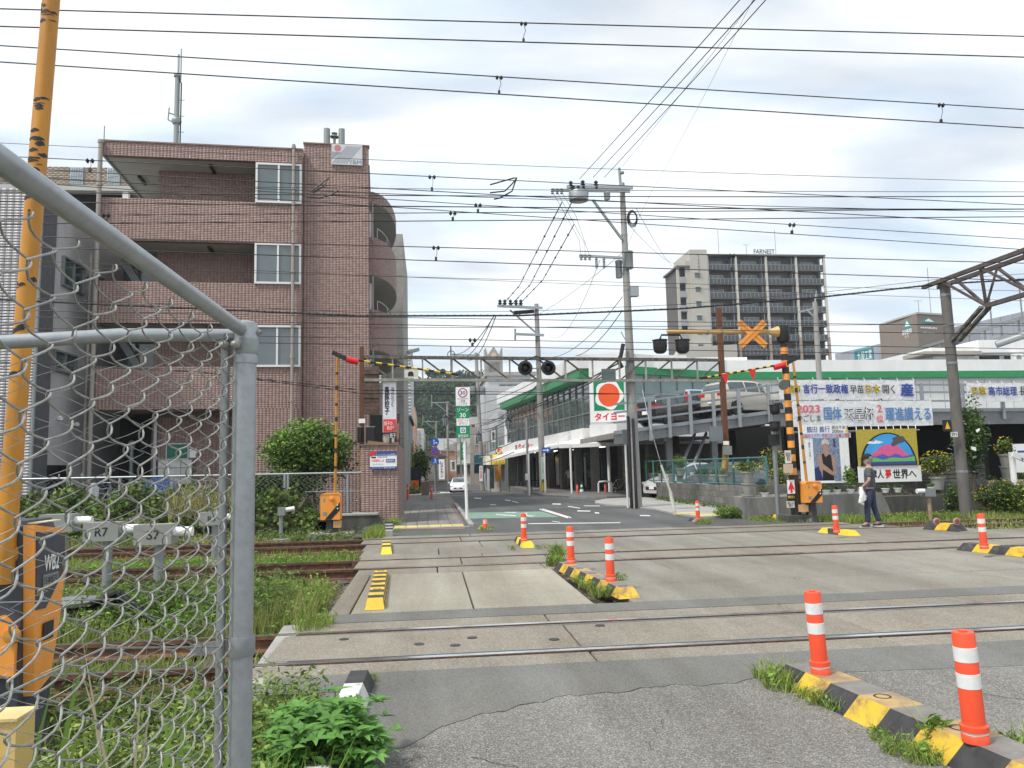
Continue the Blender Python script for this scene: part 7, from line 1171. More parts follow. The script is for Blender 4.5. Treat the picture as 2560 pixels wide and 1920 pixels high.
# hanging shop signs and street lanterns
def hsign(px, py0, py1, b_, s, mt, mb_, lab, w=.45):
    q = Q(px, py0, b_); q2 = Q(px, py1, b_); t = thing('hanging_shop_sign', lab, 'sign', (q.x, b_, q2.z), 'vertical signs along the far street'); box('panel', mb_, t, q.x - w / 2, q.x + w / 2, b_, b_ + .15, q2.z, q.z); txt(s, mt, t, q.x - w * .3, q.x + w * .3, q2.z + .2, q.z - .2, None, b_ - .02, .03, vertical=True)
hsign(1104, 1148, 1198, 82, 'レストラン', M_ink, M_wprint, 'tall white vertical sign on the left of the far street above the footway', .6); hsign(1133, 1150, 1178, 96, '喫茶店', M_ink, M_wprint, 'short white vertical sign right of the tall one in the far street', .7)
hsign(1233, 1075, 1105, 69.6, '薬局', M_ink, M_wprint, 'small white vertical sign on the grey clad shop', .4); hsign(1159, 1105, 1150, 100, 'パーマ', M_wprint, M_gpr, 'green vertical sign behind the zone sign post', .8)
def lantern(px, py, b_, side, lab):
    q = Q(px, py, b_); t = thing('street_lantern', lab, 'street lamp', (q.x, b_, q.z), 'old style street lanterns'); MB().lathe([(.03, -.5), (.13, -.45), (.25, .15), (.26, .2), (.12, .38), (.02, .55)], q, 6).build('lantern_glass', mat('lantern_glass', (.32, .35, .36), .3), t, smooth=False); b = MB()
    b.lathe([(.27, .17), (.28, .21), (.10, .42), (.02, .62)], q, 6); 
    for k in range(6): a = k * math.pi / 3; b.bar(q + Vector((.13 * math.cos(a), .13 * math.sin(a), -.45)), q + Vector((.26 * math.cos(a), .26 * math.sin(a), .17)), .03)
    b.bar(q + Vector((0, 0, -.4)), q + Vector((side, 0, -.4)), .05); b.build('lantern_frame', M_black, t)
lantern(1270, 1058, 62, .5, 'street lantern in front of the left end of the supermarket glass'); lantern(1197, 1092, 78, .3, 'street lantern on the third utility pole'); lantern(1113, 1050, 62, 0, 'large street lantern just left of the zone 30 sign'); lantern(1071, 1105, 90, 0, 'street lantern at the left above the blue round signs')
for px, pt, pb_, b_, lab in ((1118, 1004, 1225, 95, 'concrete pole left of the zone sign with a double crossarm'), (1090, 1052, 1222, 112, 'more distant concrete pole above the blue signs'), (1063, 1085, 1220, 135, 'far concrete pole at the left edge of the street'), (1140, 1110, 1220, 125, 'far pole in the middle of the street scene')):
    q = Q(px, pt, b_); t = upole((q.x, b_, -1), q.z, .16, .12, lab); MB().bar((q.x - 1.9, b_ - .1, q.z - .1), (q.x + .25, b_ - .1, q.z - .1), .10).build('crossarm', M_galv, t); MB().bar((q.x - 1.9, b_ - .1, q.z - .7), (q.x - 1.9, b_ - .1, q.z + .9), .08).build('end_bar', M_galv, t); MB().bar((q.x - 1.5, b_ - .1, q.z - .15), (q.x, b_ - .1, q.z - 1.3), .07).build('arm_brace', M_galv, t)
for k in range(7): y0 = 1010 + k * 22; wire(sagline(Q(1118, y0, 95), Q(1345 - k * 10, y0 - 60 + k * 8, 48), .8), .028, 'street cable strung along the far shops, %s counted from the top' % ['first', 'second', 'third', 'fourth', 'fifth', 'sixth', 'seventh'][k], group='service cables by the shops', name='service_cable', m=M_wireg)
# ================================================================ HILL
def hz(x, y):
    d = max(0, y - 215); r = min(1, d / 130); return (r * r * (3 - 2 * r)) * (36 + 5 * math.sin(x * .05 + .8) - abs(x - 30) * .05) - 1.1
sheet('hill', [-160 + i * 10 for i in range(40)], [200 + i * 10 for i in range(20)], hz, M_cdark if False else mat('hill_soil', (.06, .08, .035), .95))
C = []; n = 1500
for i in range(n):
    x, y = rng.uniform(-34, 70), rng.uniform(225, 352); r = rng.uniform(2.0, 4.6); z = hz(x, y) + r * .6; C.append((x, y, z, r))
P_ = []
for (x, y, z, r) in C: P_.append(ellip(60, (x, y, z), (r, r, r * .8), .75))
P_ = np.concatenate(P_); h2 = len(P_); sel = np.repeat(rng.uniform(0, 1, n) < .45, 60); co, f, mi = join(leaves(P_[sel], .95, .9, .1), leaves(P_[~sel], .95, .9, .1)); o = npmesh('hill_forest', co, f, [M_hillf, M_hilld], None, mi, 'stuff')
for k, px in enumerate((1070, 1078, 1087, 1098, 1108, 1122, 1128, 1150)):
    q = Q(px, 962 + (k * 7) % 9, 352); zb_ = hz(q.x, 345); t = thing('palm_tree', ['leftmost','second','third','fourth','fifth','sixth','seventh','rightmost'][k] + ' from the left of the spindly trees on the hill skyline', 'tree', (q.x, 352, zb_), 'spindly trees along the hill top'); zt = q.z + 6; MB().tube([(q.x, 352, zb_), (q.x + .3, 352, zt)], [.5, .3], 5).build('trunk', M_bark, t); co, f = leaves(ellip(240, (q.x, 352, zt), (1.8, 1.8, 1.5), .3), 1.0, .5, .4); npmesh('crown', co, f, M_hilld, t, kind='stuff')
# ================================================================ TALL APARTMENT TOWER
ft = thing('apartment_tower', 'tall brown apartment tower with rows of dark glass balconies and roof lettering', 'building', (70, 152, 0)); bF = 151.0; xs = [Q(px, 640, bF).x for px in (1767, 1838, 1913, 1988, 2058)]; ztop = Q(1900, 641, bF).z; fh = 2.98
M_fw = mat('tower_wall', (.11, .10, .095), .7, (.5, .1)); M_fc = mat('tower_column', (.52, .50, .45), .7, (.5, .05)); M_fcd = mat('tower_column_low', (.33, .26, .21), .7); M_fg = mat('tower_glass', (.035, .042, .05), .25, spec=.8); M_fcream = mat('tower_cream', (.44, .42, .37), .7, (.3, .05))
box('wall', M_fw, ft, xs[0], xs[-1], bF + 1.6, bF + 14, 0, ztop); box('roof_slab', M_fw, ft, xs[0] - .5, xs[-1] + .3, bF - .4, bF + 14, ztop, ztop + .35); pnl = boxmesh('balcony_panel', 1, .06, 1.0, M_fg)
for j in range(11):
    z = ztop - fh * (j + 1)
    if z < 18: break
    for i in range(4):
        x0, x1 = xs[i] + .28, xs[i + 1] - .2; sb = box('balcony_slab', M_fw, ft, x0 - .2, x1 + .1, bF, bF + 1.7, z - .12, z + .12)
        b = MB(); b.box(x0, x1, bF - .02, bF + .03, z + 1.16, z + 1.24); n = 7
        for k in range(n + 1): xx = x0 + (x1 - x0) * k / n; b.box(xx - .045, xx + .045, bF - .03, bF + .04, z + .1, z + 1.2)
        b.build('balcony_rail', M_galvd, ft)
        for k in range(n):
            if j < 8: o = piece('balcony_panel', pnl, ft, (x0 + (x1 - x0) * (k + .5) / n, bF, z + .65)); o.scale = ((x1 - x0) / n * .86, 1, 1)
        if j >= 8: box('balcony_glass', M_fg, ft, x0, x1, bF - .01, bF + .02, z + .15, z + 1.15)
        window(ft, None, x0 + .3 + 1.2 * (i % 2), x0 + 3.6 + 1.2 * (i % 2), z + .2, z + 2.25, bF + 1.58, 3, .07, M_wframe if (i + j) % 3 else M_galvd, M_glassg if (i + j) % 2 else M_win)
        box('partition', M_galvd, ft, x1 - .7, x1 - .6, bF + .1, bF + 1.6, z + .12, z + 2.7)
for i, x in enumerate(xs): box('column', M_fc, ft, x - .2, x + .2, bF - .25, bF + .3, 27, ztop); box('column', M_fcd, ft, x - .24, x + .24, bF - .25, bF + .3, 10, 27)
cs0, cs1 = Q(1722, 640, bF).x, xs[0] - .2; box('core_wall', M_fcream, ft, cs0, cs1, bF - .6, bF + 10, 16, Q(1750, 626, bF).z); lf0 = Q(1691, 660, bF).x
for j in range(9): z = 39.5 - fh * j; box('core_window', M_win, ft, cs0 + .9, cs0 + 1.9, bF - .64, bF - .6, z, z + .9); box('window_hood', M_fcream, ft, cs0 + .8, cs0 + 2.0, bF - 1.0, bF - .6, z + .95, z + 1.05)
box('side_wing', M_fw, ft, lf0 + .4, cs0, bF + 1.5, bF + 9, 20, Q(1700, 662, bF).z - .5); box('side_column', M_fcream, ft, lf0, lf0 + .5, bF, bF + .5, 20, Q(1700, 662, bF).z); box('side_column', M_fcream, ft, cs0 - .9, cs0, bF, bF + .5, 20, Q(1700, 652, bF).z); box('side_roof', M_fw, ft, lf0 - .1, cs0, bF - .3, bF + 9, Q(1700, 662, bF).z - .6, Q(1700, 662, bF).z - .2)
for j in range(8): z = 38.5 - fh * j; box('side_balcony', mat('balcony_grey', (.30, .31, .34), .6), ft, lf0 + .5, cs0 - .9, bF - .1, bF + 1.5, z, z + 1.3)
MB().prism([(lf0 - 8, 14), (lf0 - 4, 20), (lf0 - 1, 24.5), (cs1 + 4, 25), (cs1 + 4, 14)], 'y', bF - 4, bF - 1).build('podium', M_fcream, ft)
q = rect(1884, 624, 1937, 634, I4, bF + 2); txt('FARNEST', M_ink, ft, q[0], q[1], q[2] - .1, q[3] + .1, None, bF + 2, .03); q = rect(1744, 637, 1751, 698, I4, bF - .65); txt('FARNEST', M_fw, ft, q[0], q[1], q[2], q[3], None, bF - .66, .03, vertical=True)
for px, pt in ((1794, 575), (1936, 575)): q = Q(px, pt, bF + 6); MB().cyl((q.x, bF + 6, ztop), q, .06, 5).build('lightning_rod', M_galvd, ft)
q = Q(1865, 612, bF + 6); MB().cyl((q.x, bF + 6, ztop), q, .06, 5).build('antenna_pole', M_galvd, ft); MB().bar(q - Vector((.7, 0, 0)), q + Vector((.7, 0, 0)), .06).build('antenna_bar', M_galvd, ft)
# ================================================================ PARKING BLOCK AND BROWN SIGN TOWER ON THE RIGHT
gp0, gp1 = Q(2087, 880, 129), Q(2640, 722, 87); gk = thing('panelled_parking_block', 'long grey building clad in translucent panels rising towards the right edge', 'building', gp0); dv = (gp1 - gp0); M = FM(gp0.x, gp0.y, math.atan2(dv.y, dv.x)); LL = dv.xy.length; M_pp = mat('perforated_panel', (.34, .36, .41), .5, (.5, .08), obr=.12); zt = 20.3
box('frame_wall', M_galvd, gk, 0, LL, .1, 8, 5, zt - .1, M=M); k = 0
while k * 1.8 < LL: 
    for (za_, zc_) in ((9, 13), (13.05, 17.3), (17.35, zt)): box('panel', M_pp, gk, k * 1.8, k * 1.8 + 1.75, 0, .1, za_, zc_, M=M)
    k += 1
q = rect(2135, 878, 2184, 901, M, -.1); s_ = box('company_sign', mat('teal_sign', (.03, .22, .26), .5), gk, q[0], q[1], -.12, -.02, q[2], q[3], M=M); txt('九設工業', M_wprint, s_, q[0] + .8, q[1] - .2, q[2] + .25, q[3] - .3, M, -.14, .02)
bA = 100; x0, xm_, x1 = Q(2247, 800, bA + 4).x, Q(2291, 790, bA).x, Q(2375, 790, bA + 1.5).x; zt = Q(2291, 785, bA).z; bt = thing('brown_sign_tower', 'brown block with green peaked emblems and lettering on two faces', 'building', (xm_, bA, 5)); M_bt = mat('sign_tower_brown', (.235, .195, .165), .75, (.5, .08))
MB().prism([(x0, bA + 4), (xm_, bA), (x1, bA + 1.5), (x1, bA + 9), (x0, bA + 9)], 'z', 8, zt).build('wall', M_bt, bt, smooth=False); MB().prism([(x0 - .2, bA + 4), (xm_, bA - .2), (x1, bA + 1.3), (x1, bA + 9), (x0, bA + 9)], 'z', zt, zt + .25).build('coping', M_fcream, bt, smooth=False)
for M, a, c in ((FM(xm_, bA, math.atan2(1.5, x1 - xm_)), (2301, 792), (2341, 808)), (FM(x0, bA + 4, math.atan2(-4, xm_ - x0)), (2256, 801), (2279, 818))):
    q = rect(a[0], a[1], c[0], c[1], M, -.05); w_ = q[1] - q[0]; h_ = q[3] - q[2]; e = MB(M).prism([(q[0], q[2]), (q[1], q[2]), (q[0] + w_ * .45, q[3])], 'y', -.06, -.01).build('emblem', mat('emblem_teal', (.02, .32, .27), .5), bt); MB(M).prism([(q[0] + w_ * .25, q[2] + h_ * .25), (q[0] + w_ * .85, q[2] + h_ * .2), (q[0] + w_ * .5, q[3] - h_ * .2)], 'y', -.09, -.06).build('emblem_white', M_wprint, e)
    q = rect(a[0] - 1, c[1] + 8, c[0] + 1, c[1] + 15, M, -.05); txt('ANABUKI', M_wprint, bt, *q, M, -.06, .05); q = rect(a[0] + 6, c[1] + 21, c[0] - 6, c[1] + 27, M, -.05); txt('サザンプラザ', M_wprint, bt, *q, M, -.06, .02)
for px, pt, b_, lab in ((2318, 670, 104, 'hair thin tall aerial rising behind the brown sign tower'), (2295, 752, 104, 'small television aerial on the brown sign tower')):
    q = Q(px, pt, b_); o = MB(); o.cyl((q.x, b_, zt), q, .05, 5); 
    if pt > 700: o.bar(q + Vector((-.6, 0, 0)), q + Vector((.6, 0, 0)), .05)
    tag(o.build('aerial', M_galvd), lab, 'aerial')
wb = thing('white_rooftop_building', 'white building with rooftop openings and an air conditioner at the right edge', 'building', (50, 62, 8)); q = rect(2330, 868, 2640, 915, I4, 62); box('wall', M_whitew, wb, q[0], q[1], 62, 70, 6, q[3]); q2 = rect(2445, 850, 2640, 880, I4, 61.5); box('upper_wall', M_whitew, wb, q2[0], q2[1], 61.5, 70, q2[2], q2[3])
for a, c in ((2450, 2500), (2512, 2528)): r = rect(a, 890, c, 908, I4, 61.4); box('opening', M_dark, wb, r[0], r[1], 61.4, 61.5, r[2], r[3])
r = rect(2530, 885, 2556, 905, I4, 61.2); ac = box('air_conditioner', M_wprint, wb, r[0], r[1], 61.0, 61.4, r[2], r[3]); MB().disc((r[0] + r[1]) / 2, 60.98, (r[2] + r[3]) / 2, .24, 16, .02).build('fan_grille', M_galvd, ac); r = rect(2310, 878, 2455, 886, I4, 61); box('eave', M_clad2, wb, r[0], r[1], 61, 64, r[2], r[3]); 
sw_ = thing('steel_walkway', 'dark steel roof walkway climbing to the right in front of the panelled block', 'walkway', Q(2230, 900, 74)); P0, P1 = Q(2225, 893, 80), Q(2640, 770, 58); dn = Vector((0, 0, -1)); MB().bar(P0, P1, .25, .3).build('upper_beam', M_dsteel, sw_); MB().bar(P0 + dn * 1.3, P1 + dn * 1.3, .25, .35).build('lower_beam', M_dsteel, sw_)
for k in range(12): p = P0.lerp(P1, k / 11); MB().bar(p, p + dn * 1.4, .16).build('stanchion', M_dsteel, sw_)
for px in (2473, 2548): q = Q(px, 742 if px < 2500 else 715, 60); MB().cyl(q, q + dn * 3.4, .07, 6).build('vertical_pole', M_dsteel, sw_)
MB().tube([Q(2490, 862, 58), Q(2560, 838, 57), Q(2620, 820, 56)], .28, 8).build('duct', M_galvd, sw_)
# ================================================================ STREET DETAILS
def small(name, label, cat, px, py, z=None): p = GP(px, py); return thing(name, label, cat, p), p
for px, py, h, lab in ((1020, 1252, .85, 'left one of the two short red posts on the left footway'), (1079, 1251, .75, 'right one of the two short red posts on the left footway'), (1444, 1241, .6, 'short red post beside the green cone'), (1514, 1238, .6, 'short red post inside the white hoop barrier')):
    t, p = small('red_post', lab, 'post', px, py); MB().lathe([(.075, 0), (.06, .03), (.06, h - .03), (.03, h)], p, 12).build('body', mat('post_red', (.62, .08, .05), .5), t); MB().lathe([(.062, h * .7), (.062, h * .8)], p, 12).build('band', mat('band_grey', (.5, .4, .38), .5), t)
t, p = small('traffic_cone', 'green traffic cone with white bands outside the supermarket', 'cone', 1455, 1236); box('base', M_gpr, t, p.x - .2, p.x + .2, p.y - .2, p.y + .2, p.z, p.z + .03); h = .65
for k in range(5): f0, f1 = k / 5, (k + 1) / 5; MB().lathe([(.15 - .12 * f0, .03 + h * f0), (.15 - .12 * f1, .03 + h * f1)], p, 14).build('cone_section', M_wprint if k % 2 else M_gpr, t)
t, p = small('hoop_barrier', 'white arched pipe barrier in front of the supermarket corner', 'barrier', 1497, 1237); p2 = GP(1530, 1237); MB().tube([p, p + Vector((0, 0, .6)), p + Vector((.06, 0, .7)), p.lerp(p2, .5) + Vector((0, 0, .72)), p2 + Vector((-.06, 0, .7)), p2 + Vector((0, 0, .6)), p2], .05, 10).build('pipe', M_white, t)
for px in (1292, 1303, 1266): t, p = small('steel_hoop', 'small silver hoop barrier by the dark railings, %s' % {1292: 'left', 1303: 'right', 1266: 'farthest up the street'}[px], 'barrier', px, 1229 if px > 1280 else 1226); MB().tube([p, p + Vector((0, 0, .7)), p + Vector((.2, 0, .8)), p + Vector((.4, 0, .7)), p + Vector((.4, 0, 0))], .045, 8).build('pipe', M_galv, t)
t, p = small('black_railing', 'black pedestrian railing beside the second utility pole', 'railing', 1330, 1236); b = MB(); 
for dx in (0, .55): MB().cyl(p + Vector((dx, 0, 0)), p + Vector((dx, 0, .85)), .035, 8).build('post', M_ink, t)
for z in (.25, .45, .65, .83): MB().cyl(p + Vector((0, 0, z)), p + Vector((.55, 0, z)), .022, 6).build('rail', M_ink, t)
t, p = small('notice_pole', 'thin grey post with a white paper sign beside the second utility pole', 'post', 1321, 1236); q = Q(1316, 1045, p.y); MB().cyl(p, q, .07, 8).build('post', M_utp, t); q = rect(1313, 1184, 1320, 1200, I4, p.y - .1); box('paper', M_wprint, t, q[0], q[1], p.y - .12, p.y - .1, q[2], q[3])
for px, lab in ((1324, 'white tube post left of the second utility pole'), (1364, 'white tube post right of the second utility pole')): t, p = small('white_tube_post', lab, 'post', px, 1238); MB().cyl(p, p + Vector((0, 0, 2.4)), .05, 8).build('tube', M_white, t)
p = Q(1225, 1165, 74); t = thing('round_mirror', 'grey back of a round traffic mirror on a post up the street', 'mirror', (p.x, 74, -.7)); MB().cyl((p.x, 74, -.8), (p.x, 74, p.z + .3), .05, 8).build('post', M_galvd, t); MB().disc(p.x, 73.9, p.z, .35, 20, .06).build('mirror', M_galvd, t)
# orange sign block, planter and bushes on the left footway
p = Q(1010, 1240, 52); t = thing('dark_fence_wall', 'black wall with an orange square sign on the left footway', 'wall', (p.x, 52, -.3)); q = rect(1011, 1168, 1052, 1240, I4, 52); box('wall', mat('wall_navy_black', (.025, .03, .045), .7), t, q[0], q[1], 52, 52.3, -.4, q[3]); q = rect(1025, 1201, 1047, 1226, I4, 51.9); s_ = box('orange_sign', mat('sign_orange', (.85, .17, .01), .5), t, q[0], q[1], 51.85, 51.95, q[2], q[3]); MB().disc((q[0] + q[1]) / 2, 51.84, q[3] - .25, .06, 10).build('emblem', M_ink, s_); txt('ORANGE', M_ink, s_, q[0] + .12, q[1] - .12, q[2] + .22, q[2] + .3, None, 51.84)
p = Q(1063, 1215, 46); t = thing('brick_planter', 'low brown brick planter by the blue road signs', 'planter', (p.x, 46, -.15)); q = rect(1053, 1205, 1073, 1240, I4, 46); box('planter_wall', mat('planter_brick', (.20, .13, .11), .8, (6, .3)), t, q[0], q[1], 46, 47, -.3, q[3])
tree('footway_bush', 'rounded bush of mixed foliage above the planter on the left footway', 'bush', (Q(1045, 1230, 56).x, 56, 0), tuple(Q(1045, 1165, 56)), (1.0, 1.0, 1.3), 2600, .18, (M_leaf, M_leafd), .08, 26, .4); tree('reddish_shrub', 'tall shrub with reddish leaves against the concrete building', 'shrub', (Q(1019, 1230, 54).x, 54, 0), tuple(Q(1017, 1135, 54)), (.6, .6, 1.1), 1500, .17, (M_leafb, leafmat('leaf_red', (.42, .10, .05), .4)), .06, 18, .4, mix=(.75, .25)); tree('low_footway_bush', 'low green bush at the foot of the black wall', 'bush', (Q(1028, 1240, 49).x, 49, -.2), tuple(Q(1027, 1233, 49)), (.75, .5, .4), 800, .13, (M_leaf, M_leafd), .04, 12, .4)
b = MB(); q = Q(1003, 1230, 44); tag(MB().box(-1.75, -1.62, 30, 33, 0, 1.6).build('black_gate', M_ink, None), 'narrow black gate edge against the concrete building', 'gate')
# ================================================================ BICYCLES
def bicycle(label, loc, rot, col, s=1.0, group=None):
    t = thing('bicycle', label, 'bicycle', (0, 0, 0), group); m = mat('bike_%02d' % int(col[0] * 50 + col[2] * 30), col, .4)
    for x in (-.52, .52):
        w = MB().tube([(x + .32 * math.cos(a), 0, .34 + .32 * math.sin(a)) for a in np.linspace(0, 2 * math.pi, 25)], .018, 6, caps=False).build('wheel', None, t) if False else None
        b = MB(); b.tube([(x + .32 * math.cos(a), 0, .34 + .32 * math.sin(a)) for a in np.linspace(0, 2 * math.pi, 25)], .019, 6); w = b.build('wheel', MATS['tyre_rubber'], t); b = MB(); b.tube([(x + .295 * math.cos(a), 0, .34 + .295 * math.sin(a)) for a in np.linspace(0, 2 * math.pi, 25)], .012, 6)
        for a in np.linspace(0, math.pi, 9)[:-1]: b.bar((x + .29 * math.cos(a), 0, .34 + .29 * math.sin(a)), (x - .29 * math.cos(a), 0, .34 - .29 * math.sin(a)), .005)
        b.build('rim', M_galv, w)
    b = MB(); R_, F_f, BB, ST, HT = (-.52, 0, .34), (.52, 0, .34), (-.08, 0, .3), (-.22, 0, .78), (.36, 0, .82)
    for a, c in ((R_, BB), (BB, ST), (BB, HT), (ST, HT), (R_, ST), (HT, F_f)): b.tube([a, c], .016, 6)
    b.build('frame', m, t); MB().tube([(.36, 0, .82), (.34, 0, .98), (.22, .28, .98)], .012, 6).build('handlebar', M_galv, t); MB().tube([(.34, 0, .98), (.22, -.28, .98)], .012, 6).build('handlebar', M_galv, t); MB().lathe([(.04, 0), (.11, .02), (.1, .06), (.02, .08)], (-.27, 0, .84), 10).build('saddle', M_ink, t); MB().cyl((-.22, 0, .78), (-.26, 0, .85), .014, 6).build('seat_post', M_galv, t)
    b = MB()
    for k in range(5): b.tube([(.42, -.14, .6 + k * .05), (.42, .14, .6 + k * .05), (.68, .15, .6 + k * .05), (.68, -.15, .6 + k * .05), (.42, -.14, .6 + k * .05)], .006, 4)
    b.build('basket', M_galvd, t); t.location = loc; t.rotation_euler = (0, 0, rot); t.scale = (s, s, s); return t
p = GP(1545, 1236); bicycle('bicycle parked against the supermarket corner beside the white hoop barrier', (p.x + .35, p.y + .8, p.z), .1, (.5, .5, .52))
GB = 'bicycles parked outside the apartment block'
for k, (px, rot, col, lab) in enumerate(((330, 1.2, (.4, .4, .45), 'silver bicycle parked in front of the dark entrance of the brick block'), (372, 1.4, (.1, .1, .12), 'dark bicycle just left of the mailboxes'), (498, 1.3, (.55, .56, .58), 'pale bicycle right of the mailboxes'), (250, 1.0, (.3, .3, .33), 'bicycle beside the white scooter'))): bicycle(lab, (Q(px, 1200, 25).x, 25, .28), rot, col, 1.05, GB)
for k, (px, lab) in enumerate(((165, 'white scooter parked nearest the grey building'), (222, 'white scooter with round headlamp parked in front of the grey building'))):
    p = Q(px, 1200, 24.6); t = thing('scooter', lab, 'scooter', (p.x, 24.6, .25), 'white scooters outside the apartment block'); M = Matrix.Translation((p.x, 24.6, .25)) @ Matrix.Rotation(-.9, 4, 'Z')
    MB(M).prism([(-.75, .35), (-.7, .75), (-.2, .72), (-.1, .32), (.2, .3), (.35, .95), (.48, .95), (.45, .35), (.3, .22), (-.4, .25)], 'y', -.15, .15).build('body', mat('scooter_white', (.66, .72, .78), .3, coat=.4), t); MB(M).box(-.68, -.12, -.14, .14, .74, .82).build('seat', M_ink, t)
    for x in (-.5, .55): MB(M).lathe([(.12, -.05), (.22, -.05), (.24, 0), (.22, .05), (.12, .05)], (x, 0, .24), 16, R=Rx).build('wheel', MATS['tyre_rubber'], t)
    MB(M).tube([(.4, -.3, 1.05), (.38, 0, 1.0), (.4, .3, 1.05)], .02, 6).build('handlebar', M_ink, t); MB(M).lathe([(.02, -.05), (.09, -.03), (.1, .03), (.02, .05)], (.46, 0, .98), 12, R=Ry).build('headlamp', M_white, t)
    for s in (-.3, .3): MB(M).cyl((.4, s * .8, 1.05), (.38, s, 1.28), .01, 5).build('mirror_stem', M_ink, t); MB(M).disc(.38, s, 1.3, .06, 12, .02).build('mirror', M_galv, t)
p = Q(405, 1190, 24.4); t = tag(MB().prism([(p.x - .55, .95), (p.x - .4, 1.38), (p.x + .1, 1.45), (p.x + .5, 1.25), (p.x + .55, .95)], 'y', 24.2, 24.7).build('bicycle_cover', mat('cover_blue', (.03, .09, .30), .6, (8, .3), (9, .8, .05))), 'crumpled blue sheet thrown over bicycles under the mailboxes', 'cover')
# ================================================================ NEAR FENCE
PT_ = Q(615, 812, 2.58); PX, PY = PT_.x, 2.58; ZP = PT_.z; nf = thing('chainlink_fence', 'near galvanised chain-link fence with thick round corner post and pipe top rails', 'fence', (PX, PY, 0))
MB().cyl((PX, PY, -.2), (PX, PY, ZP + .0), .035, 20).build('corner_post', M_galv, nf); MB().lathe([(.0385, ZP - .13), (.0385, ZP - .01), (.036, ZP + .005), (.02, ZP + .012)], (PX, PY, 0), 20).build('post_cap', M_galv, nf)
PN = Q(0, 395, 1.18); dn_ = (PN - Vector((PX, PY, ZP - .02))); e_ = Vector((PX, PY, ZP - .02)) + dn_ * 1.9
MB().cyl((PX - .01, PY - .02, ZP - .02), e_, .0215, 16).build('top_rail', M_galv, nf)
PL = Q(-400, 880, 2.2); MB().tube([(PX - .03, PY + .0, ZP - .035), Q(300, 838, 2.42), PL], .021, 16).build('side_rail', M_galv, nf)
for z0, z1 in ((ZP - .1, ZP - .05), (.93, .99)): MB().lathe([(.040, z0), (.042, z0 + .01), (.042, z1 - .01), (.040, z1)], (PX, PY, 0), 20).build('clamp_band', M_galvd, nf)
MB().tube([(PX - .02, PY - .05, ZP - .02), (PX, PY + .01, ZP + .0), (PX + .045, PY, ZP - .03)], .012, 8).build('clamp_ear', M_galvd, nf); MB().bar((PX - .15, PY - .01, .955), (PX - .03, PY - .01, .965), .012, .035).build('clamp_tongue', M_galvd, nf)
for px, r_ in ((558, .0135), (586, .010)): q = Q(px, 1200, PY - .02); MB().cyl((q.x, q.y, -.2), (q.x, q.y, ZP - .06), r_, 10).build('frame_bar', M_galvd, nf)
for dx in (-.02, -.055): MB().lathe([(.014, -.012), (.014, .012), (.005, .02)], (PX + dx, PY - .05, ZP - .075), 8, R=Rx).build('bolt', M_wirem, nf)
MB().tube([(PX - .13, PY - .01, .96), Q(300, 1497, 2.3), Q(-50, 1508, 2.1)], .0022, 6).build('tension_wire', M_wirem, nf); MB().tube([(PX - .05, PY - .03, .965), Q(260, 1620, 1.75), Q(-60, 1770, 1.3)], .0026, 6).build('tension_wire', M_wirem, nf)
def netting(A, B, ztopA, ztopB, zbot, pitch, r, first, n=40, depth=.007, name='wire'):
    """interlocked chain-link wires, each a mesh of its own: one strand leans forward, the next back"""
    A = Vector(A); B = Vector(B); d = (B - A); Ln = d.length; d.normalize(); nn = Vector((d.y, -d.x, 0)); k = int(Ln / pitch)
    for i in range(k):
        s0 = first + (i + .5) * pitch; f = s0 / Ln
        if f > 1: break
        zt = ztopA + (ztopB - ztopA) * f; zb_ = zbot; pts = []; nseg = int((zt - zb_) / (pitch * .5)); sub = 5
        ph = i % 2; wob = random.uniform(-.002, .002)
        for q in range(nseg * sub + 1):
            t = q / sub; tri = abs(((t + ph) % 2) - 1) * 2 - 1          # +-1 zigzag
            s = s0 + tri * pitch * .56 + wob; off = depth * math.cos(math.pi * ((t + ph) % 2 - .5)) 
            sm = .75 + .25 * abs(math.cos(math.pi * t)); pts.append(A + d * s + nn * (off) + Vector((0, 0, zt - t * pitch * .5 - (.004 * math.sin(t * math.pi)))))
        MB().tube([Vector((p.x, p.y, p.z)) for p in pts], r, 5, caps=False).build(name, M_wirem, nf)
netting((PX - .035, PY - .05, 0), (e_.x, e_.y, 0), ZP - .05, ZP - .05, .0, .083, .0022, -.02, depth=.017)
netting((PX - .06, PY, 0), (PL.x, PL.y, 0), ZP - .06, PL.z - .05, .0, .08, .0011, 0, depth=.002)
# ================================================================ NEAR BARRIER MACHINE AND POLE
yM = 4.7; x0, x1 = Q(58, 1300, yM).x, Q(86, 1300, yM).x; nm = thing('barrier_machine', 'large orange and black barrier machine marked WB2 behind the near fence', 'barrier machine', (x0, yM, -.2))
def hx(px, py, x=x1): d_ = ray(px, py); p = CAM + d_ * (x / d_.x); return p.y, p.z
outl = [hx(86, 1312), hx(162, 1322), hx(163, 1420), hx(150, 1545), hx(126, 1690), hx(86, 1740)]; z1 = outl[0][1]; z0 = outl[-1][1]
MB().prism(outl, 'x', x0, x1).build('housing', M_org, nm, smooth=False); q = [hx(90, 1330), hx(160, 1332), hx(160, 1420), hx(112, 1520), hx(88, 1525)]; MB().prism(q, 'x', x1, x1 + .006).build('black_face', mat('machine_black', (.05, .055, .07), .5, (6, .2)), nm)
MX = Matrix.Translation((x1 + .008, 0, 0)) @ Matrix.Rotation(math.pi / 2, 4, 'Z'); a, c = hx(108, 1388), hx(143, 1420); txt('WB2', M_wprint, nm, a[0], c[0], c[1], a[1], MX, 0, .03)
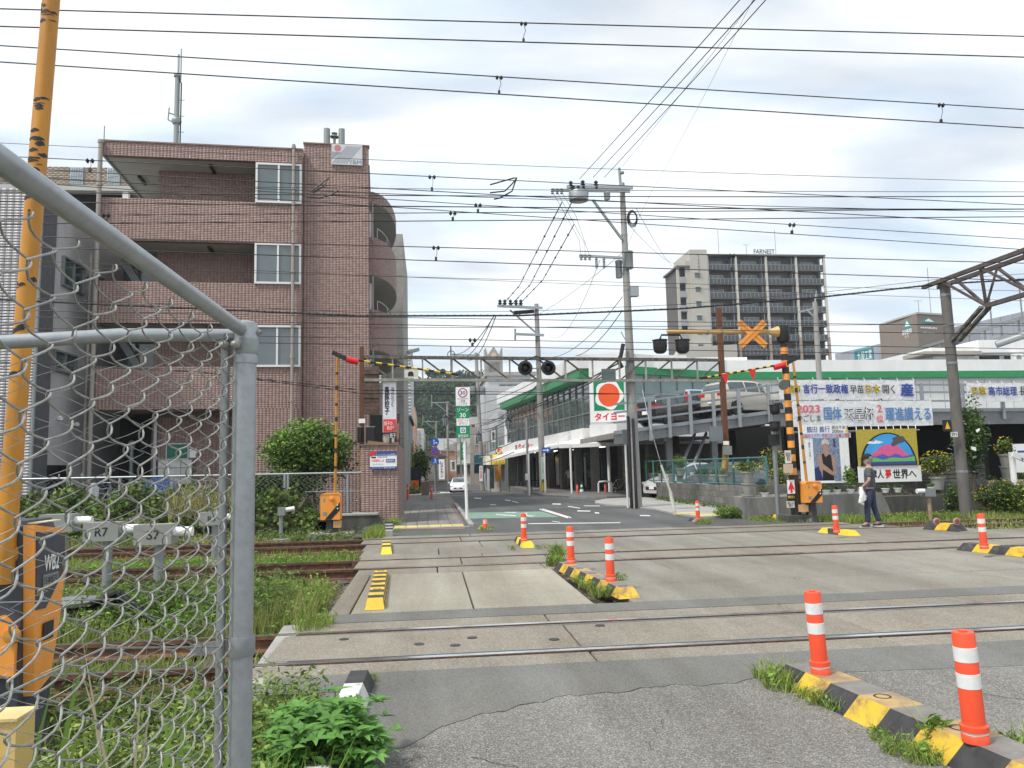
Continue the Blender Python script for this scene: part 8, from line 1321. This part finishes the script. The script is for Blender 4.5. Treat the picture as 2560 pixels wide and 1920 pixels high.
a, c = hx(104, 1438), hx(140, 1456); MB(MX).box(a[0], c[0], -.004, 0, c[1], a[1]).build('maker_plate', M_galvd, nm); txt('日本信号', M_ink, nm, a[0] + .01, c[0] - .01, c[1] + .01, a[1] - .01, MX, -.005, .02); a, c = hx(105, 1558), hx(128, 1592); MB(MX).box(a[0], c[0], -.004, .0, c[1], a[1]).build('rating_plate', M_ink, nm)
MB().prism([(x0 + .005, z1 + .004), (x1 - .005, z1 + .004), (x1 - .005, z1 + .01), (x0 + .005, z1 + .01)], 'y', yM + .04, yM + .34).build('instruction_label', mat('label_cream', (.72, .6, .42), .6, (40, .3)), nm)
xa = Q(-160, 1400, yM).x; MB().prism([(xa - .3, z0 - .1), (x0 - .0, z0 - .1), (x0 - .0, z1 - .06), (x0 - .03, z1 + .02), (xa - .3, z1 + .02)], 'y', yM + .02, yM + .4).build('drive_unit', mat('machine_black'), nm); e = Q(30, 1560, yM); MB().prism([(xa, e.z - .35), (x0 - .01, e.z - .28), (x0 - .01, e.z - .02), (x0 - .08, e.z + .05), (xa, e.z - .05)], 'y', yM - .01, yM + .02).build('weight_arm', M_org, nm)
MB().lathe([(.045, 0), (.04, .03), (.01, .035)], Vector((Q(35, 1588, yM).x, yM - .01, Q(35, 1588, yM).z)), 16, R=Rx).build('pivot_cap', M_pole, nm); c = Q(0, 1385, yM); MB().lathe([(.09, 0), (.08, .02)], (c.x, yM + .02, c.z), 20, R=Rx).build('round_cover', M_pole, nm); MB().lathe([(.3, -.2), (.26, -.1), (.16, .0), (.15, max(z0, .3))], (x0 - .1, yM + .22, 0), 18).build('pedestal', mat('machine_black'), nm)
p0, p1 = Q(20, 1290, yM), Q(128, 0, yM); d = p1 - p0; np_ = thing('crossing_barrier', 'tall thick orange barrier pole with black tape scraps at the left edge of the photo', 'barrier', p0); MB().tube([p0 - d * .12, p0, p1 + d * .35], [.056, .053, .046], 20).build('pole', M_pole, np_)
b = MB()
for f, hh, n_ in ((.97, .10, 9), (.78, .05, 5), (.70, .09, 12), (.655, .05, 7), (.60, .02, 3), (.43, .04, 6), (.345, .03, 6), (.26, .02, 3)):
    for k in range(n_):
        g = f + random.uniform(-1, 1) * hh * .35; c = p0 + d * g; a0_ = random.uniform(-1.2, 1.2); ln_ = random.uniform(.5, 1.6); r_ = .0552 - .006 * g; w_ = random.uniform(.003, .016); ax = d.normalized(); rt = Vector((0, -1, 0)).cross(ax).normalized(); pts = []
        for i in range(7): a = a0_ - ln_ / 2 + ln_ * i / 6; pts.append(c + (Vector((0, -1, 0)) * math.cos(a) + rt * math.sin(a)) * r_ + ax * (.003 * math.sin(i)))
        V = [p + ax * w_ * (1 - abs(i - 3) / 4) for i, p in enumerate(pts)] + [p - ax * w_ * (1 - abs(i - 3) / 4) for i, p in enumerate(pts)]; b.add(V, [(i, i + 1, 8 + i, 7 + i) for i in range(6)])
b.build('tape_scraps', M_ink, np_, 'stuff')
r = rect(-60, 1808, 34, 1960, I4, 3.4); cb = thing('cream_box', 'cream yellow painted box low in the bottom left corner', 'box', (r[0], 3.4, -.2)); b = MB(); b.box(r[0], r[1], 3.4, 3.55, -.2, r[3]); b.build('body', mat('box_cream', (.66, .46, .16), .5, (4, .1)), cb); box('lid', mat('box_cream_pale', (.72, .55, .25), .5), cb, r[0], r[1] + .006, 3.39, 3.56, r[3], r[3] + .012)
# point machine and black hoses beyond the near track
p = Q(215, 1440, 8.9); pm_ = thing('point_machine', 'black trackside equipment box with hoses seen through the near fence', 'equipment', (p.x, 8.9, -.2)); b = MB(); b.prism([(p.x - .45, -.2), (p.x + .2, -.2), (p.x + .16, .12), (p.x - .4, .16)], 'y', 8.6, 9.1); b.build('case', M_black, pm_); MB().lathe([(.3, .16), (.31, .2), (.1, .23)], (p.x - .1, 8.85, 0), 16).build('round_lid', M_galvd, pm_)
for k in range(3): MB().tube([(p.x + .1, 8.7 + k * .1, .15), (p.x + .45, 8.6 + k * .1, .3 - k * .05), (p.x + .85, 8.5 + k * .08, .0), (p.x + 1.1, 8.4, -.18)], .04, 7).build('hose', M_ink, pm_)
# ================================================================ FAR-SIDE FENCE, IVY BANK AND SHRUBS
ff = thing('pipe_frame_fence', 'chain-link fence with thin pipe frame above the ivy bank, ending beside the footway', 'fence', (-3, 22.2, 0)); xR = Q(970, 1200, 22.0).x; zt = Q(970, 1180, 22.0).z
MB().cyl((-19, 22.5, zt + .06), (xR, 22.0, zt), .03, 8).build('top_rail', M_galv, ff); x3 = Q(881, 1279, 22.0).x; MB().cyl((x3, 22.02, .33), (xR, 22.0, .33), .025, 8).build('bottom_rail', M_galv, ff); MB().cyl((x3 - 1.3, 22.04, .95), (xR, 22.0, .93), .01, 6).build('middle_wire', M_galv, ff)
for px in (970, 869, 720, 712, 560, 430, 300, 170): q = Q(px, 1200, 22.05); MB().cyl((q.x, q.y, .0 if px == 970 else .3), (q.x, q.y, zt), .04, 8).build('post', M_galv, ff)
chain('wire_net', ff, (-18.5, 22.5), (xR, 22.0), .36, zt, .15, .0032, M_galvd)
bk = thing('ivy_bank', 'x', 'x', (-8, 20.5, 0)); bk['label'] = 'dense bank of ivy and climbing weeds below the pipe framed fence'; bk['category'] = 'ivy'
MB().prism([(19.6, -.3), (20.3, .45), (22.3, .85), (23.2, .5), (24, -.3)], 'x', -20, -3.4).build('earth', M_ground, bk)
n = 26000; x = rng.uniform(-19, -2.9, n); t_ = rng.uniform(0, 1, n); y = 19.4 + 2.8 * t_; hz_ = np.interp(t_, [0, .25, 1], [.1, .62, 1.0]); bump_ = .22 * np.sin(x * 1.9) * np.sin(y * 2.3 + x) + .16 * np.sin(x * 4.7 + 1); z = (hz_ + bump_) * rng.uniform(.55, 1.1, n) + rng.uniform(-.1, .12, n); z *= np.clip((-2.7 - x) / .9, .35, 1); keep = z > -.15; P_ = np.stack([x, y, z], 1)[keep]; sel = rng.uniform(0, 1, len(P_)) < .5
co, f, mi = join(leaves(P_[sel], .13, .8, .2), leaves(P_[~sel], .11, .8, .2), leaves(P_[::14] + [0, -.1, .1], .11, .8, .1)); npmesh('ivy_leaves', co, f, [M_ivy, M_leafd, M_leafb], bk, mi, 'stuff')
xq, xq2 = Q(845, 1290, 21.4).x, Q(942, 1285, 21.4).x; cw_ = thing('dark_plinth_wall', 'moss blackened concrete plinth wall with sloping end under the fence corner', 'wall', (xq, 21.4, 0)); MB().prism([(xq, -.2), (xq, .30), (xq2, .30), (Q(972, 1325, 21.4).x, -.1)], 'y', 21.35, 21.9).build('plinth', M_cdark, cw_); MB().prism([(xq, .3), (xq, .34), (xq2 + .02, .34), (xq2 + .02, .3)], 'y', 21.32, 21.92).build('plinth_top', M_conc, cw_)
c = Q(768, 1128, 23.3); tree('round_tree', 'dense rounded green tree rising behind the pipe framed fence by the brick block', 'tree', (Q(790, 1240, 23.3).x, 23.3, .3), tuple(c), (1.22, 1.0, .95), 15000, .12, (M_leafb, M_leaf, M_leafd), .05, 34, .44, mix=(.35, .4, .25), limbs=7)
for i, (px, py, r_) in enumerate(((690, 1085, .35), (740, 1068, .35), (850, 1160, .4), (676, 1140, .35))): pass
c = Q(690, 1215, 22.8); tree('fence_shrub', 'straggly green shrub spilling over the pipe framed fence below the round tree', 'shrub', (c.x, 22.8, .3), (c.x, 22.6, 1.0), (1.5, .4, .55), 4200, .11, (M_leafd, M_leaf), .04, 34, .4)
co, f = blades(np.stack([rng.uniform(-6.3, -4.6, 420), rng.uniform(19.3, 20.2, 420), rng.uniform(.3, .8, 420)], 1), .6, .014, .9); tag(npmesh('arching_grass', co, f, M_grassd, None, kind='stuff'), 'clump of arching yellow green grass on the ivy bank', 'grass')
# ================================================================ WEEDS AND GRASS
def patch(n, x0, x1, y0, y1, z, h, w=.006, lean=.4, mask=None):
    x = rng.uniform(x0, x1, n); y = rng.uniform(y0, y1, n); d = np.sin(x * 2.1 + 1) * np.sin(y * 2.7 + .5) + .6 * np.sin(x * 5.3) * np.sin(y * 4.1); k = d > rng.uniform(-1.6, .9, n)
    if mask is not None: k &= mask(x, y)
    p = np.stack([x, y, np.full(n, z)], 1)[k]; hh = h * (.65 + .35 * (1 + np.sin(p[:, 0] * 1.7) * np.sin(p[:, 1] * 1.3)) * .8); return blades(p, hh, w, lean)
def herbs(n, x0, x1, y0, y1, z, h, ls, per=9, mask=None):
    x = rng.uniform(x0, x1, n); y = rng.uniform(y0, y1, n); d = np.sin(x * 1.9) * np.sin(y * 2.2 + 1) + .5 * np.sin(x * 4.3 + y * 3); k = d > rng.uniform(-1.4, .8, n)
    if mask is not None: k &= mask(x, y)
    x, y = x[k], y[k]; m = len(x); H_ = h * rng.uniform(.5, 1.3, m); t = rng.uniform(.15, 1, (m, per)); a = rng.uniform(0, 6.28, (m, per)); R_ = .05 + .04 * rng.uniform(0, 1, (m, per)); P = np.stack([x[:, None] + np.cos(a) * R_, y[:, None] + np.sin(a) * R_, z + H_[:, None] * t], 2).reshape(-1, 3); return leaves(P, ls, .38, -.2)
edge_m = lambda x, y: x < -1.28 - .08 * np.sin(y * 5)
def veg(name, parts, mats): co, f, mi = join(*parts); return npmesh(name, co, f, mats, None, mi, 'stuff')
# leaves() gives one quad per leaf, blades() two, so they are kept in separate meshes
veg('grass', [patch(24000, -9.5, -1.25, 7.95, 10.4, -.2, .34, .005, .5, edge_m), patch(9000, -9.5, -1.25, 8.0, 10.4, -.2, .42, .005, .6, edge_m), patch(11000, -9.5, -1.25, 10.3, 12.0, -.2, .15, .006, .5, edge_m)], [M_grass, M_grassd, M_grassd])
veg('weeds', [herbs(4000, -9.5, -1.3, 8.1, 10.3, -.2, .36, .055, 13, edge_m), herbs(3000, -9.5, -1.3, 10.3, 11.7, -.2, .16, .05, 9, edge_m), herbs(900, -5, -1.5, 8.4, 10.0, -.2, .5, .07, 14, edge_m)], [M_grassl, M_grass, M_leaf])
veg('grass', [patch(11000, -14, -1.3, 13.5, 16.1, -.2, .16, .008, .5, edge_m), patch(3000, -14, -1.3, 12.3, 13.3, -.2, .1, .007, .4, edge_m)], [M_grass, M_grassd]); veg('weeds', [herbs(1500, -14, -1.5, 13.6, 15.8, -.2, .16, .07, 9, edge_m), herbs(1500, -14, -1.6, 17.5, 19.4, -.2, .3, .1, 9, edge_m)], [M_grassl, M_leaf])
veg('grass', [patch(9000, -14, -1.7, 17.45, 19.5, -.2, .3, .01, .5, edge_m), patch(5000, -6, -1.4, 6.6, 7.4, -.2, .14, .005, .5)], [M_grassd, M_grass])
nm_ = lambda x, y: (x < -.72) & (y < 5.55)
veg('grass', [patch(15000, -3.6, -.7, 2.6, 5.6, -.2, .26, .004, .5, nm_), patch(5000, -3.6, -.7, 2.6, 5.6, -.2, .3, .003, .8, nm_)], [M_grass, M_grassd]); veg('weeds', [herbs(4200, -3.6, -.72, 2.8, 5.55, -.2, .34, .05, 12, nm_), herbs(1500, -2.2, -.75, 3.6, 5.5, -.2, .36, .045, 12, nm_)], [M_leaf, M_grass])
veg('grass', [patch(14000, 8.0, 19, 18.15, 19.45, -.08, .17, .009, .5), patch(12000, 10.9, 22, 15.3, 18.6, -.15, .17, .009, .5)], [M_grass, M_grassd]); veg('weeds', [herbs(1700, 8.4, 19, 18.5, 19.4, -.1, .18, .07, 8), herbs(900, 11.5, 20, 14.5, 18.4, -.15, .16, .07, 8)], [M_grass, M_grassl])
veg('grass', [patch(2500, 12.6, 20, 13.6, 15.2, -.15, .14, .008, .5), patch(2500, -1.5, -1.05, 17.5, 21.5, -.05, .2, .008, .6)], [M_grassd, M_grass])
def tuft(px, py, rad, n, h, z=0, lf=60, name='weeds', mg=M_grass):
    p = GP(px, py, z); a = rng.uniform(0, 6.28, n); r_ = rad * np.sqrt(rng.uniform(0, 1, n)); c = np.stack([p.x + np.cos(a) * r_, p.y + np.sin(a) * r_, np.full(n, z)], 1); co, f = blades(c, h, h * .03, 1.1)
    k = rng.integers(0, n, lf); co2, f2 = leaves(c[k] + np.stack([rng.normal(0, .02, lf), rng.normal(0, .02, lf), h * rng.uniform(.2, .8, lf)], 1), h * .35, .35, .1); co_, f_, mi = join((co, f), (co2, f2)); return npmesh(name, co_, f_, [mg, M_grassl], None, mi, 'stuff')
for a in ((1925, 1695, .12, 120, .12), (1960, 1720, .13, 160, .13), (1995, 1712, .10, 110, .13), (2020, 1745, .06, 50, .08), (2050, 1760, .07, 60, .1), (2095, 1775, .07, 60, .09), (2200, 1850, .05, 40, .08), (2245, 1880, .08, 90, .09), (2290, 1900, .08, 90, .09), (2320, 1905, .06, 50, .1), (2540, 1900, .06, 70, .15), (2340, 1880, .02, 12, .22),
          (1470, 1470, .12, 90, .12), (1500, 1490, .14, 120, .13), (1450, 1455, .12, 70, .1), (1385, 1415, .12, 90, .2), (1395, 1400, .1, 60, .28), (1550, 1450, .08, 40, .12), (1215, 1325, .2, 120, .16), (1760, 1310, .22, 120, .16), (1280, 1375, .1, 30, .1), (1350, 1372, .12, 40, .08), (985, 1315, .25, 160, .25), (935, 1705, .03, 20, .07), (780, 1570, .18, 160, .12), (800, 1560, .15, 120, .12), (1900, 1300, .3, 160, .14), (1000, 1330, .2, 70, .1), (1070, 1340, .1, 20, .06)): tuft(*a)
n = 700; x = rng.uniform(9.1, 9.5, n); y = rng.uniform(21, 31, n); co, f = leaves(np.stack([x - .1 + (y - 21) * .01, y, rng.uniform(0.03, .16, n)], 1), .09, .6); npmesh('weeds', co, f, M_leaf, None, kind='stuff')
# big leafy plant at the foot of the kerb in front
lp2 = thing('leafy_plant', 'bright green broad leaved plant sprawling beside the black and white kerb in the foreground', 'plant', (-.57, 4.22, -.1))
cs = ellip(430, (-.57, 4.22, .10), (.36, .34, .24), .35, 14, .5); V = []; F_ = []
def bigleaf(c, d, up, L_, w_):
    d = d.normalized(); s = d.cross(up).normalized(); u = s.cross(d).normalized(); pr = ((0, .0), (.2, .7), (.45, 1), (.75, .6), (1, .0)); k = len(V)
    for i, (t, ww) in enumerate(pr):
        m_ = c + d * (L_ * t) - u * (L_ * .35 * t * t); 
        V.extend([m_ - s * (w_ * ww / 2) + u * w_ * ww * .22, m_, m_ + s * (w_ * ww / 2) + u * w_ * ww * .22])
    for i in range(4): a = k + i * 3; F_.extend([(a, a + 1, a + 4, a + 3), (a + 1, a + 2, a + 5, a + 4)])
cen = Vector((-.57, 4.22, -.12)); st_ = MB()
for c in cs:
    c = Vector(c); o = (c - cen).normalized(); base_a = random.uniform(0, 6.28); nl = random.choice((3, 5, 5))
    for j in range(nl): a = base_a + j * 6.283 / nl; bigleaf(c, Vector((math.cos(a), math.sin(a), .15)) + o * .5, Vector((0, 0, 1)) + o * .6, random.uniform(.055, .10), random.uniform(.024, .04))
    if random.random() < .3: st_.tube([cen, cen.lerp(c, .5) + Vector((0, 0, .02)), c], .004, 4)
me_ = npmesh('leaves', np.array([tuple(v_) for v_ in V]), np.array(F_), leafmat('leaf_broad', (.17, .38, .08), .45), lp2, kind='stuff'); me_.data.polygons.foreach_set('use_smooth', [True] * len(F_)); st_.build('stems', M_grass, lp2, 'stuff')
co, f = blades(np.stack([rng.uniform(-.85, -.5, 120), rng.uniform(3.7, 4.1, 120), np.full(120, -.1)], 1), .3, .006, .7); npmesh('grass_blades', co, f, M_grassl, lp2, kind='stuff')
# long reeds close behind the fence
rd = MB(); 
for px, pt, b_, dxp, g in ((235, 1700, 3.1, 30, 0), (268, 1560, 3.2, -30, 1), (300, 1650, 3.0, -60, 1), (345, 1680, 3.3, 10, 1), (330, 1590, 3.4, 8, 1), (420, 1640, 3.0, 45, 0), (395, 1700, 2.9, 20, 0), (120, 1560, 2.9, 70, 0), (60, 1700, 2.8, 30, 0), (180, 1850, 2.9, 30, 0), (20, 1720, 2.8, -30, 0), (450, 1720, 3.2, -20, 0), (500, 1780, 3.1, 10, 0), (215, 1760, 3.0, -40, 1), (290, 1850, 3.0, -10, 0), (150, 1790, 2.9, 14, 0)):
    top = Q(px + dxp, pt, b_); bt_ = Q(px, 2100, b_); bt_.z = max(bt_.z, -.2); d = top - bt_; s = Vector((1, .3, 0)).normalized() * (.006 if g else .011); pts = [bt_ + d * t + Vector((.05 * t * t * (1 if dxp > 0 else -1), 0, -.03 * t * t)) for t in (0, .33, .66, 1)]; vs_ = []
    for i, p in enumerate(pts): w_ = (1, .9, .6, .05)[i]; vs_ += [p - s * w_, p + s * w_]
    rd.add(vs_, [(i * 2, i * 2 + 1, i * 2 + 3, i * 2 + 2) for i in range(3)], g)
tag(rd.build('tall_reeds', [M_grassl, mat('dry_stem', (.42, .36, .25), .8)], None, 'stuff', smooth=False), 'long green and dry grass blades standing close behind the near fence', 'grass')
# litter: pebbles and leaves on the kerb gutter
stones('grit', 700, -.5, 2.4, 3.3, 5.2, .003, .0035); stones('grit', 260, 1.8, 2.3, 8.8, 12.2, -.05, .012)
# ================================================================ PEOPLE
def skin(name, verts, edges, mats, parent, lvl=2, root=0):
    me = bpy.data.meshes.new(name); me.from_pydata([v_[0] for v_ in verts], edges, []); o = bpy.data.objects.new(name, me); S.collection.objects.link(o); m = o.modifiers.new('s', 'SKIN'); m.use_smooth_shade = True; o.modifiers.new('d', 'SUBSURF').levels = lvl; o.modifiers['d'].render_levels = lvl
    for i, v_ in enumerate(verts): r_ = v_[1]; me.skin_vertices[0].data[i].radius = r_ if isinstance(r_, tuple) else (r_, r_); me.skin_vertices[0].data[i].use_root = (i == root)
    dg = bpy.context.evaluated_depsgraph_get(); nm = bpy.data.meshes.new_from_object(o.evaluated_get(dg)); bpy.data.objects.remove(o); nm.materials.clear(); nm.materials.append(mats); nm.polygons.foreach_set('use_smooth', [True] * len(nm.polygons)); o = bpy.data.objects.new(name, nm); S.collection.objects.link(o); o.parent = parent; RL[o.name] = Vector(); return o
def human(label, loc, rot, sc, shirt, trs, cap=None, hair=(.03, .025, .02), long=False, stride=.13, arm_l=None, arm_r=None, skinc=(.42, .26, .19), shoe=(.02, .02, .035)):
    """faces local +y; x is the person's right"""
    t = thing('person', label, 'person', (0, 0, 0)); ms = mat('skin', skinc, .6, (8, .08)); aL = arm_l or [(-.25, .0, 1.14), (-.25, .12, .93)]; aR = arm_r or [(.25, -.03, 1.14), (.27, -.02, .90)]
    J = [((0, 0, .95), .11), ((0, .0, 1.12), .115), ((0, .01, 1.32), (.155, .12)), ((0, .0, 1.44), (.10, .08)), ((0, .01, 1.50), .052), ((0, .03, 1.58), (.072, .085)), ((0, .03, 1.67), (.073, .09)), ((0, .02, 1.73), (.045, .055)),
         ((-.17, 0, 1.40), .058), (aL[0], .042), (aL[1], .03), ((.17, 0, 1.40), .058), (aR[0], .042), (aR[1], .03),
         ((-.09, 0, .88), .095), ((-.10, stride * .9, .50), .062), ((-.10, stride * 1.0, .10), .042), ((-.10, stride * 1.0 + .12, .035), .036), ((.09, 0, .88), .095), ((.10, -stride * .3, .50), .062), ((.10, -stride * 1.4, .12), .042), ((.10, -stride * 1.4 + .13, .04), .036)]
    E_ = [(0, 1), (1, 2), (2, 3), (3, 4), (4, 5), (5, 6), (6, 7), (3, 8), (8, 9), (9, 10), (3, 11), (11, 12), (12, 13), (0, 14), (14, 15), (15, 16), (16, 17), (0, 18), (18, 19), (19, 20), (20, 21)]
    skin('body', J, E_, ms, t)
    for nm_, w_, e_, side in (('hand', aL[1], aL[0], -1), ('hand', aR[1], aR[0], 1)):
        w_ = Vector(w_); dr = (w_ - Vector(e_)).normalized(); pal = w_ + dr * .08; sd = dr.cross(Vector((side, 0, .1))).normalized(); V_ = [((w_ - dr * .01), .022), (w_ + dr * .04, (.03, .016)), (pal, (.034, .016))]; Eh = [(0, 1), (1, 2)]
        for k in range(4): f = (k - 1.5) * .018; L_ = (.06, .075, .07, .055)[k]; V_ += [(pal + sd * f + dr * .02, .008), (pal + sd * f * 1.1 + dr * (.02 + L_ * .5) + Vector((-side * .004, 0, 0)), .0075), (pal + sd * f + dr * (.02 + L_) + Vector((-side * .02, 0, 0)), .006)]; n0 = 3 + k * 3; Eh += [(2, n0), (n0, n0 + 1), (n0 + 1, n0 + 2)]
        V_ += [(w_ + dr * .05 + sd * .035, .009), (w_ + dr * .085 + sd * .05, .007)]; Eh += [(1, 15), (15, 16)]
        skin(nm_, V_, Eh, ms, t, 1)
    sm = mat('shirt_%02d%02d' % (int(shirt[0] * 99), int(shirt[2] * 99)), shirt, .85, (5, .25), (14, .5, .02)); aLm = Vector((-.17, 0, 1.40)).lerp(Vector(aL[0]), .8); aRm = Vector((.17, 0, 1.40)).lerp(Vector(aR[0]), .8)
    skin('shirt', [((0, 0, .88), (.185, .155)), ((0, .0, 1.05), (.165, .14)), ((0, .01, 1.30), (.18, .135)), ((0, .0, 1.43), (.12, .09)), ((0, 0, 1.48), .065), ((-.18, 0, 1.39), .075), (aLm, .068), ((.18, 0, 1.39), .075), (aRm, .068)], [(0, 1), (1, 2), (2, 3), (3, 4), (3, 5), (5, 6), (3, 7), (7, 8)], sm, t)
    tm2 = mat('trousers_%02d%02d' % (int(trs[0] * 99), int(trs[2] * 99)), trs, .85, (9, .3), (18, .6, .02))
    skin('trousers', [((0, 0, 1.02), (.145, .12)), ((0, 0, .92), (.16, .135)), ((-.09, 0, .84), .105), (J[15][0], .078), ((J[16][0][0], J[16][0][1] - .0, .09), .066), ((.09, 0, .84), .105), (J[19][0], .078), ((J[20][0][0], J[20][0][1], .11), .066)], [(0, 1), (1, 2), (2, 3), (3, 4), (1, 5), (5, 6), (6, 7)], tm2, t, root=1)
    mS = mat('shoe_dark', shoe, .6)
    for a in (16, 20): p = Vector(J[a][0]); skin('shoe', [(p + Vector((0, -.05, -.055 if a == 16 else -.05)), (.04, .045)), (p + Vector((0, .05, -.07)), (.045, .035)), (p + Vector((0, .16, -.075)), (.042, .026))], [(0, 1), (1, 2)], mS, t, 1); box('sole', M_wprint if cap else mS, t, p.x - .04, p.x + .04, p.y - .09, p.y + .2, p.z - .115, p.z - .098)
    mh_ = mat('hair_%02d' % int(hair[0] * 99), hair, .8, (60, .4)); b = MB(); b.lathe([(.087, 1.60), (.10, 1.66), (.098, 1.72), (.06, 1.775), (.01, 1.785)], (0, .0, 0), 16); b.build('hair', mh_, t)
    for sx_ in (-1, 1): MB().lathe([(.02, -.01), (.026, 0), (.012, .012)], (sx_ * .083, .03, 1.62), 8, R=Ry).build('ear', ms, t); MB().lathe([(.001, -.012), (.013, 0), (.001, .012)], (sx_ * .032, .112, 1.64), 8).build('eye', M_ink, t)
    MB().prism([(.10, 1.64), (.138, 1.595), (.10, 1.585)], 'x', -.014, .014).build('nose', ms, t); box('mouth', mat('lip', (.3, .12, .1), .6), t, -.025, .025, .105, .116, 1.552, 1.560)
    if cap: b = MB(); b.lathe([(.104, 1.67), (.108, 1.70), (.103, 1.76), (.065, 1.80), (.01, 1.81)], (0, .02, 0), 18); b.prism([(-.075, .10), (-.06, .19), (0, .215), (.06, .19), (.075, .10)], 'z', 1.672, 1.684); b.build('cap', mat('cap_black', cap, .8, (9, .2)), t); MB(Matrix.Translation((0, 0, 0))).box(-.03, .03, -.092, -.084, 1.69, 1.73).build('cap_badge', M_galvd, t)
    t.location = loc; t.rotation_euler = (0, 0, rot); t.scale = (sc, sc, sc); return t
mp_ = GP(2183, 1317); fr_ = math.radians(52)
human('man in black cap, charcoal T-shirt and navy jeans walking away across the crossing', (mp_.x, mp_.y, 0), fr_, .90, (.075, .08, .095), (.035, .042, .085), cap=(.012, .012, .014), hair=(.22, .21, .2), stride=.10, arm_l=[(-.27, -.02, 1.14), (-.22, .16, .98)], arm_r=[(.26, -.05, 1.15), (.29, -.04, .92)])
h = Matrix.Rotation(fr_, 3, 'Z') @ Vector((-.24, .2, .93)) * .90; tw_ = thing('white_towel', 'white towel bunched in the left hand of the walking man', 'towel', (mp_.x + h.x, mp_.y + h.y, h.z)); c = Vector((mp_.x + h.x, mp_.y + h.y, h.z)); b = MB()
for k in range(5): o_ = Vector((random.uniform(-.04, .04), random.uniform(-.03, .03), 0)); b.tube([c + o_ + Vector((0, 0, .05)), c + o_ * 1.5 + Vector((random.uniform(-.03, .03), 0, -.08)), c + o_ * 2 + Vector((random.uniform(-.05, .05), 0, -.17 - .06 * (k % 3))), c + o_ * 2.2 + Vector((random.uniform(-.04, .04), 0, -.22 - .06 * (k % 3)))], [.03, .05, .045, .02], 8)
b.build('cloth', mat('towel_white', (.78, .78, .78), .9, (20, .1), (25, .6, .02)), tw_)
sp_ = GP(1425, 1231); human('distant person in white T-shirt and beige trousers standing under the supermarket canopy', (sp_.x, sp_.y, sp_.z), -.3, .98, (.70, .71, .72), (.27, .22, .17), stride=.05)
# ================================================================ AIR
hb = MB().box(-420, 420, -60, 420, -6, 75).build('haze', None, None, 'stuff'); hb.data.materials.clear()
hm = bpy.data.materials.new('haze_air'); hm.use_nodes = True; t = hm.node_tree; t.nodes.clear(); o_ = t.nodes.new('ShaderNodeOutputMaterial'); v_ = t.nodes.new('ShaderNodeVolumePrincipled'); v_.inputs['Color'].default_value = (.88, .94, 1, 1); v_.inputs['Density'].default_value = .0003; t.links.new(v_.outputs[0], o_.inputs['Volume']); hb.data.materials.append(hm)
